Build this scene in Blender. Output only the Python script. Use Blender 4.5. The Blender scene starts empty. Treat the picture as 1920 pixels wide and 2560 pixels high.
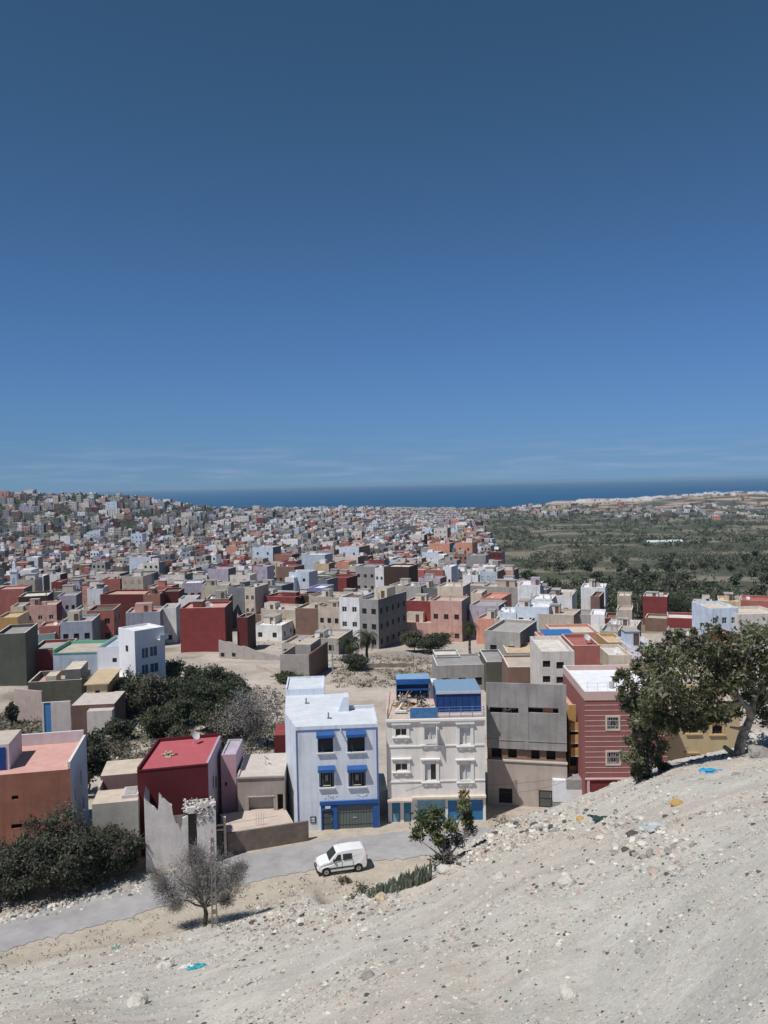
import bpy, math, random
from mathutils import Vector, Matrix, noise
R = random.Random(7)
SC = bpy.context.scene
COL = SC.collection
rad = math.radians
U = R.uniform

# ------------------------------------------------------------------ camera model (1920 x 2560 reference)
F, CX, CY = 2000.0, 960.0, 1280.0
ROLL, PITCH = rad(1.15), rad(2.03)
_r = Vector((math.cos(ROLL), 0, -math.sin(ROLL)))
_u0 = Vector((math.sin(ROLL), 0, math.cos(ROLL)))
_f0 = Vector((0, 1, 0))
_f = _f0 * math.cos(PITCH) - _u0 * math.sin(PITCH)
_u = _u0 * math.cos(PITCH) + _f0 * math.sin(PITCH)

def ray(u, v):
    d = _f * F + _r * (u - CX) + _u * (CY - v)
    return d / d.y

def W(u, v, y):
    return ray(u, v) * y

def proj(p):
    d = p.dot(_f)
    return CX + F * p.dot(_r) / d, CY - F * p.dot(_u) / d

# ------------------------------------------------------------------ terrain
def lerp_tab(t, x):
    if x <= t[0][0]: return t[0][1]
    for (a, b), (c, d) in zip(t, t[1:]):
        if x <= c: return b + (d - b) * (x - a) / (c - a)
    return t[-1][1]

def smooth(a, b, x):
    t = min(1, max(0, (x - a) / (b - a)))
    return t * t * (3 - 2 * t)

BASE = [(0, -31), (72, -31), (100, -32), (125, -33), (150, -34.6), (185, -38), (228, -41), (300, -45), (415, -51), (600, -58),
        (930, -66), (1500, -71), (2100, -75), (2700, -80), (3000, -88), (3300, -100)]
HILL = [(-.75, [(0, -4), (20, -15), (38, -26), (49, -31.5), (60, -40)]),
        (-.48, [(0, -3), (20, -13.7), (38, -24.2), (51.5, -31.2), (60, -38)]),
        (-.25, [(0, -2.6), (18, -12.3), (45, -26.2), (56, -31.2), (64, -38)]),
        (-.10, [(0, -2.2), (12, -8.2), (30, -17.3), (50, -26.8), (60, -31.2), (66, -38)]),
        (0, [(0, -2), (10, -6.8), (25, -13.9), (45, -22.7), (54, -31.5), (58, -38)]),
        (.06, [(0, -1.95), (10, -6.5), (24, -12.8), (44, -21.0), (54, -32), (58, -38)]),
        (.12, [(0, -1.9), (9, -6.1), (22, -11), (42, -18.7), (54, -31.5), (58, -38)]),
        (.18, [(0, -1.85), (9, -5.7), (22, -10.4), (41, -17.2), (55, -31.5), (58, -38)]),
        (.25, [(0, -1.8), (8, -5.2), (20, -9.2), (40, -15.75), (56, -31.5), (60, -38)]),
        (.30, [(0, -1.75), (7, -4.6), (19, -8.4), (39, -14.75), (57, -31.5), (60, -38)]),
        (.36, [(0, -1.7), (6, -4.0), (18, -7.6), (38, -13.5), (58, -31.5), (62, -38)]),
        (.48, [(0, -1.6), (4.2, -2.85), (17, -6.7), (38, -12.9), (60, -31.5), (64, -38)]),
        (.75, [(0, -1.4), (4, -2.4), (17, -5.5), (38, -11), (62, -31.5), (66, -38)])]
RIDGE = [(-.8, 62), (-.5, 57), (-.4, 55), (-.33, 50), (-.28, 38), (-.25, 30), (-.2, 20), (-.13, 15), (-.05, 6), (.02, 0)]

def hill(x, y):
    az = x / max(y, 3.0)
    az = max(-.74, min(.74, az))
    for (a, A), (b, B) in zip(HILL, HILL[1:]):
        if az <= b:
            t = (az - a) / (b - a)
            return lerp_tab(A, y) * (1 - t) + lerp_tab(B, y) * t
    return lerp_tab(HILL[-1][1], y)

def gz(x, y):
    b = lerp_tab(BASE, y)
    if y > 700:
        az = x / y
        b += lerp_tab(RIDGE, az) * smooth(820, 1380, y) * (1 - smooth(1500, 2300, y))
        if az > .02:
            b += 9 * smooth(1500, 2600, y) * smooth(.12, .2, az) * (1 - smooth(2950, 3100, y)) + 14 * smooth(1700, 2600, y) * smooth(.3, .42, az) * (1 - smooth(2900, 3100, y))
            if az > .2: b += 4 * noise.noise(Vector((x / 160, y / 160, 3)))
            # a bay between the town and the cape
            b -= 16 * smooth(2250, 2420, y) * (1 - smooth(.19, .215, az)) * smooth(.02, .1, az)
        if az < -.2:
            b += 5 * noise.noise(Vector((x / 120, y / 120, 0))) * smooth(900, 1200, y)
    if y < 72:
        h = hill(x, y)
        h += (.32 * noise.noise(Vector((x / 5.2, y / 5.2, 1))) + .12 * noise.noise(Vector((x / 1.4, y / 1.4, 5)))) * min(1, y / 12)
        d = h - b
        if d > 1.5: return h
        if d > -1.5:
            t = (d + 1.5) / 3
            return b + 1.5 * t * t
    if 84 < y < 190:
        b += .5 * noise.noise(Vector((x / 9, y / 9, 2)))
    return b

def G(u, v):
    """point where the line of sight meets the ground"""
    r = ray(u, v)
    y, st = 3.0, .5
    while y < 3200:
        if r.z * y < gz(r.x * y, y):
            lo, hi = y - st, y
            for _ in range(18):
                m = (lo + hi) / 2
                if r.z * m < gz(r.x * m, m): hi = m
                else: lo = m
            return r * hi
        st = max(.4, y * .012)
        y += st
    return r * 3200

def solve_y(u, vt, h, lo=63., hi=2800.):
    """depth at which something h metres tall on the ground reaches up to image row vt"""
    r = ray(u, vt)
    f = lambda y: gz(r.x * y, y) + h - r.z * y
    for _ in range(40):
        m = (lo + hi) / 2
        if f(m) > 0: hi = m
        else: lo = m
    return hi

# ------------------------------------------------------------------ materials
MATS = {}
def nodes(name):
    m = bpy.data.materials.new(name); m.use_nodes = True
    nt = m.node_tree
    return m, nt, nt.nodes['Principled BSDF']

def mat(name, col, rough=.9, var=.12, scale=1.2, bump=0.0, stain=0.0, metal=0.0, spec=.3, fine=0.0):
    """plain procedural surface: base colour broken up by noise (and by rain streaks when stain > 0)"""
    if name in MATS: return MATS[name]
    m, nt, b = nodes(name)
    N, L = nt.nodes, nt.links
    geo = N.new('ShaderNodeNewGeometry')
    nz = N.new('ShaderNodeTexNoise'); nz.inputs['Scale'].default_value = scale; nz.inputs['Detail'].default_value = 6; nz.inputs['Roughness'].default_value = .65
    L.new(geo.outputs['Position'], nz.inputs['Vector'])
    rp = N.new('ShaderNodeValToRGB')
    rp.color_ramp.elements[0].position, rp.color_ramp.elements[1].position = .3, .7
    rp.color_ramp.elements[0].color = (*[c * (1 - var) for c in col], 1)
    rp.color_ramp.elements[1].color = (*[min(.95, c * (1 + var)) for c in col], 1)
    L.new(nz.outputs['Fac'], rp.inputs['Fac'])
    out = rp.outputs['Color']
    if stain:
        mp = N.new('ShaderNodeMapping'); mp.inputs['Scale'].default_value = (2.2, 2.2, .18)
        L.new(geo.outputs['Position'], mp.inputs['Vector'])
        n2 = N.new('ShaderNodeTexNoise'); n2.inputs['Scale'].default_value = 1.0; n2.inputs['Detail'].default_value = 5
        L.new(mp.outputs['Vector'], n2.inputs['Vector'])
        r2 = N.new('ShaderNodeValToRGB'); r2.color_ramp.elements[0].position, r2.color_ramp.elements[1].position = .5, .75
        L.new(n2.outputs['Fac'], r2.inputs['Fac'])
        mx = N.new('ShaderNodeMix'); mx.data_type = 'RGBA'
        ml = N.new('ShaderNodeMath'); ml.operation = 'MULTIPLY'; ml.inputs[1].default_value = stain
        L.new(r2.outputs['Color'], ml.inputs[0]); L.new(ml.outputs[0], mx.inputs['Factor'])
        L.new(out, mx.inputs['A']); mx.inputs['B'].default_value = (col[0] * .55 + .03, col[1] * .53 + .025, col[2] * .5 + .02, 1)
        out = mx.outputs['Result']
    L.new(out, b.inputs['Base Color'])
    b.inputs['Roughness'].default_value = rough
    b.inputs['Metallic'].default_value = metal
    b.inputs['Specular IOR Level'].default_value = spec
    if bump:
        n3 = N.new('ShaderNodeTexNoise'); n3.inputs['Scale'].default_value = fine or scale * 12; n3.inputs['Detail'].default_value = 4
        L.new(geo.outputs['Position'], n3.inputs['Vector'])
        bp = N.new('ShaderNodeBump'); bp.inputs['Strength'].default_value = bump; bp.inputs['Distance'].default_value = .05
        L.new(n3.outputs['Fac'], bp.inputs['Height']); L.new(bp.outputs['Normal'], b.inputs['Normal'])
    MATS[name] = m
    return m

PAL = dict(white=(.74, .74, .76), offwhite=(.62, .58, .54), cream=(.58, .51, .42), beige=(.46, .40, .34), sand=(.52, .41, .27), ochre=(.47, .29, .11),
           grey=(.30, .29, .29), concrete=(.36, .345, .33), darkgrey=(.14, .145, .15), slate=(.17, .185, .20), pink=(.52, .32, .28), salmon=(.55, .27, .20), rose=(.36, .13, .11),
           red=(.225, .046, .047), maroon=(.11, .022, .022), brown=(.19, .12, .095), darkbrown=(.06, .035, .028), brick=(.30, .15, .11), lightblue=(.55, .63, .74),
           paleblue=(.44, .50, .57), bluegrey=(.31, .345, .42), lavender=(.42, .38, .46), violet=(.22, .22, .46), green=(.22, .42, .32), olive=(.10, .105, .085),
           teal=(.20, .30, .31), blue=(.03, .13, .38), orange=(.5, .2, .08))
def P(c):
    return mat('painted_plaster_' + c, PAL[c], rough=.92, var=.17, scale=.55, bump=.2, stain=.6, fine=7)

GLASS = mat('window_glass', (.018, .02, .024), rough=.25, var=.2, spec=.5)
DARK = mat('dark_interior', (.02, .018, .016), rough=.95)
FRAMEW = mat('white_joinery', (.62, .62, .62), rough=.6, var=.05)
FRAMEB = mat('brown_joinery', (.12, .075, .05), rough=.6)
BLUEP = mat('blue_paint', (.021, .088, .29), rough=.5, var=.15, scale=3)
STEEL = mat('galvanised_steel', (.42, .43, .45), rough=.5, var=.15, metal=.3)
RUST = mat('rusty_iron', (.12, .065, .045), rough=.9, var=.3, scale=4)
CEM = mat('cement', (.37, .355, .335), rough=.95, var=.16, scale=.9, bump=.3, stain=.35)
ROOFM = {}
def roofmat(c):
    col = PAL[c]
    return mat('flat_roof_' + c, [x * .95 for x in col], rough=.95, var=.2, scale=.7, bump=.2, fine=6)

# ------------------------------------------------------------------ objects
def tag(o, label=None, cat=None, group=None, kind=None):
    if label: o['label'] = label
    if cat: o['category'] = cat
    if group: o['group'] = group
    if kind: o['kind'] = kind
    return o

def thing(name, loc, rz, label, cat, group=None):
    o = bpy.data.objects.new(name, None); COL.objects.link(o)
    o.empty_display_size = .3
    o.location = loc; o.rotation_euler = (0, 0, rz)
    return tag(o, label, cat, group)

def put(name, mesh, parent=None, loc=(0, 0, 0), rot=(0, 0, 0), scale=(1, 1, 1)):
    o = bpy.data.objects.new(name, mesh); COL.objects.link(o)
    o.location = loc; o.rotation_euler = rot; o.scale = scale
    if parent: o.parent = parent
    return o

class MB:
    def __init__(s): s.v, s.f, s.m = [], [], []
    def quad(s, a, b, c, d, m=0):
        n = len(s.v); s.v += [tuple(a), tuple(b), tuple(c), tuple(d)]; s.f.append((n, n + 1, n + 2, n + 3)); s.m.append(m)
    def poly(s, pts, m=0):
        n = len(s.v); s.v += [tuple(p) for p in pts]; s.f.append(tuple(range(n, n + len(pts)))); s.m.append(m)
    def box(s, x0, x1, y0, y1, z0, z1, m=0, top=None):
        n = len(s.v)
        s.v += [(x0, y0, z0), (x1, y0, z0), (x1, y1, z0), (x0, y1, z0), (x0, y0, z1), (x1, y0, z1), (x1, y1, z1), (x0, y1, z1)]
        for k, q in enumerate(((0, 3, 2, 1), (4, 5, 6, 7), (0, 1, 5, 4), (1, 2, 6, 5), (2, 3, 7, 6), (3, 0, 4, 7))):
            s.f.append(tuple(n + i for i in q)); s.m.append(top if (top is not None and k == 1) else m)
    def bar(s, p, q, r, m=0, k=6, r2=None):
        p, q = Vector(p), Vector(q); d = (q - p)
        if d.length < 1e-6: return
        d.normalize(); r2 = r if r2 is None else r2
        a = d.orthogonal().normalized(); b = d.cross(a)
        n = len(s.v)
        for c, rr in ((p, r), (q, r2)):
            for i in range(k):
                t = 2 * math.pi * i / k
                s.v.append(tuple(c + a * (rr * math.cos(t)) + b * (rr * math.sin(t))))
        for i in range(k):
            j = (i + 1) % k
            s.f.append((n + i, n + j, n + k + j, n + k + i)); s.m.append(m)
        s.f.append(tuple(n + k + i for i in range(k))); s.m.append(m)
        s.f.append(tuple(n + i for i in reversed(range(k)))); s.m.append(m)
    def prism(s, pts, y0, y1, m=0, side=None):
        """outline in x-z, extruded from y0 to y1"""
        n, k = len(s.v), len(pts); side = m if side is None else side
        s.v += [(x, y0, z) for x, z in pts] + [(x, y1, z) for x, z in pts]
        s.f.append(tuple(n + i for i in range(k))); s.m.append(m)
        s.f.append(tuple(n + k + i for i in reversed(range(k)))); s.m.append(m)
        for i in range(k):
            j = (i + 1) % k
            s.f.append((n + i, n + k + i, n + k + j, n + j)); s.m.append(side)
    def stone(s, c, r, m=0, flat=.7):
        n = len(s.v); t = (1 + 5 ** .5) / 2
        q = U(0, 6.28); ca, sa = math.cos(q), math.sin(q)
        sx, sy, sz = U(.7, 1.25), U(.6, 1.1), U(.45, 1) * flat
        for x, y, z in ((-1, t, 0), (1, t, 0), (-1, -t, 0), (1, -t, 0), (0, -1, t), (0, 1, t), (0, -1, -t), (0, 1, -t), (t, 0, -1), (t, 0, 1), (-t, 0, -1), (-t, 0, 1)):
            k = r / 1.9 * U(.78, 1.22)
            X, Y = x * k * sx, y * k * sy
            s.v.append((c[0] + X * ca - Y * sa, c[1] + X * sa + Y * ca, c[2] + z * k * sz))
        for a, b, d in ((0, 11, 5), (0, 5, 1), (0, 1, 7), (0, 7, 10), (0, 10, 11), (1, 5, 9), (5, 11, 4), (11, 10, 2), (10, 7, 6), (7, 1, 8), (3, 9, 4), (3, 4, 2), (3, 2, 6), (3, 6, 8), (3, 8, 9), (4, 9, 5), (2, 4, 11), (6, 2, 10), (8, 6, 7), (9, 8, 1)):
            s.f.append((n + a, n + b, n + d)); s.m.append(m)
    def leaf(s, c, r, m=0, el=1.6):
        a = Vector((R.gauss(0, 1), R.gauss(0, 1), R.gauss(0, 1))).normalized()
        b = a.orthogonal().normalized()
        t = U(0, 6.28); q = a.cross(b)
        b = b * math.cos(t) + q * math.sin(t)
        q = a.cross(b)
        c = Vector(c); n = len(s.v)
        s.v += [tuple(c - b * r * el), tuple(c + q * r * .6), tuple(c + b * r * el), tuple(c - q * r * .6)]
        s.f.append((n, n + 1, n + 2, n + 3)); s.m.append(m)
    def mesh(s, name, mats, smoothed=False):
        me = bpy.data.meshes.new(name); me.from_pydata(s.v, [], s.f)
        for m in mats: me.materials.append(m)
        if any(s.m): me.polygons.foreach_set('material_index', s.m)
        if smoothed: me.polygons.foreach_set('use_smooth', [True] * len(s.f))
        me.update()
        return me
    def obj(s, name, mats, parent=None, smoothed=False, **k):
        return put(name, s.mesh(name, mats, smoothed), parent, **k)

class Plane:
    """a vertical facade plane through the point seen in column u0 at depth y0, turned by a degrees"""
    def __init__(s, u0, y0, a, vref=1700, zb=None):
        s.a = rad(a); r = ray(u0, vref)
        s.o = Vector((r.x * y0, y0, 0)); s.d = Vector((math.cos(s.a), math.sin(s.a), 0)); s.n = Vector((-math.sin(s.a), math.cos(s.a), 0))
        s.zb = gz(s.o.x, s.o.y) if zb is None else zb
        s.o.z = s.zb
    def st(s, u, v, back=0.0):
        r = ray(u, v)
        t = (s.o + s.n * back).dot(s.n) / r.dot(s.n)
        p = r * t - s.o
        return p.dot(s.d), p.z
    def rect(s, u0, v0, u1, v1, back=0.0):
        a, t1 = s.st(u0, (v0 + v1) / 2, back)[0], s.st((u0 + u1) / 2, v0, back)[1]
        b, t0 = s.st(u1, (v0 + v1) / 2, back)[0], s.st((u0 + u1) / 2, v1, back)[1]
        return (a, t0, b, t1)

def facade(mb, o, ux, n, w, H, holes, m=0, dep=.18, mr=None, z0=0.):
    """wall sheet with real openings: holes are (s0, t0, s1, t1); n points into the building"""
    o, ux, n = Vector(o), Vector(ux), Vector(n)
    holes = [(max(.02, a), max(z0 + .02, b), min(w - .02, c), min(H - .02, d)) for a, b, c, d in holes]
    holes = [h for h in holes if h[2] - h[0] > .1 and h[3] - h[1] > .1]
    xs = sorted({0, w, *[h[0] for h in holes], *[h[2] for h in holes]})
    zs = sorted({z0, H, *[h[1] for h in holes], *[h[3] for h in holes]})
    p = lambda s, t, d=0: o + ux * s + n * d + Vector((0, 0, t))
    for a, b in zip(xs, xs[1:]):
        for c, d in zip(zs, zs[1:]):
            ms, mt = (a + b) / 2, (c + d) / 2
            if any(h[0] < ms < h[2] and h[1] < mt < h[3] for h in holes): continue
            mb.quad(p(a, c), p(b, c), p(b, d), p(a, d), m)
    mr = m if mr is None else mr
    for a, c, b, d in holes:
        mb.quad(p(a, c), p(a, d), p(a, d, dep), p(a, c, dep), mr)
        mb.quad(p(b, d), p(b, c), p(b, c, dep), p(b, d, dep), mr)
        mb.quad(p(a, c), p(a, c, dep), p(b, c, dep), p(b, c), mr)
        mb.quad(p(a, d), p(b, d), p(b, d, dep), p(a, d, dep), mr)
    return holes

# window meshes, one unit wide and high, scaled where they stand
def _win(frame, glass=GLASS, cross=True, name='window'):
    mb = MB()
    mb.quad((0, .05, 0), (1, .05, 0), (1, .05, 1), (0, .05, 1), 1)
    for x0, x1, z0, z1 in ((0, .07, 0, 1), (.93, 1, 0, 1), (.07, .93, 0, .06), (.07, .93, .94, 1)):
        mb.box(x0, x1, 0, .06, z0, z1, 0)
    if cross: mb.box(.47, .53, .01, .055, .06, .94, 0)
    return mb.mesh(name, [frame, glass])
WIN = {'w': _win(FRAMEW), 'b': _win(FRAMEB), 'k': _win(mat('dark_opening_frame', (.05, .047, .045)), DARK, False), 'l': _win(mat('blue_joinery', (.05, .11, .2), rough=.6))}
DOORM = _win(mat('brown_door', (.1, .06, .04), rough=.6), mat('door_leaf', (.13, .075, .05), rough=.6, scale=3), False, 'door')
# ------------------------------------------------------------------ ground, road, sea, sky
def attr_mat(name, var=.25, scale=.6, bump=.4, fine=4.0, rough=.97, speck=0.0, speckscale=9.0):
    """surface whose own colour is a mesh colour attribute, broken up by noise"""
    m, nt, b = nodes(name); N, L = nt.nodes, nt.links
    at = N.new('ShaderNodeAttribute'); at.attribute_name = 'Col'
    geo = N.new('ShaderNodeNewGeometry')
    out = at.outputs['Color']
    for sc, vr, det in ((scale, var, 6), (4.5, var * .7, 5), (fine * 2.6, var * 1.1, 4)):
        nz = N.new('ShaderNodeTexNoise'); nz.inputs['Scale'].default_value = sc; nz.inputs['Detail'].default_value = det; nz.inputs['Roughness'].default_value = .7
        L.new(geo.outputs['Position'], nz.inputs['Vector'])
        mr = N.new('ShaderNodeMapRange'); mr.inputs['From Min'].default_value, mr.inputs['From Max'].default_value = .3, .7
        mr.inputs['To Min'].default_value, mr.inputs['To Max'].default_value = 1 - vr, 1 + vr
        L.new(nz.outputs['Fac'], mr.inputs['Value'])
        mx = N.new('ShaderNodeVectorMath'); mx.operation = 'SCALE'
        L.new(out, mx.inputs[0]); L.new(mr.outputs['Result'], mx.inputs['Scale'])
        out = mx.outputs[0]
    L.new(out, b.inputs['Base Color'])
    b.inputs['Roughness'].default_value = rough; b.inputs['Specular IOR Level'].default_value = .1
    if bump:
        n3 = N.new('ShaderNodeTexNoise'); n3.inputs['Scale'].default_value = fine * 1.7; n3.inputs['Detail'].default_value = 8; n3.inputs['Roughness'].default_value = .75
        L.new(geo.outputs['Position'], n3.inputs['Vector'])
        bp = N.new('ShaderNodeBump'); bp.inputs['Strength'].default_value = bump; bp.inputs['Distance'].default_value = .03
        L.new(n3.outputs['Fac'], bp.inputs['Height']); L.new(bp.outputs['Normal'], b.inputs['Normal'])
    return m

def mixc(a, b, t): return tuple(x + (y - x) * t for x, y in zip(a, b))
C_HILL, C_PINK, C_VERGE, C_LOT, C_TOWN = (.51, .486, .436), (.475, .42, .365), (.41, .365, .305), (.42, .375, .33), (.27, .235, .205)
C_SCRUB, C_VAL, C_VAL2, C_SAND, C_PINKSAND = (.16, .15, .12), (.075, .082, .055), (.20, .18, .14), (.5, .42, .34), (.4, .29, .23)

def ground_col(x, y):
    az = x / max(y, 1)
    n1 = noise.noise(Vector((x / 7, y / 7, 9))); n2 = noise.noise(Vector((x / 90, y / 45, 4)))
    if y < 74:
        c = mixc(C_HILL, C_PINK, smooth(-.1, .35, n1) * .6)
        return mixc(c, C_VERGE, smooth(1.2, .1, hill(x, y) - lerp_tab(BASE, y)))
    if y < 200:
        c = mixc(C_VERGE, C_LOT, smooth(74, 90, y))
        c = mixc(c, (.31, .255, .215), .55 * smooth(.05, .3, noise.noise(Vector((x / 11, y / 6, 21)))) * smooth(76, 90, y))
        c = mixc(c, (.50, .445, .40), .7 * smooth(.1, .35, noise.noise(Vector((x / 14, y / 8, 33)))) * smooth(76, 90, y))
        c = mixc(c, (.24, .205, .165), .75 * smooth(-.3, .1, n1) * smooth(-.08, -.05, az) * smooth(.08, .05, az) * smooth(128, 140, y) * smooth(185, 170, y))
        c = mixc(c, C_SCRUB, .75 * smooth(-.1, .4, n1) * smooth(-.16, -.3, az) * smooth(80, 95, y))
        c = mixc(c, (.13, .135, .085), .8 * smooth(-.25, .15, n1) * smooth(-.11, -.16, az) * smooth(-.40, -.33, az) * smooth(80, 86, y) * smooth(118, 104, y))
        return c
    if y < 330 and az < town_edge(max(y, 240)): return mixc(C_LOT, C_TOWN, smooth(200, 240, y))
    edge = town_edge(y)
    if az > edge:
        c = mixc(C_VAL, C_VAL2, smooth(-.05, .3, n2 + .3 * n1))
        c = mixc(c, C_PINKSAND, smooth(1600, 2000, y) * smooth(-.05, .25, n2))
        if y > 2250: c = mixc(c, C_SAND, smooth(2250, 2450, y) * (1 - smooth(.3, .36, az)) * .9)
        if y > 2500: c = mixc(c, C_PINKSAND, .5)
        return c
    c = C_TOWN
    if az < -.2 and y > 900: c = mixc(c, C_VAL, smooth(900, 1000, y) * smooth(-.15, .2, n2))
    return c

def town_edge(y):
    """right-hand limit of the built-up area, as x / y"""
    return lerp_tab([(190, .22), (250, .19), (360, .165), (420, .152), (600, .142), (930, .13), (1400, .11), (2300, .09)], y)

def build_ground():
    azs = [-.80 + 1.6 * i / 260 for i in range(261)]
    ys = [-5.5]
    while ys[-1] < 3250:
        y = ys[-1]
        ys.append(y + max(.42, (y + 4) * (.012 if y < 75 else .016)))
    vs, cs = [], []
    for y in ys:
        for a in azs:
            x = a * (y + 6.5)
            vs.append((x, y, gz(x, max(y, 0)))); cs += [*ground_col(x, y), 1]
    n = len(azs)
    fs = [(j * n + i, j * n + i + 1, (j + 1) * n + i + 1, (j + 1) * n + i) for j in range(len(ys) - 1) for i in range(n - 1)]
    me = bpy.data.meshes.new('ground'); me.from_pydata(vs, [], fs)
    me.attributes.new('Col', 'FLOAT_COLOR', 'POINT').data.foreach_set('color', cs)
    me.polygons.foreach_set('use_smooth', [True] * len(fs))
    me.materials.append(attr_mat('dry_ground', var=.17, scale=.6, bump=.5, fine=9))
    tag(put('ground', me), kind='structure')

ROADC = [(-60, 36), (-44, 45.5), (-33.5, 52.1), (-26.6, 55.6), (-20, 59.2), (-14, 62.9), (-6.5, 65.9), (1.35, 67.6), (9, 68.2), (18, 67.6), (30, 66.5), (45, 64)]
def road_pt(t):
    """Catmull-Rom along the centre line"""
    i = min(len(ROADC) - 2, max(0, int(t))); f = t - i
    p = [Vector(ROADC[min(len(ROADC) - 1, max(0, i + k))]) for k in (-1, 0, 1, 2)]
    return .5 * ((2 * p[1]) + (p[2] - p[0]) * f + (2 * p[0] - 5 * p[1] + 4 * p[2] - p[3]) * f * f + (3 * p[1] - p[0] - 3 * p[2] + p[3]) * f ** 3)

def build_road():
    mb = MB(); prev = None
    K = 260
    K = 520
    for k in range(K + 1):
        t = k / K * (len(ROADC) - 1.001); p = road_pt(t); q = road_pt(t + .01)
        d = (q - p).normalized(); nrm = Vector((-d.y, d.x))
        wv = 2.45 + .28 * noise.noise(Vector((t * 3.1, 0, 0))) + .42 * noise.noise(Vector((t * 17, 3, 0)))
        w2 = 2.45 + .28 * noise.noise(Vector((t * 3.7, 9, 0))) + .42 * noise.noise(Vector((t * 15, 7, 0)))
        row = []
        for s in (-w2, -1.2, 0, 1.2, wv):
            a = p + nrm * s
            row.append((a.x, a.y, max(gz(a.x, a.y), -31.02) + .05 - .006 * abs(s)))
        if prev:
            for i in range(4): mb.quad(prev[i], row[i], row[i + 1], prev[i + 1])
        prev = row
    me = mb.mesh('road', [mat('worn_asphalt', (.33, .322, .33), rough=.9, var=.2, scale=.45, bump=.4, fine=14, stain=.25)])
    tag(put('road', me), kind='structure')

def build_sea():
    m, nt, b = nodes('sea_water'); N, L = nt.nodes, nt.links
    geo = N.new('ShaderNodeNewGeometry')
    mp = N.new('ShaderNodeMapping'); mp.inputs['Scale'].default_value = (.0006, .004, 1)
    L.new(geo.outputs['Position'], mp.inputs['Vector'])
    nz = N.new('ShaderNodeTexNoise'); nz.inputs['Scale'].default_value = 1; nz.inputs['Detail'].default_value = 5
    L.new(mp.outputs['Vector'], nz.inputs['Vector'])
    rp = N.new('ShaderNodeValToRGB')
    rp.color_ramp.elements[0].color, rp.color_ramp.elements[1].color = SEA0, SEA1
    rp.color_ramp.elements[0].position, rp.color_ramp.elements[1].position = .35, .65
    L.new(nz.outputs['Fac'], rp.inputs['Fac']); L.new(rp.outputs['Color'], b.inputs['Base Color'])
    b.inputs['Roughness'].default_value = .55; b.inputs['Specular IOR Level'].default_value = .12
    mb = MB(); mb.quad((-24000, 1500, -85), (24000, 1500, -85), (24000, 32000, -85), (-24000, 32000, -85))
    tag(mb.obj('sea', [m]), kind='structure')
    # pale surf where the water meets the beach
    mb = MB()
    y = 2330
    for i in range(60):
        a0, a1 = .02 + i * .0035, .02 + (i + 1) * .0035
        ya, yb = 2395 + 9 * math.sin(i * 1.3) , 2395 + 9 * math.sin((i + 1) * 1.3)
        w = 7 + 6 * noise.noise(Vector((i * .4, 0, 0)))
        mb.quad((a0 * ya, ya, -84.9), (a1 * yb, yb, -84.9), (a1 * (yb + w), yb + w, -84.9), (a0 * (ya + w), ya + w, -84.9))
    tag(mb.obj('surf', [mat('sea_foam', (.7, .74, .76), rough=.9)]), kind='structure')

SEA0, SEA1 = (.005, .058, .15, 1), (.008, .085, .195, 1)
SUN = Vector((-.42, -.37, 1.0)).normalized()      # towards the sun

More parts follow.
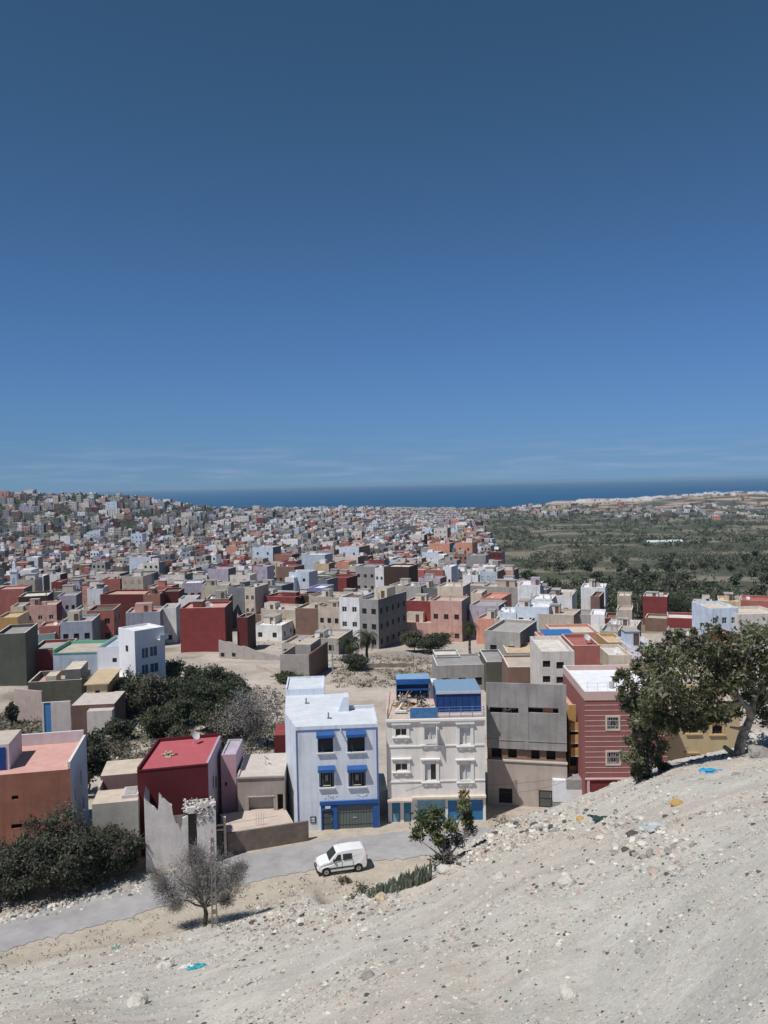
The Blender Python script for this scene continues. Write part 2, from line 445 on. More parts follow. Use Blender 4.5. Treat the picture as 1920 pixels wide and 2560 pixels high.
def build_light():
    w = bpy.data.worlds.new('World'); SC.world = w; w.use_nodes = True
    nt = w.node_tree; N, L = nt.nodes, nt.links
    bg = N['Background']
    sky = N.new('ShaderNodeTexSky'); sky.sky_type = 'NISHITA'; sky.sun_disc = False
    sky.sun_elevation = math.asin(SUN.z); sky.sun_rotation = math.atan2(SUN.x, SUN.y)
    sky.altitude = 0; sky.air_density = SKYP[0]; sky.dust_density = SKYP[1]; sky.ozone_density = SKYP[2]
    # the clear deep-blue air of the place: steep fall-off with height, red and green compressed
    tc = N.new('ShaderNodeTexCoord'); sx = N.new('ShaderNodeSeparateXYZ'); cx = N.new('ShaderNodeCombineXYZ')
    L.new(tc.outputs['Generated'], sx.inputs[0])
    k = N.new('ShaderNodeMath'); k.operation = 'MULTIPLY_ADD'; k.inputs[1].default_value, k.inputs[2].default_value = SKYK
    L.new(sx.outputs['Z'], k.inputs[0])
    zz = N.new('ShaderNodeMath'); zz.operation = 'MULTIPLY'
    L.new(sx.outputs['Z'], zz.inputs[0]); L.new(k.outputs[0], zz.inputs[1])
    L.new(sx.outputs['X'], cx.inputs['X']); L.new(sx.outputs['Y'], cx.inputs['Y']); L.new(zz.outputs[0], cx.inputs['Z'])
    nv = N.new('ShaderNodeVectorMath'); nv.operation = 'NORMALIZE'
    L.new(cx.outputs[0], nv.inputs[0]); L.new(nv.outputs[0], sky.inputs['Vector'])
    sr_, cr_ = N.new('ShaderNodeSeparateColor'), N.new('ShaderNodeCombineColor')
    L.new(sky.outputs['Color'], sr_.inputs[0])
    for i, (pw, ml) in enumerate(SKYC):
        p_ = N.new('ShaderNodeMath'); p_.operation = 'POWER'; p_.inputs[1].default_value = pw
        m_ = N.new('ShaderNodeMath'); m_.operation = 'MULTIPLY'; m_.inputs[1].default_value = ml
        L.new(sr_.outputs[i], p_.inputs[0]); L.new(p_.outputs[0], m_.inputs[0]); L.new(m_.outputs[0], cr_.inputs[i])
    # faint bank of sea haze and cloud wisps low over the horizon
    cm = N.new('ShaderNodeMapping'); cm.inputs['Scale'].default_value = (5, 5, 60)
    L.new(tc.outputs['Generated'], cm.inputs['Vector'])
    cn = N.new('ShaderNodeTexNoise'); cn.inputs['Scale'].default_value = 2.2; cn.inputs['Detail'].default_value = 5
    L.new(cm.outputs['Vector'], cn.inputs['Vector'])
    cr2 = N.new('ShaderNodeMapRange'); cr2.inputs['From Min'].default_value, cr2.inputs['From Max'].default_value = .46, .72
    L.new(cn.outputs['Fac'], cr2.inputs['Value'])
    bd = N.new('ShaderNodeValToRGB'); el = bd.color_ramp.elements
    el[0].position, el[0].color = 0, (.12, .12, .12, 1); el[1].position, el[1].color = .07, (0, 0, 0, 1)
    e = el.new(.016); e.color = (.36, .36, .36, 1)
    L.new(sx.outputs['Z'], bd.inputs['Fac'])
    mf = N.new('ShaderNodeMath'); mf.operation = 'MULTIPLY'; L.new(cr2.outputs['Result'], mf.inputs[0]); L.new(bd.outputs['Color'], mf.inputs[1])
    mxc = N.new('ShaderNodeMix'); mxc.data_type = 'RGBA'
    L.new(mf.outputs[0], mxc.inputs['Factor']); L.new(cr_.outputs[0], mxc.inputs['A']); mxc.inputs['B'].default_value = (6.2, 7.6, 10.5, 1)
    L.new(mxc.outputs['Result'], bg.inputs['Color']); bg.inputs['Strength'].default_value = SKYP[3]
    ld = bpy.data.lights.new('sun', 'SUN'); ld.energy = SUNE; ld.angle = rad(.5); ld.color = (1, .955, .89)
    o = bpy.data.objects.new('sun', ld); COL.objects.link(o)
    o.rotation_euler = SUN.to_track_quat('Z', 'Y').to_euler()
    o.location = (-60, -30, 140)

SKYP = (.7, 0, 1.0, .058)
SKYK = (1.1, .45)
SKYC = ((.68, .66), (.66, 1.24), (.95, 1.25))
SUNE = 4.4

def build_camera():
    cd = bpy.data.cameras.new('camera'); cam = bpy.data.objects.new('camera', cd); COL.objects.link(cam)
    cd.sensor_fit = 'HORIZONTAL'; cd.sensor_width = 36; cd.lens = F / 1920 * 36
    cd.clip_start, cd.clip_end = .1, 200000
    cam.matrix_world = Matrix(((_r.x, _u.x, -_f.x, 0), (_r.y, _u.y, -_f.y, 0), (_r.z, _u.z, -_f.z, 0), (0, 0, 0, 1)))
    SC.camera = cam
    SC.view_settings.view_transform = 'Standard'; SC.view_settings.look = 'None'
    SC.view_settings.exposure = EXPO; SC.view_settings.gamma = 1; SC.view_settings.use_curve_mapping = False
    SC.render.resolution_x, SC.render.resolution_y = 768, 1024
EXPO = 0.0
# ------------------------------------------------------------------ ordinary flat-roofed houses
HOUSES = []        # (u-centre, v-top, y, colour, label, root) for all single houses
FOOT = []          # footprints (cx, cy, r) already taken
COLWORD = {'white': 'white', 'offwhite': 'off-white', 'cream': 'cream', 'beige': 'beige', 'sand': 'sandy', 'ochre': 'ochre', 'grey': 'grey', 'concrete': 'bare concrete', 'darkgrey': 'dark grey',
           'slate': 'slate grey', 'pink': 'pink', 'salmon': 'salmon', 'rose': 'rose', 'red': 'red', 'maroon': 'maroon', 'brown': 'brown', 'darkbrown': 'dark brown', 'brick': 'brick-brown', 'lightblue': 'light blue',
           'paleblue': 'pale blue', 'bluegrey': 'blue-grey', 'lavender': 'lavender', 'violet': 'violet', 'green': 'green', 'olive': 'olive', 'teal': 'teal', 'blue': 'blue', 'orange': 'orange'}

def win_grid(w, H, fl, cols, ww=1.05, wh=1.25, m=.9):
    hs = []
    if not fl or not cols: return hs
    fh = (H - .9) / fl
    for f in range(fl):
        for c in range(cols):
            cx = w * (c + .5) / cols
            hs.append((cx - ww / 2, f * fh + min(1.0, fh * .35), cx + ww / 2, f * fh + min(1.0, fh * .35) + min(wh, fh * .5)))
    return hs

def add_windows(root, holes, style, o=(0, 0, 0), rz=0, dep=.1, name='window', mesh=None):
    c, s = math.cos(rz), math.sin(rz)
    for a, b, d, e in holes:
        x, y = a, dep
        put(name, mesh or WIN[style], root, (o[0] + x * c - y * s, o[1] + x * s + y * c, o[2] + b), (0, 0, rz), (d - a, 1, e - b))

def shell(mb, w, D, H, holes, side=1, par=.55, rim=2, rholes=(), z0=0):
    """four walls with parapet; front slot 0, other walls slot side, parapet top slot rim"""
    holes = facade(mb, (0, 0, 0), (1, 0, 0), (0, 1, 0), w, H, holes, 0, z0=z0)
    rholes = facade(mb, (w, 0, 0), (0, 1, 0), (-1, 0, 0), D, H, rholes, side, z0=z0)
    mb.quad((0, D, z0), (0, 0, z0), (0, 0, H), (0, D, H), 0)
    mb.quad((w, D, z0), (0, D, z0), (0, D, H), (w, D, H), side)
    t = .2
    A = [(0, 0), (w, 0), (w, D), (0, D)]; B = [(t, t), (w - t, t), (w - t, D - t), (t, D - t)]
    for i in range(4):
        j = (i + 1) % 4
        mb.quad((*A[i], H), (*A[j], H), (*B[j], H), (*B[i], H), rim)
        mb.quad((*B[i], H), (*B[j], H), (*B[j], H - par), (*B[i], H - par), 0)
    return holes, rholes

_flat = MB(); _flat.quad((0, 0, 0), (1, 0, 0), (1, 1, 0), (0, 1, 0))
ROOFMESH = {}
def roof_part(root, w, D, z, c, t=.2):
    if c not in ROOFMESH: ROOFMESH[c] = _flat.mesh('roof', [roofmat(c)])
    return put('roof', ROOFMESH[c], root, (t, t, z), scale=(w - 2 * t, D - 2 * t, 1))

def hut_part(root, x, y, z, w, d, h, c, rc='concrete'):
    mb = MB(); mb.box(0, w, 0, d, 0, h, 0, 1); e = R.choice((.12, -.004, -.004, .05)); mb.box(-e, w + e, -e, d + e, h, h + R.choice((.14, .3, .08)), 1 if e > 0 else 0, 1)
    if R.random() < .4: mb.box(w, w + U(.8, 2.2), d * .3, d, 0, U(.5, 1.1), R.randrange(2))
    o = mb.obj('roof_hut', [P(c), roofmat(rc)], root, loc=(x, y, z))
    put('door', DOORM, o, (w * .55, -.07, .05), (0, 0, 0), (min(.85, w * .4), 1, min(1.9, h * .85)))
    return o

DISHM = None
_st = []
def stubmesh():
    if not _st:
        m = MB(); m.box(-.14, .14, -.14, .14, 0, .9, 0)
        for x in (-.09, .09):
            for y in (-.09, .09): m.bar((x, y, .9), (x * 1.5, y * 1.2, 1.6), .02, 1, 4)
        _st.append(m.mesh('column_stub', [CEM, RUST]))
    return _st[0]
def dish(loc, label, rz=0, s=1.0, group='satellite dishes on the roofs'):
    """satellite dish on a short tripod pole, a thing standing on a roof"""
    global DISHM
    if DISHM is None:
        a, b, c = MB(), MB(), MB()
        n, k = 5, 14
        rings = []
        for i in range(n + 1):
            r = .5 * i / n
            rings.append([(r * math.cos(2 * math.pi * j / k), r * math.sin(2 * math.pi * j / k), .5 * r * r) for j in range(k)])
        for i in range(n):
            for j in range(k):
                q = (j + 1) % k
                a.quad(rings[i][j], rings[i][q], rings[i + 1][q], rings[i + 1][j])
        b.bar((0, 0, 0), (0, 0, .75), .03); b.bar((0, 0, .5), (.3, .1, 0), .015); b.bar((0, 0, .5), (-.3, .1, 0), .015); b.bar((0, 0, .5), (0, -.3, 0), .015)
        c.bar((0, 0, -.02), (0, .12, .55), .012); c.box(-.04, .04, .08, .2, .5, .58)
        DISHM = (a.mesh('reflector', [mat('dish_white', (.6, .6, .6), rough=.5)]), b.mesh('mast', [STEEL]), c.mesh('feed_arm', [STEEL]))
    t = thing('satellite_dish', loc, rz, label, 'satellite dish', group)
    t.scale = (s, s, s)
    put('mast', DISHM[1], t)
    r = put('reflector', DISHM[0], t, (0, -.05, .85), (rad(52), 0, 0))
    put('feed_arm', DISHM[2], r)
    return t

def house(label, u0, u1, vt, h, a=0, D=9., wall='beige', side=None, roof='concrete', fl=2, cols=2, ws='k', R2=0, par=.55, hut=None, name='house', y=None, wins=None, rim='offwhite', dsh=None, grp='flat roofed houses of the town', lo=63., sfl=None):
    if y is None: y = solve_y(u0, vt, h, lo)
    if u0 > 560 and y > 150 and a > -9: a = -17 - R.random() * 7
    p = Plane(u0, y, a, vt)
    w = p.st(u1, vt)[0]
    top = W(u0, vt, y).z
    cs = [p.o + p.d * s + p.n * t for s in (0, w) for t in (0, D)]
    zb = min(gz(c.x, c.y) for c in cs) - .4
    H = top - zb
    root = thing(name, (p.o.x, p.o.y, zb), p.a, label, 'house', grp)
    p.o.z = zb
    up = gz(p.o.x, p.o.y) - zb - .1
    holes = [p.rect(*q) for q in wins] if wins else [(A, B + up, C, E + up) for A, B, C, E in win_grid(w, H - up, fl, cols, min(1.15, w / max(cols, 1) * .5))]
    rh = [(A, B + up, C, E + up) for A, B, C, E in win_grid(D, H - up, sfl or fl or 2, R2)] if R2 else []
    if ws == 'k' and R.random() < .4: ws = R.choice('wb')
    mb = MB()
    holes, rh = shell(mb, w, D, H, holes, 1, par, 2, rh)
    mb.obj('wall', [P(wall), P(side or wall), P(rim)], root)  # side colours: bare party walls, plus shade put into right-hand walls
    roof_part(root, w, D, H - par, roof)
    add_windows(root, holes, ws)
    if rh: add_windows(root, rh, ws, (w, 0, 0), math.pi / 2)
    if hut: hut_part(root, w * hut[0], D * hut[1], H - par, w * hut[2], D * .3, hut[3], hut[4] if len(hut) > 4 else wall)
    if dsh: dish(p.o + p.d * (w * dsh[0]) + p.n * (D * .4) + Vector((0, 0, H - par)), dsh[1], U(-.5, .5), 1.2)
    if y > 150 and R.random() < .4:
        for sx, sy in R.sample(((.06, .06), (.94, .06), (.5, .5), (.94, .9), (.06, .9)), R.choice((2, 3, 4))): put('column_stub', stubmesh(), root, (w * sx, D * sy, H - par), (0, 0, U(-.1, .1)), (1, 1, U(.7, 1.5)))
    if not dsh and y > 110 and len(label.split()) <= 12 and R.random() < .22: dish(p.o + p.d * (w * U(.15, .85)) + p.n * (D * U(.08, .3)) + Vector((0, 0, H - par)), 'satellite dish on the ' + label, U(-.6, .6), U(.75, 1.1))
    c = p.o + p.d * (w / 2) + p.n * (D / 2)
    FOOT.append((c.x, c.y, w, D, p.a))
    uc, vc = proj(Vector((c.x, c.y, top)))
    HOUSES.append([uc, vt, y, wall, label, root])
    if hut is None and y > 150 and w > 4 and R.random() < .45: hut_part(root, w * U(.05, .45), D * U(.25, .55), H - par, w * U(.22, .5), D * U(.2, .4), U(1.1, 2.3), R.choice((wall, 'offwhite', 'concrete', 'cream')))
    return root, p, w, H
# ------------------------------------------------------------------ houses one can tell apart, read off row by row
def town_table():
    T = [
    # --- left quarter, near rows
    ('dark olive wall house at the left frame edge behind the lot', -12, 63, 1586, 9, 12, 10, 'olive', 'olive', 'grey', 0, 0, {}),
    ('low dark teal wall house right of the dark olive house', 63, 137, 1588, 5.5, 14, 9, 'teal', 'darkgrey', 'concrete', 0, 0, {}),
    ('low red walled house with blank front beside the green edged terrace', 75, 166, 1626, 5.2, 10, 10, 'red', 'maroon', 'concrete', 0, 0, {}),
    ('blue-grey two storey house left of the pink three storey house', 150, 230, 1556, 8.5, 10, 10, 'bluegrey', 'slate', 'concrete', 2, 3, dict(ws='k')),
    ('pink three storey house with cream corner bands and arched windows', 217, 284, 1527, 10.5, 8, 9, 'rose', 'brick', 'olive', 3, 2, dict(ws='b', R2=2, rim='cream')),
    ('sandy blank house wall just left of the pink three storey house', 184, 219, 1525, 9, 8, 9, 'sand', 'beige', 'concrete', 0, 0, {}),
    ('grey house with a row of dark windows and pinkish roof', 314, 400, 1532, 8.5, 8, 9, 'bluegrey', 'slate', 'pink', 1, 5, dict(hut=(.2, .4, .5, 1.8, 'pink'))),
    ('narrow blank white house beside the big red block', 404, 440, 1520, 9, 6, 8, 'white', 'bluegrey', 'concrete', 1, 1, {}),
    ('big blank red block house above the pale dirt lot', 449, 562, 1521, 10.2, 2, 10, 'red', 'maroon', 'pink', 0, 0, dict(rim='pink')),  # maroon side puts the block's right-hand shade into the colour
    ('dark maroon lower house tucked right of the big red block', 592, 618, 1543, 8, -9, 6, 'maroon', 'darkbrown', 'brown', 0, 0, {}),
    ('brown roofed low house between red block and white villa', 622, 668, 1536, 4.4, -14, 9, 'brown', 'brown', 'beige', 0, 0, {}),
    ('low white courtyard villa with bluish right wall', 632, 704, 1562, 4.0, -14, 13, 'white', 'lightblue', 'white', 1, 2, dict(R2=3)),
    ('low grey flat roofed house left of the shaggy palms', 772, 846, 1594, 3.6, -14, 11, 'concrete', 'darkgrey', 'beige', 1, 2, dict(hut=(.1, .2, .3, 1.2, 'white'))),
    ('low beige yard house between white villa and walled yard', 704, 768, 1607, 3.2, -14, 9, 'beige', 'brown', 'beige', 1, 3, dict(hut=(.4, .2, .3, 1.0, 'offwhite'))),
    ('low beige house behind the white courtyard villa', 700, 766, 1549, 4.5, -4, 10, 'cream', 'paleblue', 'cream', 1, 3, {}),
    ('yellowish beige house at the far left with orange terrace edge', -10, 44, 1545, 8, 10, 10, 'ochre', 'sand', 'sand', 2, 1, {}),
    ('beige house with shaded wall right of the orange edged house', 26, 58, 1517, 9, 12, 8, 'cream', 'darkgrey', 'concrete', 2, 1, {}),  # dark grey side is the wall's shade as colour
    ('pinkish house with cream balcony and dark red side', 58, 141, 1515, 9, 12, 8, 'pink', 'maroon', 'beige', 2, 3, dict(ws='w')),
    ('salmon pink wall house at the left frame edge', -12, 60, 1474, 11, 10, 10, 'rose', 'brown', 'pink', 1, 2, {}),
    ('dark brown windowless house behind the pinkish balcony house', 46, 119, 1492, 10.5, 14, 11, 'darkbrown', 'darkbrown', 'offwhite', 0, 0, {}),  # black-brown: a brown party wall with its shade coloured in
    ('small red and pink house in front of the blue-grey house', 97, 148, 1566, 7, 12, 7, 'rose', 'maroon', 'pink', 1, 2, {}),
    ('grey lavender house with small windows behind the balcony house', 143, 190, 1490, 9.5, 10, 9, 'lavender', 'slate', 'concrete', 2, 3, {}),
    ('plain white box house with dark opening on top', 217, 257, 1473, 10, 8, 9, 'white', 'bluegrey', 'concrete', 0, 0, dict(hut=(.5, .3, .4, 1.6, 'darkgrey'))),
    ('long dark red house wall under a pinkish parapet', 250, 358, 1486, 10, -6, 11, 'maroon', 'darkbrown', 'pink', 0, 0, dict(rim='pink')),
    ('brick red house framed in cream at the end of the long dark red wall', 358, 400, 1486, 10, 6, 9, 'brick', 'maroon', 'cream', 1, 1, dict(rim='cream')),
    ('deep maroon windowless house behind the narrow white house', 402, 448, 1479, 10, 4, 9, 'maroon', 'darkbrown', 'brown', 0, 0, {}),
    ('white roofed low house directly behind the big red block', 446, 490, 1498, 9.3, 4, 8, 'white', 'lavender', 'concrete', 0, 0, {}),
    ('dark brown house right behind the big red block', 514, 572, 1498, 9.4, 4, 9, 'brown', 'darkbrown', 'concrete', 0, 0, {}),
    ('tall slate wall house behind the dark maroon lower house', 570, 610, 1467, 12, 2, 9, 'slate', 'slate', 'grey', 0, 0, {}),
    ('beige four window house right of the tall slate wall', 611, 637, 1468, 12, 2, 9, 'cream', 'beige', 'concrete', 3, 2, {}),
    ('cream house with two windows behind the dark brown house', 505, 571, 1465, 11, 6, 9, 'cream', 'lavender', 'concrete', 2, 3, dict(hut=(.1, .3, .4, 1.8, 'beige'))),
    ('lavender house with white roof behind the maroon house', 455, 506, 1458, 10.5, 6, 9, 'lavender', 'slate', 'white', 2, 3, {}),
    ('pale grey-green long wall house left of the red gabled house', 636, 700, 1484, 9, 0, 9, 'paleblue', 'grey', 'concrete', 0, 0, {}),
    ('red house with stepped roof above the beige flat roofs', 662, 738, 1490, 9, 0, 8, 'red', 'maroon', 'red', 0, 0, dict(hut=(.5, .2, .45, 1.6, 'red'))),
    ('dark brown house right of the stepped red house', 742, 772, 1488, 9, 0, 9, 'darkbrown', 'brown', 'brown', 0, 0, {}),
    ('dark grey house behind the grey-green wall', 636, 704, 1462, 10, 0, 9, 'slate', 'darkgrey', 'concrete', 1, 2, {}),
    ('low beige house with wide flat roof behind the courtyard villa', 652, 742, 1522, 7, -8, 10, 'beige', 'brown', 'beige', 1, 2, dict(hut=(.0, .2, .3, 1.6, 'offwhite'))),
    ('dark brown blank house left of the ruined beige house', 738, 798, 1520, 8.4, -14, 9, 'brown', 'darkbrown', 'beige', 0, 0, {}),
    ('ruined looking beige house left of the white four window house', 795, 850, 1516, 9, -2, 9, 'beige', 'brown', 'beige', 2, 3, dict(ws='k')),
    ('wide beige roofed house behind the ruined beige house', 772, 852, 1490, 9.5, -4, 10, 'beige', 'brown', 'beige', 0, 0, {}),
    # --- middle
    ('white house with four square windows beside the unfinished grey block', 848, 898, 1493, 11.5, 2, 9, 'white', 'lightblue', 'brown', 3, 2, dict(ws='w', rim='white')),
    ('unfinished grey concrete block with dark open windows', 899, 945, 1497, 11.3, -27, 15, 'grey', 'darkgrey', 'concrete', 3, 2, dict(ws='k', R2=5, hut=(.3, .3, .7, 2.4, 'cream'))),
    ('bright red blank house right of the unfinished grey block', 1016, 1076, 1501, 9.5, 2, 9, 'red', 'maroon', 'offwhite', 0, 0, {}),
    ('beige pink house with tall brown windows behind the tall palm', 1076, 1154, 1501, 10, -4, 9, 'pink', 'slate', 'beige', 2, 3, dict(ws='b', rim='cream')),
    ('low pink-beige wall house below the bright red house', 1000, 1104, 1555, 4.6, 2, 8, 'pink', 'pink', 'pink', 0, 0, {}),
    ('grey wall house with shaded right half behind the bright red house', 1004, 1052, 1465, 11, 2, 9, 'concrete', 'darkgrey', 'grey', 1, 2, {}),  # shade of the right wall is coloured in as dark grey
    ('shaded side of the grey wall house built as separate house', 1052, 1093, 1469, 10.5, 2, 9, 'darkgrey', 'darkgrey', 'grey', 0, 0, {}),  # separate dark block standing in for its neighbour's shaded side
    ('beige house with small dark shed left of the unfinished long house', 1093, 1157, 1465, 11, 2, 9, 'cream', 'grey', 'cream', 1, 2, {}),
    ('dark grey low house right behind the beige house with shed', 1157, 1212, 1463, 10, 2, 9, 'grey', 'darkgrey', 'beige', 0, 0, {}),
    ('long unfinished beige house with a row of six black openings', 1206, 1295, 1466, 10.5, -3, 9, 'concrete', 'grey', 'beige', 1, 6, dict(ws='k', hut=(.3, .4, .55, 2, 'beige'))),
    ('tall white house with three upper windows above the pale blue houses', 1294, 1350, 1462, 12, -3, 9, 'white', 'bluegrey', 'white', 2, 3, dict(ws='k', hut=(.55, .2, .4, 2, 'lavender'))),
    ('white house with one small window and shade-tinted right wall', 1369, 1430, 1488, 9.8, -3, 12, 'white', 'bluegrey', 'beige', 2, 2, {}),  # white wall, its bluish shade painted in as blue-grey
    ('tall white house with shade-tinted side at the edge of the green valley', 1452, 1513, 1468, 11.5, -3, 9, 'white', 'bluegrey', 'white', 0, 0, {}),  # blue-grey side colour holds the shade on a white wall
    ('brown walled house between the two tall white houses', 1476, 1499, 1490, 10, -3, 9, 'brown', 'darkbrown', 'brown', 0, 0, {}),
    ('pale blue house with three windows under the tall white house', 1288, 1372, 1516, 8.6, -3, 9, 'lightblue', 'paleblue', 'white', 2, 3, dict(ws='k', rim='white')),
    ('light blue wing left of the pale blue three window house', 1245, 1290, 1530, 7.4, -3, 8, 'lightblue', 'paleblue', 'white', 1, 1, {}),
    ('white mid house with two black windows above the pale blue house', 1325, 1380, 1497, 9.4, -3, 9, 'white', 'lavender', 'white', 1, 3, {}),
    ('salmon house with dark red right wall', 1200, 1254, 1494, 9, -4, 11, 'salmon', 'brick', 'salmon', 1, 1, dict(rim='pink')),
    ('small cream hut house left of the salmon house', 1177, 1204, 1482, 9.5, 0, 8, 'cream', 'beige', 'cream', 0, 0, {}),
    ('grey-lavender house under the salmon house', 1174, 1247, 1512, 8.5, -2, 9, 'lavender', 'darkgrey', 'concrete', 1, 2, {}),
    ('low salmon house with red doorway below the grey-lavender house', 1190, 1240, 1545, 6.2, -2, 8, 'salmon', 'rose', 'beige', 0, 0, {}),
    ('beige terrace house with a black porch below the pale blue houses', 1236, 1326, 1549, 6.2, -2, 8, 'beige', 'brown', 'cream', 1, 2, {}),
    ('grey house with two windows and shaded right wall near the tall palm', 1211, 1300, 1576, 8.3, -24, 12, 'concrete', 'darkgrey', 'concrete', 2, 2, dict(ws='k', R2=3)),  # shade on the right wall comes from its dark grey colour
    ('flat beige roofed house behind the blue awning house', 1346, 1434, 1534, 7, -2, 9, 'beige', 'brown', 'beige', 0, 0, {}),
    ('grey chimney like house with white roof tank', 1440, 1477, 1536, 6.5, -2, 8, 'concrete', 'darkgrey', 'grey', 0, 0, {}),
    ('white terrace house left of the dark red wall', 1477, 1512, 1536, 7, -2, 8, 'white', 'maroon', 'white', 1, 1, {}),
    ('dark red wall house right of the white terrace house', 1513, 1542, 1545, 6.4, -2, 8, 'maroon', 'maroon', 'brown', 0, 0, {}),
    ('salmon roofed house behind the blue awning house', 1384, 1497, 1582, 6, -2, 9, 'salmon', 'brown', 'cream', 1, 2, {}),
    ('grey rubble house right of the salmon roofed house', 1500, 1545, 1577, 6, -2, 8, 'concrete', 'grey', 'concrete', 1, 2, {}),
    ('white roofed low house above the grey rubble house', 1515, 1592, 1562, 5.5, -2, 8, 'offwhite', 'brown', 'white', 0, 0, {}),
    ('dark red house with pink lower wall and white dish', 1432, 1500, 1614, 8.5, -2, 9, 'rose', 'brown', 'rose', 0, 0, dict(dsh=(.7, 'large white satellite dish on the dark red house right of the blue awning'))),
    ('yellow ochre house with one small window', 1520, 1566, 1606, 7, -2, 8, 'ochre', 'bluegrey', 'sand', 2, 1, dict(ws='b')),
    ('white-lavender house with roof terrace above the white roofed red house', 1576, 1650, 1620, 6.6, -2, 9, 'white', 'lightblue', 'lavender', 1, 2, dict(hut=(.1, .5, .5, 2.2, 'lightblue'))),
    ('small pink house below the white-lavender terrace', 1578, 1632, 1648, 6, -2, 8, 'pink', 'pink', 'lavender', 1, 1, {}),
    ('pale cream house strip right of the dark red house', 1522, 1580, 1638, 6.5, -2, 8, 'cream', 'teal', 'offwhite', 1, 2, {}),
    # --- right edge
    ('beige house with small window left of the far red house', 1543, 1578, 1489, 8.5, -2, 8, 'beige', 'darkgrey', 'offwhite', 2, 1, {}),
    ('beige lower house with dark porch under the far red house', 1541, 1580, 1524, 6, -2, 8, 'beige', 'brown', 'beige', 1, 1, {}),
    ('red house standing alone before the green valley', 1607, 1668, 1490, 8, -2, 8, 'red', 'darkbrown', 'offwhite', 0, 0, dict(hut=(.1, .3, .5, 1.2, 'offwhite'))),
    ('long low brown walled house above the red house with grey side', 1612, 1672, 1544, 3.5, 8, 7, 'brown', 'brown', 'beige', 0, 0, {}),
    ('low red house with grey right neighbour behind the big tree', 1669, 1736, 1544, 6, -2, 8, 'red', 'slate', 'offwhite', 0, 0, {}),
    ('grey-blue blank house between the low red house and the light blue block', 1736, 1786, 1545, 6.4, -2, 8, 'slate', 'slate', 'concrete', 0, 0, {}),
    ('beige house left behind the light blue three window block', 1730, 1778, 1511, 9, -2, 9, 'offwhite', 'grey', 'concrete', 2, 2, dict(hut=(.5, .3, .4, 1.8, 'offwhite'))),
    ('light blue block with three columns of windows at the right', 1776, 1846, 1521, 10, 0, 9, 'lightblue', 'paleblue', 'cream', 3, 3, dict(ws='w', rim='white')),
    ('long off-white house with scattered windows at the right frame edge', 1846, 1960, 1536, 9, 2, 9, 'offwhite', 'grey', 'cream', 2, 4, dict(ws='k')),
    ('yellowish roofed house behind the light blue block', 1796, 1852, 1502, 9, 0, 9, 'sand', 'brown', 'cream', 1, 3, {}),
    ('red-brown roofed houses row end at the right frame edge', 1852, 1950, 1500, 9, 0, 9, 'rose', 'brown', 'rose', 1, 4, {}),
    ('dark red house with white roof seen over the big tree', 1815, 1862, 1594, 6, 0, 8, 'red', 'maroon', 'white', 0, 0, {}),
    ('grey house with white roof peeping over the tree crown', 1670, 1740, 1588, 4.5, 0, 8, 'concrete', 'grey', 'offwhite', 0, 0, {}),
    # --- far middle rows
    ('red front house with dark left wall in the middle of town', 817, 866, 1443, 11, 0, 9, 'red', 'maroon', 'red', 0, 0, {}),
    ('dark grey house left of the red front house', 796, 818, 1449, 11, 0, 9, 'slate', 'slate', 'grey', 0, 0, {}),
    ('pale blue house with small windows left of the violet house', 722, 772, 1430, 12, 2, 9, 'lightblue', 'paleblue', 'concrete', 3, 2, {}),
    ('violet-blue house with two dark windows', 770, 808, 1469, 10, 0, 9, 'violet', 'bluegrey', 'white', 1, 2, dict(rim='white')),
    ('tall dark brown windowless house standing above its neighbours', 960, 1022, 1416, 15, 2, 10, 'darkbrown', 'darkbrown', 'offwhite', 0, 0, {}),
    ('narrow white house left of the tall dark brown house', 937, 959, 1420, 14, 2, 9, 'white', 'lightblue', 'white', 3, 2, {}),
    ('grey house with dark windows left of the narrow white house', 888, 938, 1415, 14, 2, 9, 'grey', 'slate', 'concrete', 3, 3, {}),
    ('salmon house with arcade in the middle of town', 841, 872, 1404, 13, 0, 9, 'salmon', 'cream', 'salmon', 2, 3, {}),
    ('cream house with arched openings right of the salmon house', 872, 890, 1415, 12, 0, 9, 'cream', 'cream', 'white', 2, 2, {}),
    ('pink house right of the tall dark brown house', 1023, 1060, 1424, 12, 0, 9, 'rose', 'pink', 'pink', 1, 1, {}),
    ('red-grey half rendered house left of the white cube houses', 1060, 1107, 1424, 12, 0, 9, 'rose', 'grey', 'grey', 0, 0, {}),
    ('white narrow house right of the half rendered house', 1107, 1128, 1417, 13, 0, 9, 'white', 'lightblue', 'white', 2, 2, {}),
    ('tall white cube house before the valley', 1195, 1231, 1418, 12, -2, 9, 'white', 'lavender', 'white', 1, 1, {}),
    ('lower white house left of the tall white cube house', 1157, 1195, 1437, 11, -2, 9, 'white', 'grey', 'white', 0, 0, {}),
    ('pale blue wall house at the tree edge right of the white cube', 1248, 1281, 1420, 11, 0, 8, 'paleblue', 'teal', 'white', 0, 0, {}),
    ('grey blank house among the trees behind the white cube', 1166, 1214, 1388, 13, 0, 9, 'grey', 'grey', 'concrete', 0, 0, {}),
    ('white house with dark openings behind the half rendered house', 1084, 1110, 1388, 13, 0, 9, 'white', 'grey', 'white', 2, 2, {}),
    ('brown house with a cream stair tower', 690, 736, 1416, 13, 2, 9, 'brown', 'brown', 'rose', 2, 2, dict(hut=(.0, .1, .3, 1.6, 'cream'))),
    ('red house with white rim beside the cream stair tower', 685, 730, 1386, 14, 2, 9, 'brick', 'maroon', 'rose', 0, 0, dict(rim='cream')),
    ('tall pale blue-grey blank house right of the red rimmed house', 754, 812, 1386, 16, 2, 9, 'paleblue', 'bluegrey', 'white', 0, 0, {}),
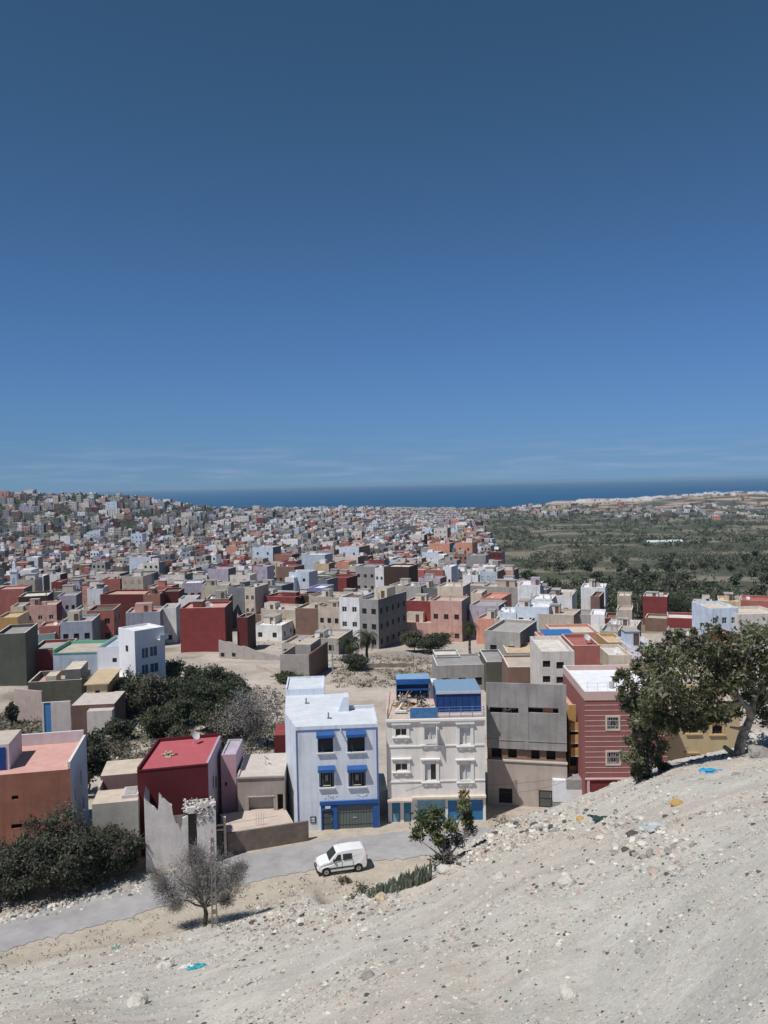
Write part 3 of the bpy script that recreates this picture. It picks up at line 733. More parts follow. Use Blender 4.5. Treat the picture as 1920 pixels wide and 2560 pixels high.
    ('small white house with two openings beside the pale blue house', 712, 735, 1444, 10, 2, 8, 'white', 'lightblue', 'white', 1, 2, {}),
    ('bright red house with dark right wall in the left middle town', 430, 468, 1430, 12, 2, 9, 'red', 'darkbrown', 'red', 0, 0, {}),
    ('dark green-grey blank house in the left middle town', 340, 384, 1434, 12, 4, 9, 'olive', 'darkgrey', 'grey', 0, 0, {}),
    ('rose red house above the long dark red wall', 255, 300, 1448, 11, 4, 9, 'rose', 'maroon', 'pink', 0, 0, {}),
    ('small red house beside the white tower house at the left', 128, 152, 1455, 11, 6, 8, 'red', 'rose', 'pink', 0, 0, {}),
    ('white narrow house with blue-grey neighbour below the minaret', 88, 108, 1441, 12, 6, 8, 'white', 'olive', 'white', 1, 1, {}),
    ('grey house with white framed windows behind the pale minaret', 66, 95, 1394, 14, 6, 9, 'white', 'grey', 'white', 2, 2, dict(ws='k')),
    ('beige house with shaded dark right half in the left town', 110, 137, 1425, 13, 6, 9, 'beige', 'olive', 'beige', 1, 1, {}),  # olive side colour stands in for shade on the right half
    ]
    for t in T:
        lab, u0, u1, vt, h, a, D, wl, sd, rf, fl, cols, o = t
        house(lab, u0, u1, vt, h, a, D, wl, sd, rf, fl, cols, **{k: v for k, v in o.items()})
town_table()
# ------------------------------------------------------------------ the near row of buildings
def q3(p): return Vector(p)

def blue_house():
    p = Plane(742, 70.7, 4.2, 1950, -31.15)
    root = thing('blue_house', p.o, p.a, 'pale blue three storey house with bright blue trim and blue garage gate', 'house')
    w = p.st(947, 1950)[0]; H = p.st(845, 1813)[1]
    wl = mat('pale_blue_plaster', (.62, .67, .76), rough=.9, var=.1, scale=.6, bump=.18, stain=.5, fine=7)
    rf = mat('whitewashed_roof', (.58, .62, .68), rough=.9, var=.1, scale=.8, stain=.2)
    wins = [p.rect(794, 1836, 833, 1881), p.rect(868, 1834, 912, 1879), p.rect(798, 1922, 835, 1968), p.rect(871, 1921, 914, 1966)]
    door = p.rect(806, 2025, 834, 2091); gate = p.rect(844, 2012, 932, 2090)
    inv = Matrix.Rotation(-p.a, 3, 'Z')
    L = lambda u, v, y: inv @ (W(u, v, y) - p.o)
    e = L(712, 1784, 75.4)                       # far end of the splayed left wall's first stretch
    far = L(714, 1738, 81.5)
    D1 = 5.2
    mb = MB()
    facade(mb, (0, 0, 0), (1, 0, 0), (0, 1, 0), w, H, wins + [door, gate], 0, .28)
    bl = Vector((e.x, e.y, 0)); fl = Vector((far.x, far.y, 0)); xr = w * .60
    seq = [Vector((w, 0, 0)), Vector((w, D1, 0)), Vector((xr, D1 + .4, 0)), Vector((xr, fl.y, 0)), fl, bl, Vector((0, 0, 0))]
    up = Vector((0, 0, H))
    for a, b in zip(seq, seq[1:]): mb.quad(a, b, b + up, a + up, 0)
    mb.obj('wall', [wl], root)
    mb = MB(); zr = Vector((0, 0, H - .02))
    mb.poly([Vector((0, 0, 0)) + zr] + [s + zr for s in seq[:-1]], 0)
    mb.obj('roof', [rf], root)
    # raised rear block, low parapets and the small stair hut on the roof
    mb = MB(); x0, x1 = fl.x + .03, fl.x + 4.0
    mb.box(x0, x1, fl.y - .1, fl.y + 4.6, 0, H + .62, 0, 1)
    mb.box(x0, x1, fl.y + 4.45, fl.y + 4.6, H + .62, H + .8, 0); mb.box(x0, x0 + .15, fl.y - .1, fl.y + 4.45, H + .62, H + .8, 0); mb.box(x1 - .15, x1, fl.y - .1, fl.y + 4.45, H + .62, H + .8, 0)
    mb.obj('raised_rear_roof', [wl, rf], root)
    mb = MB(); s, t = p.st(845, 1765, 4.4); s2 = p.st(872, 1765, 4.4)[0]
    mb.prism([(s, H - .02), (s2, H - .02), (s2, H + 1.35), (s + .55, H + 1.35)], 4.3, 6.0, 0)
    mb.box(xr, w, D1 - .18, D1 + .02, H - .02, H + .28, 0); mb.box(w - .16, w + .0, .3, D1 - .18, H - .02, H + .1, 0)
    mb.obj('roof_hut', [wl], root)
    pr = MB(); 
    for i in range(2):
        xx = p.st(765 + i * 55, 1745, 7.5 - 5 * i)[0]
        pr.bar((xx, 7.6 - 5.4 * i, H - .05), (xx, 7.6 - 5.4 * i, H + .55), .07); pr.box(xx - .12, xx + .3, 7.5 - 5.4 * i, 7.7 - 5.4 * i, H + .0, H + .08)
    pr.obj('vent_pipe', [mat('grey_plastic', (.2, .21, .23))], root)
    wp = MB(); s, t = p.st(851, 1822); wp.bar((s, .05, t), (s + .05, -.75, t - .12), .07); wp.obj('rain_spout', [STEEL], root)
    # blue band round the front
    mb = MB()
    a, zt = p.st(742, 1821); b, z2 = p.st(945, 1814)
    zz = H - .32
    mb.box(0.0, w, -.03, .0, zz - .15, zz, 0); mb.box(0., .14, -.028, 0, p.st(742, 2056)[1], zz - .15, 0); mb.box(w - .17, w, -.03, 0, p.st(945, 2001)[1], zz - .15, 0)
    mb.obj('trim_band', [mat('slate_blue_trim', (.09, .16, .34), rough=.7)], root)
    gl = mat('dark_shutter', (.022, .025, .03), rough=.6, scale=3)
    for k, (x0, z0, x1, z1) in enumerate(wins):
        f = MB()
        for X0, X1, Z0, Z1 in ((x0, x0 + .09, z0, z1), (x1 - .09, x1, z0, z1), (x0 + .09, x1 - .09, z1 - .09, z1), (x0 + .09, x1 - .09, z0, z0 + .07)):
            f.box(X0, X1, .02, .14, Z0, Z1)
        f.box((x0 + x1) / 2 - .03, (x0 + x1) / 2 + .03, .06, .13, z0 + .07, z1 - .09)
        wf = f.obj('window', [mat('dark_blue_frame', (.02, .045, .11), rough=.6)], root)
        g = MB(); g.quad((x0, .2, z0), (x1, .2, z0), (x1, .2, z1), (x0, .2, z1)); g.obj('pane', [gl], wf)
        aw = MB(); aw.prism([(-.42, z1 - .02), (-.42, z1 + .04), (0, z1 + .30), (0, z1 + .22)], x0 - .1, x1 + .1)
        for i in range(len(aw.v)): aw.v[i] = (aw.v[i][1], aw.v[i][0], aw.v[i][2])
        aw.box(x0 - .1, x1 + .1, -.46, -.42, z1 - .2, z1 + .05)
        aw.obj('awning', [BLUEP], wf)
        sl = MB(); sl.box(x0 - .08, x1 + .08, -.2, .1, z0 - .1, z0); sl.obj('sill', [mat('white_stone', (.6, .61, .63))], wf)
        if k > 1:
            gr = MB()
            for i in range(6): gr.bar((x0 + (x1 - x0) * (i + .5) / 6, -.0, z0), (x0 + (x1 - x0) * (i + .5) / 6, -.0, z1), .012, k=4)
            cx, cz = (x0 + x1) / 2, z0 + (z1 - z0) * .5
            for i in range(8):
                a0, a1 = 2 * math.pi * i / 8, 2 * math.pi * (i + 1) / 8
                gr.bar((cx + .07 * math.cos(a0), -.02, cz + .24 * math.sin(a0)), (cx + .07 * math.cos(a1), -.02, cz + .24 * math.sin(a1)), .03, 1, 4)
            gr.box(cx - .3, cx + .35, -.05, -.02, z0 + .12, z0 + .2, 1)
            gr.obj('window_grille', [STEEL, mat('cream_paint', (.6, .55, .42))], wf)
    # blue surround of door and gate
    X0, Z0, X1, Z1 = p.rect(803, 2000, 948, 2093)
    X1 = min(X1, w); m = MB()
    m.box(X0, door[0], -.1, 0, 0, Z1 - .3); m.box(door[2], gate[0], -.1, 0, 0, Z1 - .3); m.box(gate[2], X1, -.1, 0, 0, Z1 - .3)
    m.box(door[0], gate[2], -.1, 0, max(door[3], gate[3]), Z1 - .3); m.box(door[0], door[2], -.099, 0, door[3], gate[3])
    m.box(X0 - .1, X1 + .0, -.2, 0, Z1 - .3, Z1)
    m.obj('gate_surround', [BLUEP], root)
    d = MB(); d.box(door[0], door[2], .05, .1, 0, door[3], 0)
    for i in range(4): d.box(door[0] + .12, door[2] - .12, .02, .05, .15 + i * .55, .6 + i * .55, 1)
    dd = d.obj('door', [mat('deep_blue_steel', (.02, .06, .16), rough=.5), mat('door_panel_grey', (.07, .085, .08), rough=.6)], root)
    hd = MB(); hd.bar((door[2] - .12, -.02, 1.0), (door[2] - .12, -.02, 1.25), .02); hd.obj('handle', [STEEL], dd)
    g = MB(); n = 12; gw = (gate[2] - gate[0]) / n
    for i in range(n): g.box(gate[0] + i * gw + .015, gate[0] + (i + 1) * gw - .015, .04, .1, .03, gate[3], 0)
    g.box(gate[0], gate[2], .1, .14, 0, gate[3], 1); g.box((gate[0] + gate[2]) / 2 - .2, (gate[0] + gate[2]) / 2 + .15, 0, .04, 1.1, 1.18, 2)
    for z in (.5, 1.6, 2.4): g.box(gate[0], gate[2], .02, .039, z, z + .04, 1)
    g.obj('garage_gate', [mat('grey_green_steel', (.12, .14, .14), rough=.55, scale=2), mat('dark_gap', (.03, .04, .04)), STEEL], root)
    lp = MB(); s, t = p.st(820, 2017); lp.box(s - .25, s + .22, -.2, -.1, t - .1, t + .12); lp.obj('door_lamp', [mat('lamp_white', (.65, .65, .6))], root)
    b = p.rect(776, 2041, 790, 2057); k = MB()
    k.box(b[0], b[2], -.06, 0, b[1], b[3], 0); k.box(b[0] + .1, b[2] - .1, -.09, -.06, b[1] + .1, b[3] - .1, 1); k.box(b[0] + .1, b[2] - .1, -.1, -.09, b[1] + .27, b[1] + .31, 0)
    k.obj('meter_box', [mat('meter_box_frame', (.05, .06, .1)), mat('meter_box_front', (.6, .62, .66))], root)
    for i, (u, v) in enumerate(((826, 1991), (905, 1987))):
        s, t = p.st(u, v); k = MB()
        for j in range(14): k.stone((s + U(-.55, .55), -.01, t + U(-.12, .12)), U(.03, .08), flat=.4)
        k.obj('plaster_patch', [mat('worn_plaster', (.54, .58, .66))], root)
    return root

def arch(x0, x1, z0, z1, rise, n=10):
    return [(x0, z0), (x1, z0), (x1, z1 - rise)] + [((x0 + x1) / 2 + (x1 - x0) / 2 * math.cos(math.pi * i / n), z1 - rise + rise * math.sin(math.pi * i / n)) for i in range(1, n)] + [(x0, z1 - rise)]

def white_house():
    p = Plane(969, 72.2, .5, 1950, -31.1)
    root = thing('white_house', p.o, p.a, 'cream white three storey house with moulded windows and blue sheds on its roof', 'house')
    w = p.st(1213, 1950)[0]; H = p.st(1090, 1797)[1]; D = 9.5
    wl = mat('cream_white_plaster', (.70, .67, .65), rough=.9, var=.09, scale=.6, bump=.16, stain=.45, fine=7)
    ml = mat('white_moulding', (.74, .72, .70), rough=.85, var=.05)
    small = [p.rect(989, 1822, 1016, 1839), p.rect(989, 1909, 1018, 1926)]
    tall = [p.rect(1061, 1818, 1090, 1858), p.rect(1149, 1820, 1176, 1861), p.rect(1062, 1910, 1090, 1951), p.rect(1149, 1911, 1177, 1951)]
    doors = [p.rect(980, 2006, 1001, 2066), p.rect(1010, 2006, 1028, 2066)]
    shop = [p.rect(1044, 2000, 1114, 2071), p.rect(1120, 2000, 1208, 2073)]
    mb = MB()
    facade(mb, (0, 0, 0), (1, 0, 0), (0, 1, 0), w, H, small + tall + doors + shop, 0, .25)
    for a, b in (((w, 0, 0), (w, D, 0)), ((w, D, 0), (0, D, 0)), ((0, D, 0), (0, 0, 0))):
        a, b = Vector(a), Vector(b); mb.quad(a, b, b + Vector((0, 0, H)), a + Vector((0, 0, H)))
    mb.obj('wall', [wl], root)
    mb = MB(); mb.quad((0, 0, H - .01), (w, 0, H - .01), (w, D, H - .01), (0, D, H - .01)); mb.obj('roof', [mat('pinkish_terrace', (.5, .4, .35), rough=.9, var=.15)], root)
    mb = MB(); mb.box(-.06, w + .12, -.22, .02, H - .16, H + .02); mb.box(-.02, w + .05, -.1, 0, H - .42, H - .16); mb.obj('cornice', [ml], root)
    mb = MB()
    for v in (1864, 1952):
        z = p.st(1090, v)[1]; mb.box(0, w, -.07, 0, z - .06, z + .06)
    mb.obj('string_course', [ml], root)
    for k, (x0, z0, x1, z1) in enumerate(small + tall):
        wide = k < 2; f = MB(); m = .27
        top = z1 + .5
        f.box(x0 - m, x0, -.09, .05, z0 - .1, top - .08, 0); f.box(x1, x1 + m, -.09, .05, z0 - .1, top - .08, 0)
        f.box(x0 - m - .1, x1 + m + .1, -.24, 0, top - .08, top + .03, 0)             # hood
        a = arch(x0, x1, z1 - .02, z1 + .22, .2)
        # moulded arch infill under the hood
        f.prism([(x0, z1)] + [((x0 + x1) / 2 - (x1 - x0) / 2 * math.cos(math.pi * i / 8), z1 + .3 * math.sin(math.pi * i / 8)) for i in range(9)][1:-1] + [(x1, z1)], -.03, .02, 0)
        f.box(x0 - m - .06, x1 + m + .06, -.2, .05, z0 - .2, z0 - .1, 0)              # sill
        for sx in (x0 - .05, x1 - .2): f.box(sx, sx + .25, -.14, 0, z0 - .42, z0 - .2, 0)   # brackets
        fr = f.obj('window', [ml], root)
        g = MB(); g.quad((x0, .2, z0), (x1, .2, z0), (x1, .2, z1), (x0, .2, z1), 0 if wide or k == 4 else 1)
        xm = (x0 + x1) / 2
        g.box(xm - .04, xm + .04, .1, .19, z0, z1, 2)
        if k == 4: g.box(x0, xm - .04, .14, .18, z0, z1, 1)
        g.obj('pane', [GLASS, mat('closed_white_shutter', (.55, .56, .57), rough=.7), FRAMEW], fr)
        if k == 2:     # wrought balcony grille of the middle upper window, half open leaf
            b = MB(); b.box(x0, x1, -.2, -.17, z0, z0 + .4, 0); b.box(x1 + .02, x1 + .07, -.72, 0, z0 + .1, z1 + .1, 0); b.obj('open_shutter', [ml], fr)
    for x0, z0, x1, z1 in doors:
        d = MB(); d.box(x0, x1, .12, .2, 0, z1, 0); d.box(x0 + .1, x1 - .1, .1, .12, .1, z1 * .45, 1); d.box(x0 + .15, x1 - .15, .1, .12, z1 * .55, z1 - .2, 0)
        o = d.obj('door', [mat('teal_blue_door', (.03, .16, .29), rough=.5), mat('pale_teal_panel', (.14, .32, .45), rough=.5)], root)
        h = MB(); h.bar((x1 - .12, .06, 1), (x1 - .12, .06, 1.2), .02); h.obj('handle', [STEEL], o)
    for k, (x0, z0, x1, z1) in enumerate(shop):
        d = MB(); n = 9
        for i in range(n): d.box(x0, x1, .12 + .01 * (i % 2), .2, z1 * i / n, z1 * (i + 1) / n - .015, 0 if k or i < 5 else 1)
        d.obj('shop_shutter', [mat('shop_blue', (.035, .16, .36), rough=.5, scale=2), mat('shop_pale_blue', (.2, .36, .5), rough=.5, scale=2)], root)
    c = MB(); a, z = p.st(969, 1998); b = p.st(1030, 1998)[0]
    c.box(-.05, b, -.7, 0, z - .06, z + .08); c.obj('door_canopy', [mat('pink_slab', (.5, .42, .38))], root)
    c = MB(); z = p.st(1120, 1991)[1]; c.box(b + .02, w + .02, -.4, 0, z - .05, z + .12); c.obj('shop_canopy', [mat('cream_slab', (.62, .55, .45))], root)
    pl = MB(); pl.box(w - .2, w, -.1, 0, 0, z - .06); pl.obj('pilaster', [ml], root)
    # terrace structures: parts of the house
    bl, dk, pb = mat('blue_tarpaulin', (.02, .10, .30), rough=.6, var=.25, scale=2), mat('dark_blue_sheet', (.012, .05, .19), rough=.6, var=.2, scale=2), mat('pale_blue_roof_sheet', (.20, .30, .44), rough=.5, var=.08, scale=3)
    x0, x1 = p.st(1091, 1760, 2.2)[0], p.st(1203, 1760, 2.2)[0]
    s = MB(); zt = H + 1.85
    n = 16
    for i in range(n):
        A, B = x0 + (x1 - x0) * i / n, x0 + (x1 - x0) * (i + 1) / n; h = .03 * (i % 2)
        s.box(A, B, 2.0, 6.8, zt + .02 + h, zt + .06 + h, 0)
    s.box(x0 - .05, x1 + .05, 1.93, 2.0, zt - .12, zt + .12, 1)
    so = s.obj('shade_roof', [pb, mat('pale_beam', (.5, .52, .56))], root)
    k = MB(); k.box(x0 + .02, x1 - .02, 2.04, 2.1, H, zt - .1, 0); k.box(x0 + .02, x0 + .08, 2.1, 6.6, H, zt, 0)
    for i in range(7): k.box(x0 + (x1 - x0) * i / 7, x0 + (x1 - x0) * i / 7 + .05, 2.0, 2.04, H, zt - .12, 1)
    k.obj('tarpaulin_wall', [dk, mat('navy_pole', (.02, .04, .1))], so)
    r = MB()
    for z in (.16, .42, .68, .95): r.bar((x0, .35, H + z), (x1 + .05, .35, H + z), .025)
    for i in range(5): r.bar((x0 + (x1 - x0) * i / 4, .35, H), (x0 + (x1 - x0) * i / 4, .35, H + .98), .03)
    r.obj('railing', [mat('blue_railing', (.10, .2, .42), rough=.5)], root)
    a, b = p.st(1025, 1780, .3)[0], x0 - .05
    t = MB(); t.box(a, b, .3, .34, H, H + .95, 0); t.obj('balustrade_tarpaulin', [mat('faded_blue_tarpaulin', (.06, .17, .36), rough=.7, var=.25, scale=2.5)], root)
    a, b = p.st(990, 1720, 8)[0], p.st(1072, 1720, 8)[0]
    s = MB(); s.box(a, b, 6.6, 8.8, H + 2.0, H + 2.08, 0); s.box(a, b, 8.7, 8.8, H, H + 2.0, 1); s.box(a, b, 6.55, 6.6, H + 1.55, H + 2.06, 1); s.box(a, a + .05, 6.6, 8.7, H, H + 2, 1)
    s.box(a, b, 6.55, 6.6, H + .95, H + 1.1, 1)
    s.bar((a, 6.6, H), (a, 6.6, H + 2), .04, 2); s.bar((b, 6.6, H), (b, 6.6, H + 2), .04, 2)
    s.obj('blue_shelter', [mat('light_blue_edge', (.2, .34, .5)), bl, STEEL], root)
    s = MB(); a, b = p.st(1072, 1745, 7.5)[0], p.st(1092, 1745, 7.5)[0]; s.box(a, b, 7.2, 8.6, H, H + 1.6); s.obj('white_stair_hut', [ml], root)
    r = MB(); a = .12
    r.bar((a, .3, H), (a + .35, 6.4, H + .9), .035); r.bar((a, .3, H + .02), (a, .3, H + .9), .03); r.obj('edge_pole', [mat('brown_pole', (.16, .1, .08))], root)
    # loose things on the terrace
    def on(u, v, back): 
        s, z = p.st(u, v, back); return p.o + p.d * s + p.n * back + Vector((0, 0, H))
    j = MB()
    for i in range(60): j.stone((R.gauss(0, .55), R.gauss(0, .5), abs(R.gauss(.25, .3))), U(.08, .24), R.choice((0, 0, 1, 2)))
    for i in range(14): j.bar((U(-.7, .7), U(-.5, .5), .2), (U(-.9, .9), U(-.6, .6), U(.6, 1.4)), .03, R.choice((0, 1)), 5)
    j.stone((0, 0, 0), 1.3, 1, .3)
    tag(j.obj('junk_heap', [mat('junk_pale', (.5, .45, .38)), mat('junk_brown', (.24, .13, .06)), mat('junk_dark', (.05, .05, .05))], loc=on(1010, 1745, 5)), 'heap of pale and brown junk beside the blue shelter on the cream house roof', 'junk heap')
    j = MB()
    for i in range(40): j.leaf((R.gauss(0, .3), R.gauss(0, .3), U(.2, 1.3)), .16)
    for i in range(9): j.bar((U(-.3, .3), U(-.2, .2), 0), (U(-.5, .5), U(-.4, .4), U(.9, 1.5)), .03, 1, 5)
    tag(j.obj('clothes_rack', [mat('dark_laundry', (.035, .045, .05)), STEEL], loc=on(1052, 1760, 4)), 'rack of dark washing on the cream house roof terrace', 'clothes rack')
    j = MB(); j.bar((-.55, -.2, .25), (.1, .4, 1.05), .09, 0, 8); j.box(-.8, .3, -.45, -.1, .1, .28, 0); j.bar((-.7, -.3, 0), (-.7, -.3, .2), .03, 1); j.bar((.2, -.3, 0), (.2, -.3, .2), .03, 1)
    for i in range(12):
        a0, a1 = math.pi * 2 * i / 12, math.pi * 2 * (i + 1) / 12
        j.bar((.1 + .5 * math.cos(a0), .2, .75 + .5 * math.sin(a0)), (.1 + .5 * math.cos(a1), .2, .75 + .5 * math.sin(a1)), .09, 1, 5)
    tag(j.obj('water_heater', [mat('heater_white', (.62, .61, .58)), mat('heater_grey', (.25, .25, .25))], loc=on(1008, 1775, 2.2)), 'pale tilted solar water heater at the front of the cream house roof', 'water heater')

def grey_house():
    p = Plane(1217, 76.2, -12, 1850, -31.3)
    root = thing('concrete_house', p.o, p.a, 'unfinished grey concrete house with slit openings in a big blank upper wall', 'house')
    w = p.st(1417, 1850)[0]; H = p.st(1317, 1712)[1]; D = 9
    c1 = mat('grey_render', (.275, .268, .268), rough=.95, var=.24, scale=.5, bump=.35, stain=.7, fine=5)
    c2 = mat('brownish_render', (.40, .345, .315), rough=.95, var=.12, scale=.6, bump=.25, stain=.4, fine=5)
    z1 = p.st(1317, 1874)[1]; z0 = p.st(1317, 1903)[1]
    slits = [p.rect(1224, 1769, 1296, 1783), p.rect(1318, 1769, 1396, 1783)]
    ov = .35
    mb = MB()
    s2 = [(a, b - z1, c, d - z1) for a, b, c, d in slits]
    facade(mb, (0, 0, z1), (1, 0, 0), (0, 1, 0), w, H - z1, s2, 0, .22)
    V = lambda x, y, z: Vector((x, y, z))
    zf = slits[0][1] - .25
    for a, b in (((w, 0), (w, D)), ((w, D), (0, D)), ((0, D), (0, 0))): mb.quad(V(*a, z1), V(*b, z1), V(*b, zf), V(*a, zf), 0)
    mb.quad(V(w, .22, z1), V(0, .22, z1), V(0, .22, slits[0][1]), V(w, .22, slits[0][1]), 0); mb.quad(V(w, .22, slits[0][3]), V(0, .22, slits[0][3]), V(0, .22, H), V(w, .22, H), 0)
    mb.quad(V(0, 0, z1), V(0, D, z1), V(w, D, z1), V(w, 0, z1), 0)
    mb.box(0, w, 0.004, .24, H - .001, H + .08, 0); mb.quad(V(w, 0, z1), V(w, .22, z1), V(w, .22, H), V(w, 0, H), 0); mb.quad(V(0, 0, H), V(0, .22, H), V(0, .22, z1), V(0, 0, z1), 0)
    mb.box(w / 2 - .25, w / 2 + .2, -.035, 0, z1, H, 0); mb.box(0, w, -.05, 0, p.st(1317, 1852)[1] - .05, p.st(1317, 1852)[1] + .05, 0)
    mb.obj('upper_wall', [c1], root)
    mb = MB(); mb.quad(V(.02, .22, zf - .02), V(w - .02, .22, zf - .02), V(w - .02, D - .02, zf - .02), V(.02, D - .02, zf - .02)); mb.obj('roof', [CEM], root)
    # storage seen through the right slit
    a = slits[1]; mb = MB(); mb.quad(V(0, .6, slits[0][1] - .2), V(w, .6, slits[0][1] - .2), V(w, .6, slits[0][3] + .2), V(0, .6, slits[0][3] + .2), 0)
    mb.box((a[0] + a[2]) / 2, a[2] - .5, .3, .58, a[1] - .1, a[3] + .1, 1)
    a = slits[0]
    for i in range(14): mb.stone((U(a[0] + 1.2, a[2] - .2), .35, U(a[1], a[3] - .1)), U(.08, .2), R.choice((1, 2, 2)))
    mb.obj('stored_bricks', [DARK, mat('hollow_brick', (.42, .17, .09)), mat('pale_rubbish', (.5, .42, .38))], root)
    # recessed strip with dark openings
    mb = MB(); n = 4; hs = []
    for u0, u1 in ((1229, 1254), (1270, 1292), (1328, 1349), (1366, 1389)):
        q = p.rect(u0, 1876, u1, 1900, ov); hs.append((q[0], .1, q[2], z1 - z0 - .02))
    facade(mb, (0, ov, z0), (1, 0, 0), (0, 1, 0), w - .1, z1 - z0, hs, 0, .3)
    mb.quad(V(w - .1, ov, z0), V(w - .1, D, z0), V(w - .1, D, z1), V(w - .1, ov, z1), 0)
    mb.quad(V(0, D, z0), V(0, ov, z0), V(0, ov, z1), V(0, D, z1), 0)
    mb.obj('recessed_wall', [mat('reddish_block_wall', (.24, .15, .125), rough=.95, var=.25, scale=1.5, stain=.4)], root)
    mb = MB(); mb.box(.1, w - .2, ov + .35, ov + .4, z0, z1, 0); mb.obj('dark_backing', [DARK], root)  # near-black sheet standing in for shade behind the openings
    win = p.rect(1247, 1971, 1281, 2008, 0); door = p.rect(1347, 1976, 1381, 2045, 0); door = (door[0], .15, door[2], door[3])
    mb = MB(); facade(mb, (0, 0, 0), (1, 0, 0), (0, 1, 0), w, z0, [win, door], 0, .25)
    for a, b in (((w, 0), (w, D)), ((w, D), (0, D)), ((0, D), (0, 0))): mb.quad(V(*a, 0), V(*b, 0), V(*b, z0), V(*a, z0), 0)
    mb.quad(V(0, 0, z0), V(w, 0, z0), V(w, D, z0), V(0, D, z0), 0); mb.box(-.03, w + .06, -.12, .06, z0 - .1, z0 + .03, 1)
    mb.box(0, w, -.02, 0, 0, 1.25, 2) if False else None
    mb.obj('lower_wall', [c2, mat('pale_ledge', (.5, .45, .4)), c1], root)
    add_windows(root, [win], 'k', dep=.12)
    d = MB(); d.box(door[0], door[2], .1, .16, door[1], door[3], 0); d.box(door[0] + .1, door[2] - .1, .07, .1, door[1] + .15, door[3] - .9, 1); d.box(door[0] + .1, door[2] - .1, .07, .1, door[3] - .75, door[3] - .1, 1)
    o = d.obj('door', [mat('dark_steel_door', (.05, .05, .052), rough=.6), mat('dark_door_panel', (.085, .09, .08), rough=.6)], root)
    h = MB(); h.bar((door[2] - .15, .03, 1.2), (door[2] - .15, .03, 1.4), .02); h.obj('handle', [STEEL], o)
    s = MB(); s.box(door[0] - .2, door[2] + .2, -.45, -.02, -.3, .14); s.obj('doorstep', [mat('pale_ledge', ())], root)
    # whitewashed annex at the right end
    p2 = Plane(1383, 74.3, -4, 1980, -31.2)
    w2 = p2.st(1456, 1980)[0]; H2 = p2.st(1420, 1951)[1]; zc = p2.st(1420, 2005)[1]
    r2 = thing('white_annex', p2.o, p2.a, 'small whitewashed annex with grey plinth between grey house and red striped house', 'house')
    m = MB(); m.box(0, w2, 0, 3, zc, H2, 0); m.box(0, w2, .03, 3, 0, zc, 1); m.box(w2 * .45, w2 + .02, -.03, 3.02, p2.st(1420, 1972)[1], H2 + .06, 2)
    m.obj('wall', [mat('whitewash', (.66, .68, .72)), c1, mat('grey_render', ())], r2)

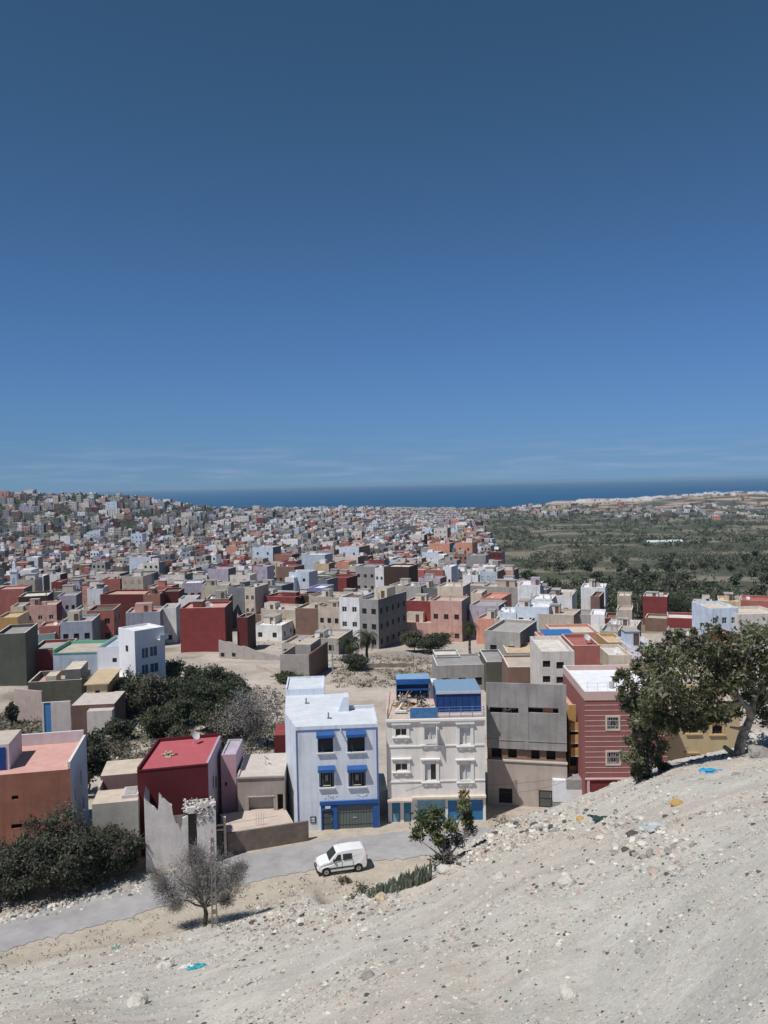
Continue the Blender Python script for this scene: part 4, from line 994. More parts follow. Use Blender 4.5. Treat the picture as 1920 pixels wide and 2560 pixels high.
def red_house():
    p = Plane(1462, 72.5, -2, 1800, -31.3)
    root = thing('striped_house', p.o, p.a, 'rose red house with thin white stripes and white roof behind the big tree', 'house')
    w = p.st(1668, 1800)[0]; H = p.st(1540, 1728)[1]; D = 10.5
    red = mat('rose_red_plaster', (.265, .10, .095), rough=.9, var=.08, scale=.7, stain=.25)
    wins = [p.rect(1518, 1793, 1546, 1822), p.rect(1518, 1880, 1548, 1909), p.rect(1600, 1794, 1630, 1823), p.rect(1600, 1881, 1630, 1910)]
    zg = p.st(1540, 1945)[1]; zp = p.st(1540, 1750)[1]
    V = lambda x, y, z: Vector((x, y, z))
    mb = MB(); facade(mb, (0, 0, 0), (1, 0, 0), (0, 1, 0), w, zp, wins, 0, .2)
    for a, b in (((w, 0), (w, D)), ((w, D), (0, D)), ((0, D), (0, 0))): mb.quad(V(*a, 0), V(*b, 0), V(*b, zp), V(*a, zp), 0)
    mb.obj('wall', [red], root)
    mb = MB(); t = .18
    for x0, x1, y0, y1 in ((0, w, -.06, t), (0, t, t, D), (w - t, w, t, D), (t, w - t, D - t, D)): mb.box(x0, x1, y0, y1, zp, H, 0, 1)
    mb.obj('parapet', [mat('pale_pink_plaster', (.52, .38, .35), var=.06), mat('white_coping', (.68, .66, .66))], root)
    mb = MB(); mb.quad(V(t, t, H - .5), V(w - t, t, H - .5), V(w - t, D - t, H - .5), V(t, D - t, H - .5)); mb.obj('roof', [mat('white_roof_paint', (.72, .74, .78), var=.1, scale=1.5)], root)
    mb = MB(); n = 15
    for i in range(n):
        z = zg + (zp - zg) * i / n
        mb.box(-.012, w, -.02, 0, z, z + .055)
    mb.obj('white_stripes', [mat('white_stripe', (.55, .42, .42))], root)
    for q in wins:
        f = MB(); x0, z0, x1, z1 = q
        for X0, X1, Z0, Z1 in ((x0 - .16, x0, z0 - .16, z1 + .16), (x1, x1 + .16, z0 - .16, z1 + .16), (x0, x1, z1, z1 + .16), (x0, x1, z0 - .16, z0)): f.box(X0, X1, -.06, .02, Z0, Z1)
        o = f.obj('window', [mat('cream_surround', (.56, .47, .42))], root)
        g = MB(); g.quad((x0, .18, z0), (x1, .18, z0), (x1, .18, z1), (x0, .18, z1)); g.obj('pane', [GLASS], o)
        g = MB()
        for i in range(5): g.bar((x0 + (x1 - x0) * (i + .5) / 5, -.03, z0), (x0 + (x1 - x0) * (i + .5) / 5, -.03, z1), .018, k=4)
        for a in (0, math.pi):
            pts = [((x0 + x1) / 2 + .35 * math.cos(a + i * math.pi / 6), z0 + (z1 - z0) * .4 + .4 * math.sin(a + i * math.pi / 6)) for i in range(7)]
            for u_, v_ in zip(pts, pts[1:]): g.bar((u_[0], -.04, u_[1]), (v_[0], -.04, v_[1]), .022, k=4)
        g.obj('window_grille', [mat('pale_iron', (.36, .36, .35))], o)
    mb = MB(); mb.box(-.02, w, -.1, 0, 0, zg - .08, 0); mb.box(-.05, w, -.25, 0, zg - .08, zg + .02, 1); mb.box(.1, .35, -.2, -.1, 0, zg - .08, 1)
    mb.obj('ground_floor_cladding', [mat('dark_red_plaster', (.15, .025, .028)), mat('pink_band', (.5, .36, .33))], root)
    r = MB()
    for i in range(8): r.bar((t + .1 + i * w / 8, .1, H), (t + .1 + i * w / 8, .1, H + .75), .015, k=4)
    r.bar((t, .1, H + .75), (w, .1, H + .75), .015, k=4); r.bar((t, .1, H + .4), (w, .1, H + .4), .012, k=4)
    r.obj('roof_railing', [STEEL], root)
    b = MB(); b.bar((3.2, 3, H - .5), (3.2, 3, H + .1), .25, 0, 10); b.obj('roof_vent', [mat('vent_grey', (.4, .38, .38))], root)
    # narrow ochre house in the gap, balconies on its front
    p = Plane(1422, 76.5, 0, 1800, -31.2)
    w = p.st(1462, 1800)[0]; H = p.st(1440, 1762)[1]; D = 8
    root = thing('balcony_house', p.o, p.a, 'narrow ochre house with stacked balconies squeezed between grey house and red striped house', 'house')
    m = MB(); shell(m, w, D, H, [p.rect(1424, 1822, 1440, 1842), p.rect(1424, 1888, 1442, 1915)], 1, .4); m.obj('wall', [P('ochre'), P('ochre'), P('pink')], root)
    roof_part(root, w, D, H - .4, 'pink')
    add_windows(root, [p.rect(1424, 1822, 1440, 1842), p.rect(1424, 1888, 1442, 1915)], 'k')
    for v in (1818, 1848, 1880):
        z = p.st(1440, v)[1]; b = MB(); b.box(-.05, w * .72, -1.0, 0, z - .12, z, 0); b.box(-.05, w * .72, -1.0, -.92, z, z + .75, 1); b.obj('balcony', [mat('cream_slab', ()), P('ochre')], root)
    s = MB(); s.box(w * .72, w, -.7, 0, 0, H - 1.6); s.obj('pink_stair_tower', [P('salmon')], root)
    # ochre house seen under the tree
    p = Plane(1668, 75, -2, 1850, -31.4)
    w = p.st(1850, 1850)[0]; H = p.st(1740, 1772)[1]
    root = thing('ochre_house', p.o, p.a, 'yellow ochre house with cream window surrounds seen beneath the big tree', 'house')
    wins = [p.rect(1718, 1888, 1740, 1907), p.rect(1780, 1889, 1801, 1910), p.rect(1722, 1812, 1746, 1833), p.rect(1780, 1813, 1806, 1835)]
    m = MB(); wins, _ = shell(m, w, 9, H, wins, 1, .5)
    m.obj('wall', [mat('yellow_ochre_plaster', (.46, .36, .22), var=.07, stain=.3), P('brown'), P('cream')], root)
    roof_part(root, w, 9, H - .5, 'sand')
    for x0, z0, x1, z1 in wins:
        f = MB()
        f.box(x0 - .18, x0, -.07, .02, z0, z1 + .2); f.box(x1, x1 + .18, -.07, .02, z0, z1 + .2); f.box(x0 - .3, x1 + .3, -.14, .02, z1 + .2, z1 + .32); f.box(x0 - .3, x1 + .3, -.16, .02, z0 - .14, z0)
        f.prism([(x0, z1 + .2), (x0, z1 - .15), ((x0 + x1) / 2, z1 + .08), (x1, z1 - .15), (x1, z1 + .2)], -.02, .02)
        o = f.obj('window', [mat('ochre_moulding', (.5, .37, .2))], root)
        g = MB(); g.quad((x0, .16, z0), (x1, .16, z0), (x1, .16, z1 + .1), (x0, .16, z1 + .1)); g.box((x0 + x1) / 2 - .03, (x0 + x1) / 2 + .03, .1, .15, z0, z1); g.obj('pane', [DARK], o)

def left_houses():
    # red-roofed house
    p = Plane(345, 66.4, 13, 1990, -31.3)
    w = p.st(522, 1990)[0]; H = p.st(433, 1919)[1]; D = 7.6
    root = thing('red_roof_house', p.o, p.a, 'dark red house with a bright red flat roof behind the ruined white walls', 'house')
    V = lambda x, y, z: Vector((x, y, z))
    dr = mat('deep_red_plaster', (.10, .015, .019), rough=.9, var=.1, scale=.6, stain=.25); lav = mat('lavender_plaster', (.42, .36, .44), rough=.9, var=.08, scale=.6, stain=.25)
    m = MB(); t = .18
    m.quad(V(0, 0, 0), V(w, 0, 0), V(w, 0, H), V(0, 0, H), 0); m.quad(V(0, D, 0), V(0, 0, 0), V(0, 0, H), V(0, D, H), 0); m.quad(V(w, D, 0), V(0, D, 0), V(0, D, H), V(w, D, H), 0)
    hs = facade(m, (w, 0, 0), (0, 1, 0), (-1, 0, 0), D, H, [(2.2, 4.6, 2.7, 5.6), (4.8, 2.4, 5.3, 3.4)], 1)
    for x0, x1, y0, y1 in ((0, t, .0, D), (t, w, D - t, D)): m.box(x0, x1, y0 + .004, y1, H, H + .3, 0)
    m.box(-.03, w + .02, -.04, .14, H - .05, H + .06, 0); m.box(w - t, w, .14, D - t, H, H + .1, 1)
    SK = .17
    m.v = [(x + SK * y, y, z) for x, y, z in m.v]
    m.obj('wall', [dr, lav], root)
    m = MB(); m.quad(V(t, .14, H + .012), V(w - t, .14, H + .012), V(w - t, D - t, H + .012), V(t, D - t, H + .012)); m.v = [(x + SK * y, y, z) for x, y, z in m.v]; m.obj('roof', [mat('red_roof_paint', (.42, .10, .12), rough=.85, var=.1, scale=1.2, stain=.15)], root)
    for q in hs: add_windows(root, [q], 'b', (w + SK * q[0], 0, 0), math.pi / 2 - .17)
    m = MB(); q = p.rect(410, 2020, 522, 2060); m.box(q[0], w, -.03, 0, p.st(460, 2080)[1], p.st(460, 2036)[1]); m.obj('bare_plinth', [CEM], root)
    on = lambda u, v, b: p.o + p.d * p.st(u, v, b)[0] + p.n * b + V(0, 0, H + .02)
    j = MB()
    for i in range(26): j.stone((R.gauss(0, .3), R.gauss(0, .25), abs(R.gauss(.12, .15))), U(.07, .2), R.choice((0, 0, 1)))
    j.stone((0, 0, -.05), .75, 0, .3)
    tag(j.obj('rubble_heap', [mat('rubble_tan', (.4, .34, .25)), mat('rubble_dark', (.08, .075, .06))], loc=on(423, 1895, 3.2)), 'small tan rubble heap in the middle of the red roof', 'rubble heap')
    dish(on(488, 1870, 6.0), 'white satellite dish at the back of the red roof', 1.0, .85)
    # pink house behind its right side
    p = Plane(553, 72.6, 2, 1950, -31.2)
    w = p.st(591, 1950)[0]; H = p.st(572, 1852, 4)[1]; D = 4.5
    root = thing('pink_lavender_house', p.o, p.a, 'narrow pink and lavender house at the right side of the red roofed house', 'house')
    m = MB(); shell(m, w, D, H, [p.rect(562, 1955, 568, 1965)], 1, .12); m.obj('wall', [mat('pink_lilac_plaster', (.47, .30, .36), var=.1, scale=.5, stain=.35), lav, P('lavender')], root)
    roof_part(root, w, D, H - .12, 'lavender'); add_windows(root, [p.rect(562, 1955, 568, 1965)], 'b')
    # grey low house with a roll-up garage opening
    p = Plane(594, 71.4, 3, 1990, -31.2)
    w = p.st(712, 1990)[0]; H = p.st(650, 1941)[1]; D = 6.2
    root = thing('garage_house', p.o, p.a, 'low grey house with pale flat roof and wide shaded garage opening', 'house')
    g = p.rect(622, 1992, 684, 2052); g = (g[0], 0.1, g[2], g[3]); d2 = p.rect(694, 1985, 708, 2040)
    m = MB(); facade(m, (0, 0, 0), (1, 0, 0), (0, 1, 0), w, H, [g, d2], 0, .5)
    for a, b in (((w, 0), (w, D)), ((w, D), (0, D)), ((0, D), (0, 0))): m.quad(V(*a, 0), V(*b, 0), V(*b, H), V(*a, H), 0)
    m.box(-.05, w + .05, -.12, .1, H - .14, H, 0); m.obj('wall', [mat('brown_grey_render', (.33, .29, .265), var=.15, scale=.6, stain=.4)], root)
    m = MB(); m.quad(V(0, .1, H - .01), V(w, .1, H - .01), V(w, D, H - .01), V(0, D, H - .01)); m.box(-.0, .14, .1, D, H - .005, H + .15, 0); m.obj('roof', [mat('pale_cement_roof', (.5, .45, .42), var=.12, scale=1, stain=.25)], root)
    m = MB(); m.box(g[0], g[2], .5, .55, 0, g[3], 0); m.box(g[0] - .1, g[2] + .1, -.05, 0, g[3], g[3] + .08, 1); m.obj('garage_door', [CEM, mat('pale_ledge', ())], root)
    m = MB(); m.box(d2[0], d2[2], .42, .46, d2[1] - .02, d2[3], 0); m.obj('dark_doorway', [DARK], root)  # near-black panel in place of the shade inside the doorway
    dish(p.o + p.d * p.st(664, 1905, 3)[0] + p.n * 3 + V(0, 0, H), 'small grey satellite dish on the pale roof of the low garage house', 2.2, .7)
    m = MB(); q = Plane(686, 80, 4, 1860); ww = q.st(714, 1860)[0]; m.box(0, ww, 0, 4, -.5, q.st(700, 1838)[1], 0, 1)
    r = thing('red_shed', q.o, q.a, 'small dark red shed peeping out left of the pale blue house', 'shed'); m.obj('wall', [mat('deep_red_plaster', ()), P('red')], r)
    # brick-orange house at the left edge
    p = Plane(-60, 65.6, 11, 1990, -31.2)
    w = p.st(178, 1990)[0]; H = p.st(90, 1930)[1]; D = 7.8
    root = thing('orange_house', p.o, p.a, 'brick orange walled house with pink roof terrace and blue-white side at left edge', 'house')
    wl = mat('brick_orange_plaster', (.27, .115, .08), var=.2, scale=.6, stain=.6, bump=.2, fine=6)
    h1, h2 = p.rect(29, 1989, 46, 1999), p.rect(28, 2060, 56, 2071)
    m = MB(); facade(m, (0, 0, 0), (1, 0, 0), (0, 1, 0), w, H, [h1, h2], 0, .3)
    rh = facade(m, (w, 0, 0), (0, 1, 0), (-1, 0, 0), D, H + .5, [(1.5, 4.2, 2.1, 5.3), (4.3, 4.6, 4.9, 5.8), (5.2, 1.8, 5.8, 3.0)], 1)
    m.quad(V(0, D, 0), V(0, 0, 0), V(0, 0, H), V(0, D, H), 0); m.quad(V(w, D, 0), V(0, D, 0), V(0, D, H), V(w, D, H), 0)
    m.obj('wall', [wl, mat('blue_white_plaster', (.5, .56, .68), var=.1, stain=.3)], root)
    m = MB(); m.box(0, w - .2, D - .2, D, H, H + 1.05, 0, 1); m.box(w - .22, w - .004, .1, D, H, H + .6, 0, 1); m.obj('parapet', [mat('pale_lilac_plaster', (.55, .48, .5), var=.08, stain=.3), mat('white_coping', ())], root)
    m = MB(); m.quad(V(0, .01, H - .01), V(w - .2, .01, H - .01), V(w - .2, D - .2, H - .01), V(0, D - .2, H - .01)); m.obj('roof', [mat('pink_terrace', (.56, .33, .29), var=.12, scale=1, stain=.2)], root)
    add_windows(root, rh, 'l', (w, 0, 0), math.pi / 2)
    for q in (h1, h2): add_windows(root, [q], 'k', dep=.25)
    s1 = p.st(30, 1900, 2)[0]
    m = MB(); m.box(s1 - 4, s1, 1.2, 5.4, H, H + 2.2, 0, 1); o = m.obj('roof_hut', [mat('pale_lilac_plaster', ()), mat('beige_roof', (.48, .42, .36))], root)
    m = MB(); m.box(s1 - 1.15, s1 - .28, 1.12, 1.2, H + .02, H + 1.95); m.obj('door', [mat('deep_blue_door', (.01, .04, .2), rough=.5)], o)
    # low grey stepped house between
    p = Plane(231, 64.6, 11, 2050, -31.2)
    w = p.st(346, 2050)[0]; H = p.st(288, 2006)[1]; D = 3
    root = thing('stepped_house', p.o, p.a, 'low grey stepped house with cream roof edges left of the red roofed house', 'house')
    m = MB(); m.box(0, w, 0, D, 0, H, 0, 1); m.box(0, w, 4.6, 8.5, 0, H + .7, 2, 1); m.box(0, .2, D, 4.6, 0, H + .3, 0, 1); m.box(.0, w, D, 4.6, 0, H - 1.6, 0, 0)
    m.obj('wall', [CEM, mat('cream_roof_screed', (.52, .45, .37), var=.15, scale=1.2), mat('dull_maroon_plaster', (.2, .13, .13))], root)  # muted maroon on the rear block's walls
    m = MB(); x0 = p.st(308, 1990, 1.5)[0]; m.box(x0, x0 + 1.3, .6, 2.6, H - .01, H + .28, 0); m.box(x0 + .2, x0 + 1.1, .8, 2.4, H + .28, H + .33, 1); m.obj('roof_hatch', [mat('pale_lilac_plaster', ()), CEM], root)
    # roofless white ruin
    p = Plane(362, 63.6, 14, 2080, -31.3)
    m = MB()
    S = lambda *a: [p.st(u, v) for u, v in a]
    root = thing('ruined_building', p.o, p.a, 'roofless white ruined building with jagged walls and rubble in front of the red house', 'ruin')
    wm = mat('weathered_white_wall', (.60, .57, .57), rough=.95, var=.14, scale=.8, bump=.35, stain=.5, fine=5)
    J = lambda ps: [q for i in range(len(ps) - 1) for q in [ps[i]] + [((ps[i][0] * (3 - k) + ps[i + 1][0] * k) / 3 + U(-.07, .07), (ps[i][1] * (3 - k) + ps[i + 1][1] * k) / 3 + U(-.12, .12)) for k in (1, 2)]] + [ps[-1]]
    a = S((362, 1996), (380, 2016), (394, 2030), (397, 1984), (412, 2000), (430, 2014), (431, 2034), (440, 2058), (452, 2078), (456, 2046), (470, 2040))
    xb = p.st(470, 2100)[0]; x2 = p.st(492, 2100)[0]; x3 = p.st(540, 2100)[0]; xd = p.st(499, 2100)[0]
    m.prism([(0, 0), (xb, 0)] + J(a)[::-1], 0, .3, 0)
    zt = p.st(480, 2034)[1]
    m.box(xb, x2, 0.002, .298, zt, zt + .5)
    b = S((492, 2026), (500, 2010), (515, 2004), (528, 2008), (539, 2006)); m.prism([(x2, 0), (x3, 0)] + J(b)[::-1], 0, .3, 0)
    m.prism([(0, 0), (0, a[0][1]), (.3, a[0][1] - .6), (.3, 0)], .3, 4, 0)
    m.obj('front_wall', [wm], root)
    m = MB(); zz = p.st(480, 2030)[1]
    m.box(xb - .2, x3, .3, 2.6, zz - .25, zz, 0)
    for i in range(260):
        s = U(.4 * xb + .6 * a[8][0], x3); m.stone((s, U(.0, 2.4), zz + abs(R.gauss(.05, .14))), U(.05, .15), R.choice((0, 0, 1, 2)))
    for i in range(30): m.stone((U(x2, x3), -.02, U(zz - .9, zz + .4)), U(.06, .16), R.choice((0, 1, 2)))
    m.obj('rubble_roof', [mat('white_rubble', (.55, .53, .5)), mat('grey_rubble', (.3, .28, .26)), mat('dark_rubble', (.06, .055, .05))], root)
    m = MB(); m.box(xb, x2, .9, .95, 0, zt + .2, 0); m.box(xb - .3, xb, .3, .95, 0, zt, 0); m.obj('dark_doorway', [mat('shadowed_inner_wall', (.12, .115, .11))], root)  # shade inside the ruin is put into this wall's dark colour
    m = MB()
    for u0, u1, v in ((531, 536, 2052), (560, 569, 2042)):
        c = p.st(u0, 2100, 1.0)[0]; m.box(c, c + .2, .9, 1.12, 0, p.st(u0, v, 1)[1], 0)
    c0, c1 = p.st(537, 2100, 1.2)[0], p.st(561, 2100, 1.2)[0]
    for v in (2062, 2074): z = p.st(548, v, 1)[1]; m.box(c0 - .2, c1, .95, 1.05, z - .09, z + .05, 0)
    m.obj('gate_post', [mat('pale_post', (.5, .43, .36))], root)
    m = MB(); m.box(c0, c1, 1.2, 1.28, 0, p.st(548, 2080, 1.2)[1]); m.obj('gate_leaf', [mat('dull_green_steel', (.09, .1, .085))], root)
    # brown yard wall with concrete terrace behind
    p = Plane(569, 66.4, 19.5, 2100, -31.25)
    w = p.st(772, 2090)[0]; z0, z1 = p.st(575, 2083)[1], p.st(766, 2054)[1]
    root = thing('yard_wall', p.o, p.a, 'low brown block wall along the street left of the pale blue house', 'wall')
    m = MB(); m.prism([(0, 0), (w, 0), (w, z1), (0, z0)], 0, .22, 0); m.obj('wall', [mat('brown_block_wall', (.17, .135, .115), var=.3, scale=1.1, stain=.4, bump=.3, fine=4)], root)
    zt = min(z0, z1) - .12
    m = MB(); m.prism([(0.02, 0), (w - 1.2, 0), (w - 1.2, z1 - .15), (0.02, z0 - .12)], .222, 4.6, 0); m.obj('terrace_slab', [mat('pinkish_screed', (.5, .42, .37), var=.12, scale=.8, stain=.2)], root)
    m = MB()
    for i in range(4): x = 2.6 + i * .22; m.bar((x, 1, zt), (x + .05, 1, zt + 1.1), .012, k=4)
    m.bar((.2, .8, zt + .7), (4.5, .8, zt + .7), .012, k=4)
    m.obj('rebar', [RUST], root)

def lot_houses():
    """white corner villa, yellow house, yards and walls round the left lot"""
    V = lambda x, y, z: Vector((x, y, z))
    lo = 95.
    p = Plane(338, 117, 46, 1640)
    # corner villa tower: left face lit, right face in shade
    top = W(338, 1582, 117).z; zb = gz(p.o.x, p.o.y) - .6; p.o.z = zb; H = top - zb
    wR = p.st(412, 1600)[0]
    pl = Plane(301, 120.5, -36, 1640); L = (V(pl.o.x, pl.o.y, 0) - V(p.o.x, p.o.y, 0)).length
    root = thing('corner_villa', p.o, p.a, 'tall white corner villa with blue tinted windows beside the dirt lot', 'house')
    wt = mat('villa_white', (.72, .72, .76), var=.05, scale=.5, stain=.2)
    wins = [p.rect(355, 1620, 371, 1645), p.rect(375, 1616, 393, 1640), p.rect(355, 1662, 371, 1686), p.rect(376, 1658, 396, 1680)]
    m = MB(); facade(m, (0, 0, 0), (1, 0, 0), (0, 1, 0), wR, H, wins, 0, .15)
    lh = [(.42 * L, H * .74, .58 * L, H * .82), (.42 * L, H * .44, .58 * L, H * .52), (.2 * L, H * .17, .34 * L, H * .21)]
    facade(m, (0, L, 0), (0, -1, 0), (1, 0, 0), L, H, lh, 0, .15)
    m.quad(V(wR, 0, 0), V(wR, L, 0), V(wR, L, H), V(wR, 0, H)); m.quad(V(wR, L, 0), V(0, L, 0), V(0, L, H), V(wR, L, H))
    for x0, x1, y0, y1 in ((0, wR, 0, .2), (0, .2, .2, L), (wR - .2, wR, .2, L), (.2, wR - .2, L - .2, L)): m.box(x0 + .003, x1 - .003, y0 + .003, y1 - .003, H - .01, H + .25)
    m.obj('wall', [wt], root); roof_part(root, wR, L, H, 'white', .2)
    for q in wins:
        g = MB(); g.quad((q[0], .14, q[1]), (q[2], .14, q[1]), (q[2], .14, q[3]), (q[0], .14, q[3])); g.box((q[0] + q[2]) / 2 - .04, (q[0] + q[2]) / 2 + .04, .08, .13, q[1], q[3], 1)
        g.obj('window', [mat('tinted_glass', (.05, .10, .17), rough=.25), FRAMEW], root)
    add_windows(root, lh, 'k', (0, L, 0), -math.pi / 2)
    b = MB(); q = p.rect(392, 1580, 412, 1596); b.box(q[0], wR + .1, -.9, .0, q[1] - .1, q[1]); b.box(q[0], wR + .1, -.9, -.84, q[1], q[1] + .7); b.obj('balcony', [wt], root)
    FOOT.append((p.o.x, p.o.y + 3, wR, L, p.a))
    # lower white wing with green edged terrace
    p = Plane(243, 121, 3, 1640); top = W(243, 1619, 121).z; zb = gz(p.o.x, p.o.y) - .5; p.o.z = zb; H = top - zb; w = p.st(303, 1640)[0]; D = 10
    root = thing('green_terrace_house', p.o, p.a, 'lower white house with green edged roof terrace left of the corner villa', 'house')
    hs = [p.rect(281, 1645, 292, 1656)]
    m = MB(); shell(m, w, D, H, hs, 0, .5); m.obj('wall', [wt, wt, mat('green_coping', (.16, .40, .28))], root); roof_part(root, w, D, H - .5, 'paleblue'); add_windows(root, hs, 'b')
    m = MB(); m.box(-7.5, -.02, 2.5, D, 0, H - 1.2, 0, 1); m.box(-7.5, -.02, 2.42, 2.5, H - 1.3, H - 1.1, 2); m.box(-7.5, -7.3, 2.5, D, H - 1.2, H - .6, 2); m.box(-7.3, -.02, D - .2, D, H - 1.2, H - .7, 2)
    m.obj('terrace_wing', [P('paleblue'), roofmat('beige'), mat('green_coping', ())], root)
    a = MB(); z = p.st(270, 1684)[1]; a.box(-1.0, w + 2.5, -3, -.02, z - .15, z + .0); a.obj('porch_slab', [wt], root)
    k = MB(); k.box(-.6, w + 2.2, -2.9, -.05, 0, z - .15, 0); k.box(-.6, 1.4, -2.95, -2.9, .2, z - .2, 1); k.obj('porch_wall', [P('offwhite'), DARK], root)
    # yellow house
    p = Plane(217, 109, 8, 1730); top = W(217, 1712, 109).z; zb = gz(p.o.x, p.o.y) - .8; p.o.z = zb; H = top - zb; w = p.st(268, 1730)[0]; D = 9
    root = thing('yellow_house', p.o, p.a, 'small yellow ochre house with tan flat roof in front of the corner villa', 'house')
    hs = [p.rect(238, 1726, 250, 1748)]; hs = [(hs[0][0], hs[0][1] - .3, hs[0][2], hs[0][3])]
    m = MB(); shell(m, w, D, H, hs, 1, .1, 2, [(1.5, 1.2, 2.6, 2.5), (4.2, 1.2, 5.3, 2.5)]); m.obj('wall', [P('sand'), P('ochre'), P('sand')], root)
    roof_part(root, w, D, H - .1, 'sand', .05); add_windows(root, hs, 'k', name='door'); add_windows(root, [(1.5, 1.2, 2.6, 2.5), (4.2, 1.2, 5.3, 2.5)], 'k', (w, 0, 0), math.pi / 2)
    e = MB(); e.box(-.3, w + .3, -.3, D + .2, H - .02, H + .1); e.obj('eaves_slab', [roofmat('sand')], root)
    # pale terrace in front
    p = Plane(178, 103, 6, 1760); top = W(178, 1764, 103).z; zb = gz(p.o.x, p.o.y) - .8; H = top - zb; w = p.st(286, 1760)[0]
    root = thing('low_terrace_house', (p.o.x, p.o.y, zb), p.a, 'low house with pale cement terrace roof at the edge of the tree grove', 'house')
    m = MB(); m.box(0, w, 0, 6.5, 0, H, 0, 1); m.box(w * .42, w, -1.4, 0, 0, H - .5, 2, 1); m.obj('wall', [mat('dim_brown_plaster', (.16, .1, .09)), mat('pale_cement_roof', ()), P('offwhite')], root)
    # courtyard house with lime-washed front and blue door
    p = Plane(104, 100, 9, 1770); top = W(104, 1757, 100).z; zb = gz(p.o.x, p.o.y) - .6; p.o.z = zb; H = top - zb; w = p.st(176, 1770)[0]
    root = thing('courtyard_wall', p.o, p.a, 'whitewashed yard wall with a bright blue door by the rubble slope', 'wall')
    d = p.rect(105, 1757, 114, 1786); d = (.25, .6, max(1.1, d[2]), d[3])
    m = MB(); facade(m, (0, 0, 0), (1, 0, 0), (0, 1, 0), w, H, [d], 0, .2); m.quad(V(0, .3, 0), V(w, .3, 0), V(w, .3, H), V(0, .3, H)); m.quad(V(0, 0, H), V(w, 0, H), V(w, .3, H), V(0, .3, H)); m.quad(V(w, 0, 0), V(w, .3, 0), V(w, .3, H), V(w, 0, H)); m.quad(V(0, .3, 0), V(0, 0, 0), V(0, 0, H), V(0, .3, H))
    m.obj('wall', [mat('limewash', (.56, .5, .48), var=.1, stain=.35)], root)
    m = MB(); m.box(d[0], d[2], .1, .16, d[1], d[3]); m.obj('door', [mat('bright_blue_door', (.06, .2, .45), rough=.5)], root)
    q = Plane(36, 112, -21, 1740); top = W(36, 1722, 112).z; zb2 = gz(q.o.x, q.o.y) - .8; q.o.z = zb2; H2 = top - zb2; w2 = q.st(104, 1750)[0]
    root = thing('garden_wall', q.o, q.a, 'long pinkish garden wall running down to the blue door', 'wall')
    m = MB(); m.prism([(0, -1), (w2, -1), (w2, H2 + .0), (0, H2)], 0, .3); m.obj('wall', [mat('pinkish_mud_wall', (.42, .34, .31), var=.12, stain=.3)], root)
    p = Plane(70, 113, 10, 1720); top = W(70, 1706, 113).z; zb = gz(p.o.x, p.o.y) - .6; p.o.z = zb; H = top - zb; w = p.st(204, 1720)[0]
    root = thing('yard_house', p.o, p.a, 'dark walled yard house with pale broken roofs below the red walled house', 'house')
    m = MB(); hs = [(w * .72, 1.2, w * .78, 2.2)]; shell(m, w, 7, H, hs, 1, .8); m.obj('wall', [mat('dark_olive_plaster', (.12, .115, .095), var=.2, stain=.4), P('olive'), P('cream')], root); roof_part(root, w, 7, H - .8, 'pink')
    add_windows(root, hs, 'k')
    m = MB(); m.box(w * .68, w * .98, .5, 6, H - .8, H + 1.4, 0, 1); m.box(w * .3, w * .5, 1, 4, H - .8, H + .5, 1, 1); m.obj('roof_hut', [P('darkgrey'), roofmat('cream')], root)
    # long broken wall past the red block
    p = Plane(547, 170, -27, 1630); top = W(547, 1600, 170).z; zb = gz(p.o.x, p.o.y) - 2; p.o.z = zb; H = top - zb; w = p.st(700, 1650)[0]
    H1 = p.st(700, 1642)[1]
    root = thing('boundary_wall', p.o, p.a, 'long grey broken boundary wall with two small windows past the big red block', 'wall')
    m = MB(); pts = [(0, -2), (w, -2.5), (w, H1)] + [(w * (1 - i / 12), H1 + (H - H1) * i / 12 + U(-.25, .25)) for i in range(1, 12)] + [(0, H)]
    m.prism(pts, 0, .35); m.obj('wall', [mat('grey_rubble_wall', (.36, .33, .31), var=.15, stain=.35)], root)
    for u in (552, 580):
        q = p.rect(u, 1632, u + 9, 1642); g = MB(); g.box(q[0], q[2], -.04, 0, q[1], q[3], 0); g.box(q[0] - .1, q[2] + .1, -.1, 0, q[1] - .15, q[1], 1); g.obj('window', [DARK, P('cream')], root)
    q = MB(); a, b = p.st(528, 1646)[0], p.st(640, 1660)[0]; q.box(a * .2, w * .62, -2.2, -.02, -1.5, .5); q.obj('footing', [mat('pale_ledge', ())], root)
    p = Plane(700, 139, -12, 1660); top = W(700, 1636, 139).z; zb = gz(p.o.x, p.o.y) - .8; p.o.z = zb; H = top - zb; w = p.st(772, 1660)[0]; D = 12
    root = thing('walled_yard', p.o, p.a, 'walled yard with brown shaded right wall at the edge of the bare lot', 'wall')
    m = MB()
    for x0, x1, y0, y1, k in ((0, w, 0, .3, 0), (w - .3, w, .3, D, 1), (0, .3, .3, D, 0)): m.box(x0, x1, y0, y1, 0, H, k)
    m.box(w * .2, w * .75, D * .45, D, 0, H + .7, 0, 2); m.obj('wall', [mat('grey_rubble_wall', ()), P('brown'), P('beige')], root)  # brown on the right wall includes its shade
    for i in range(9):
        u = U(650, 745); v = 1612 + (u - 650) * .12; g = W(u, v, 150); 
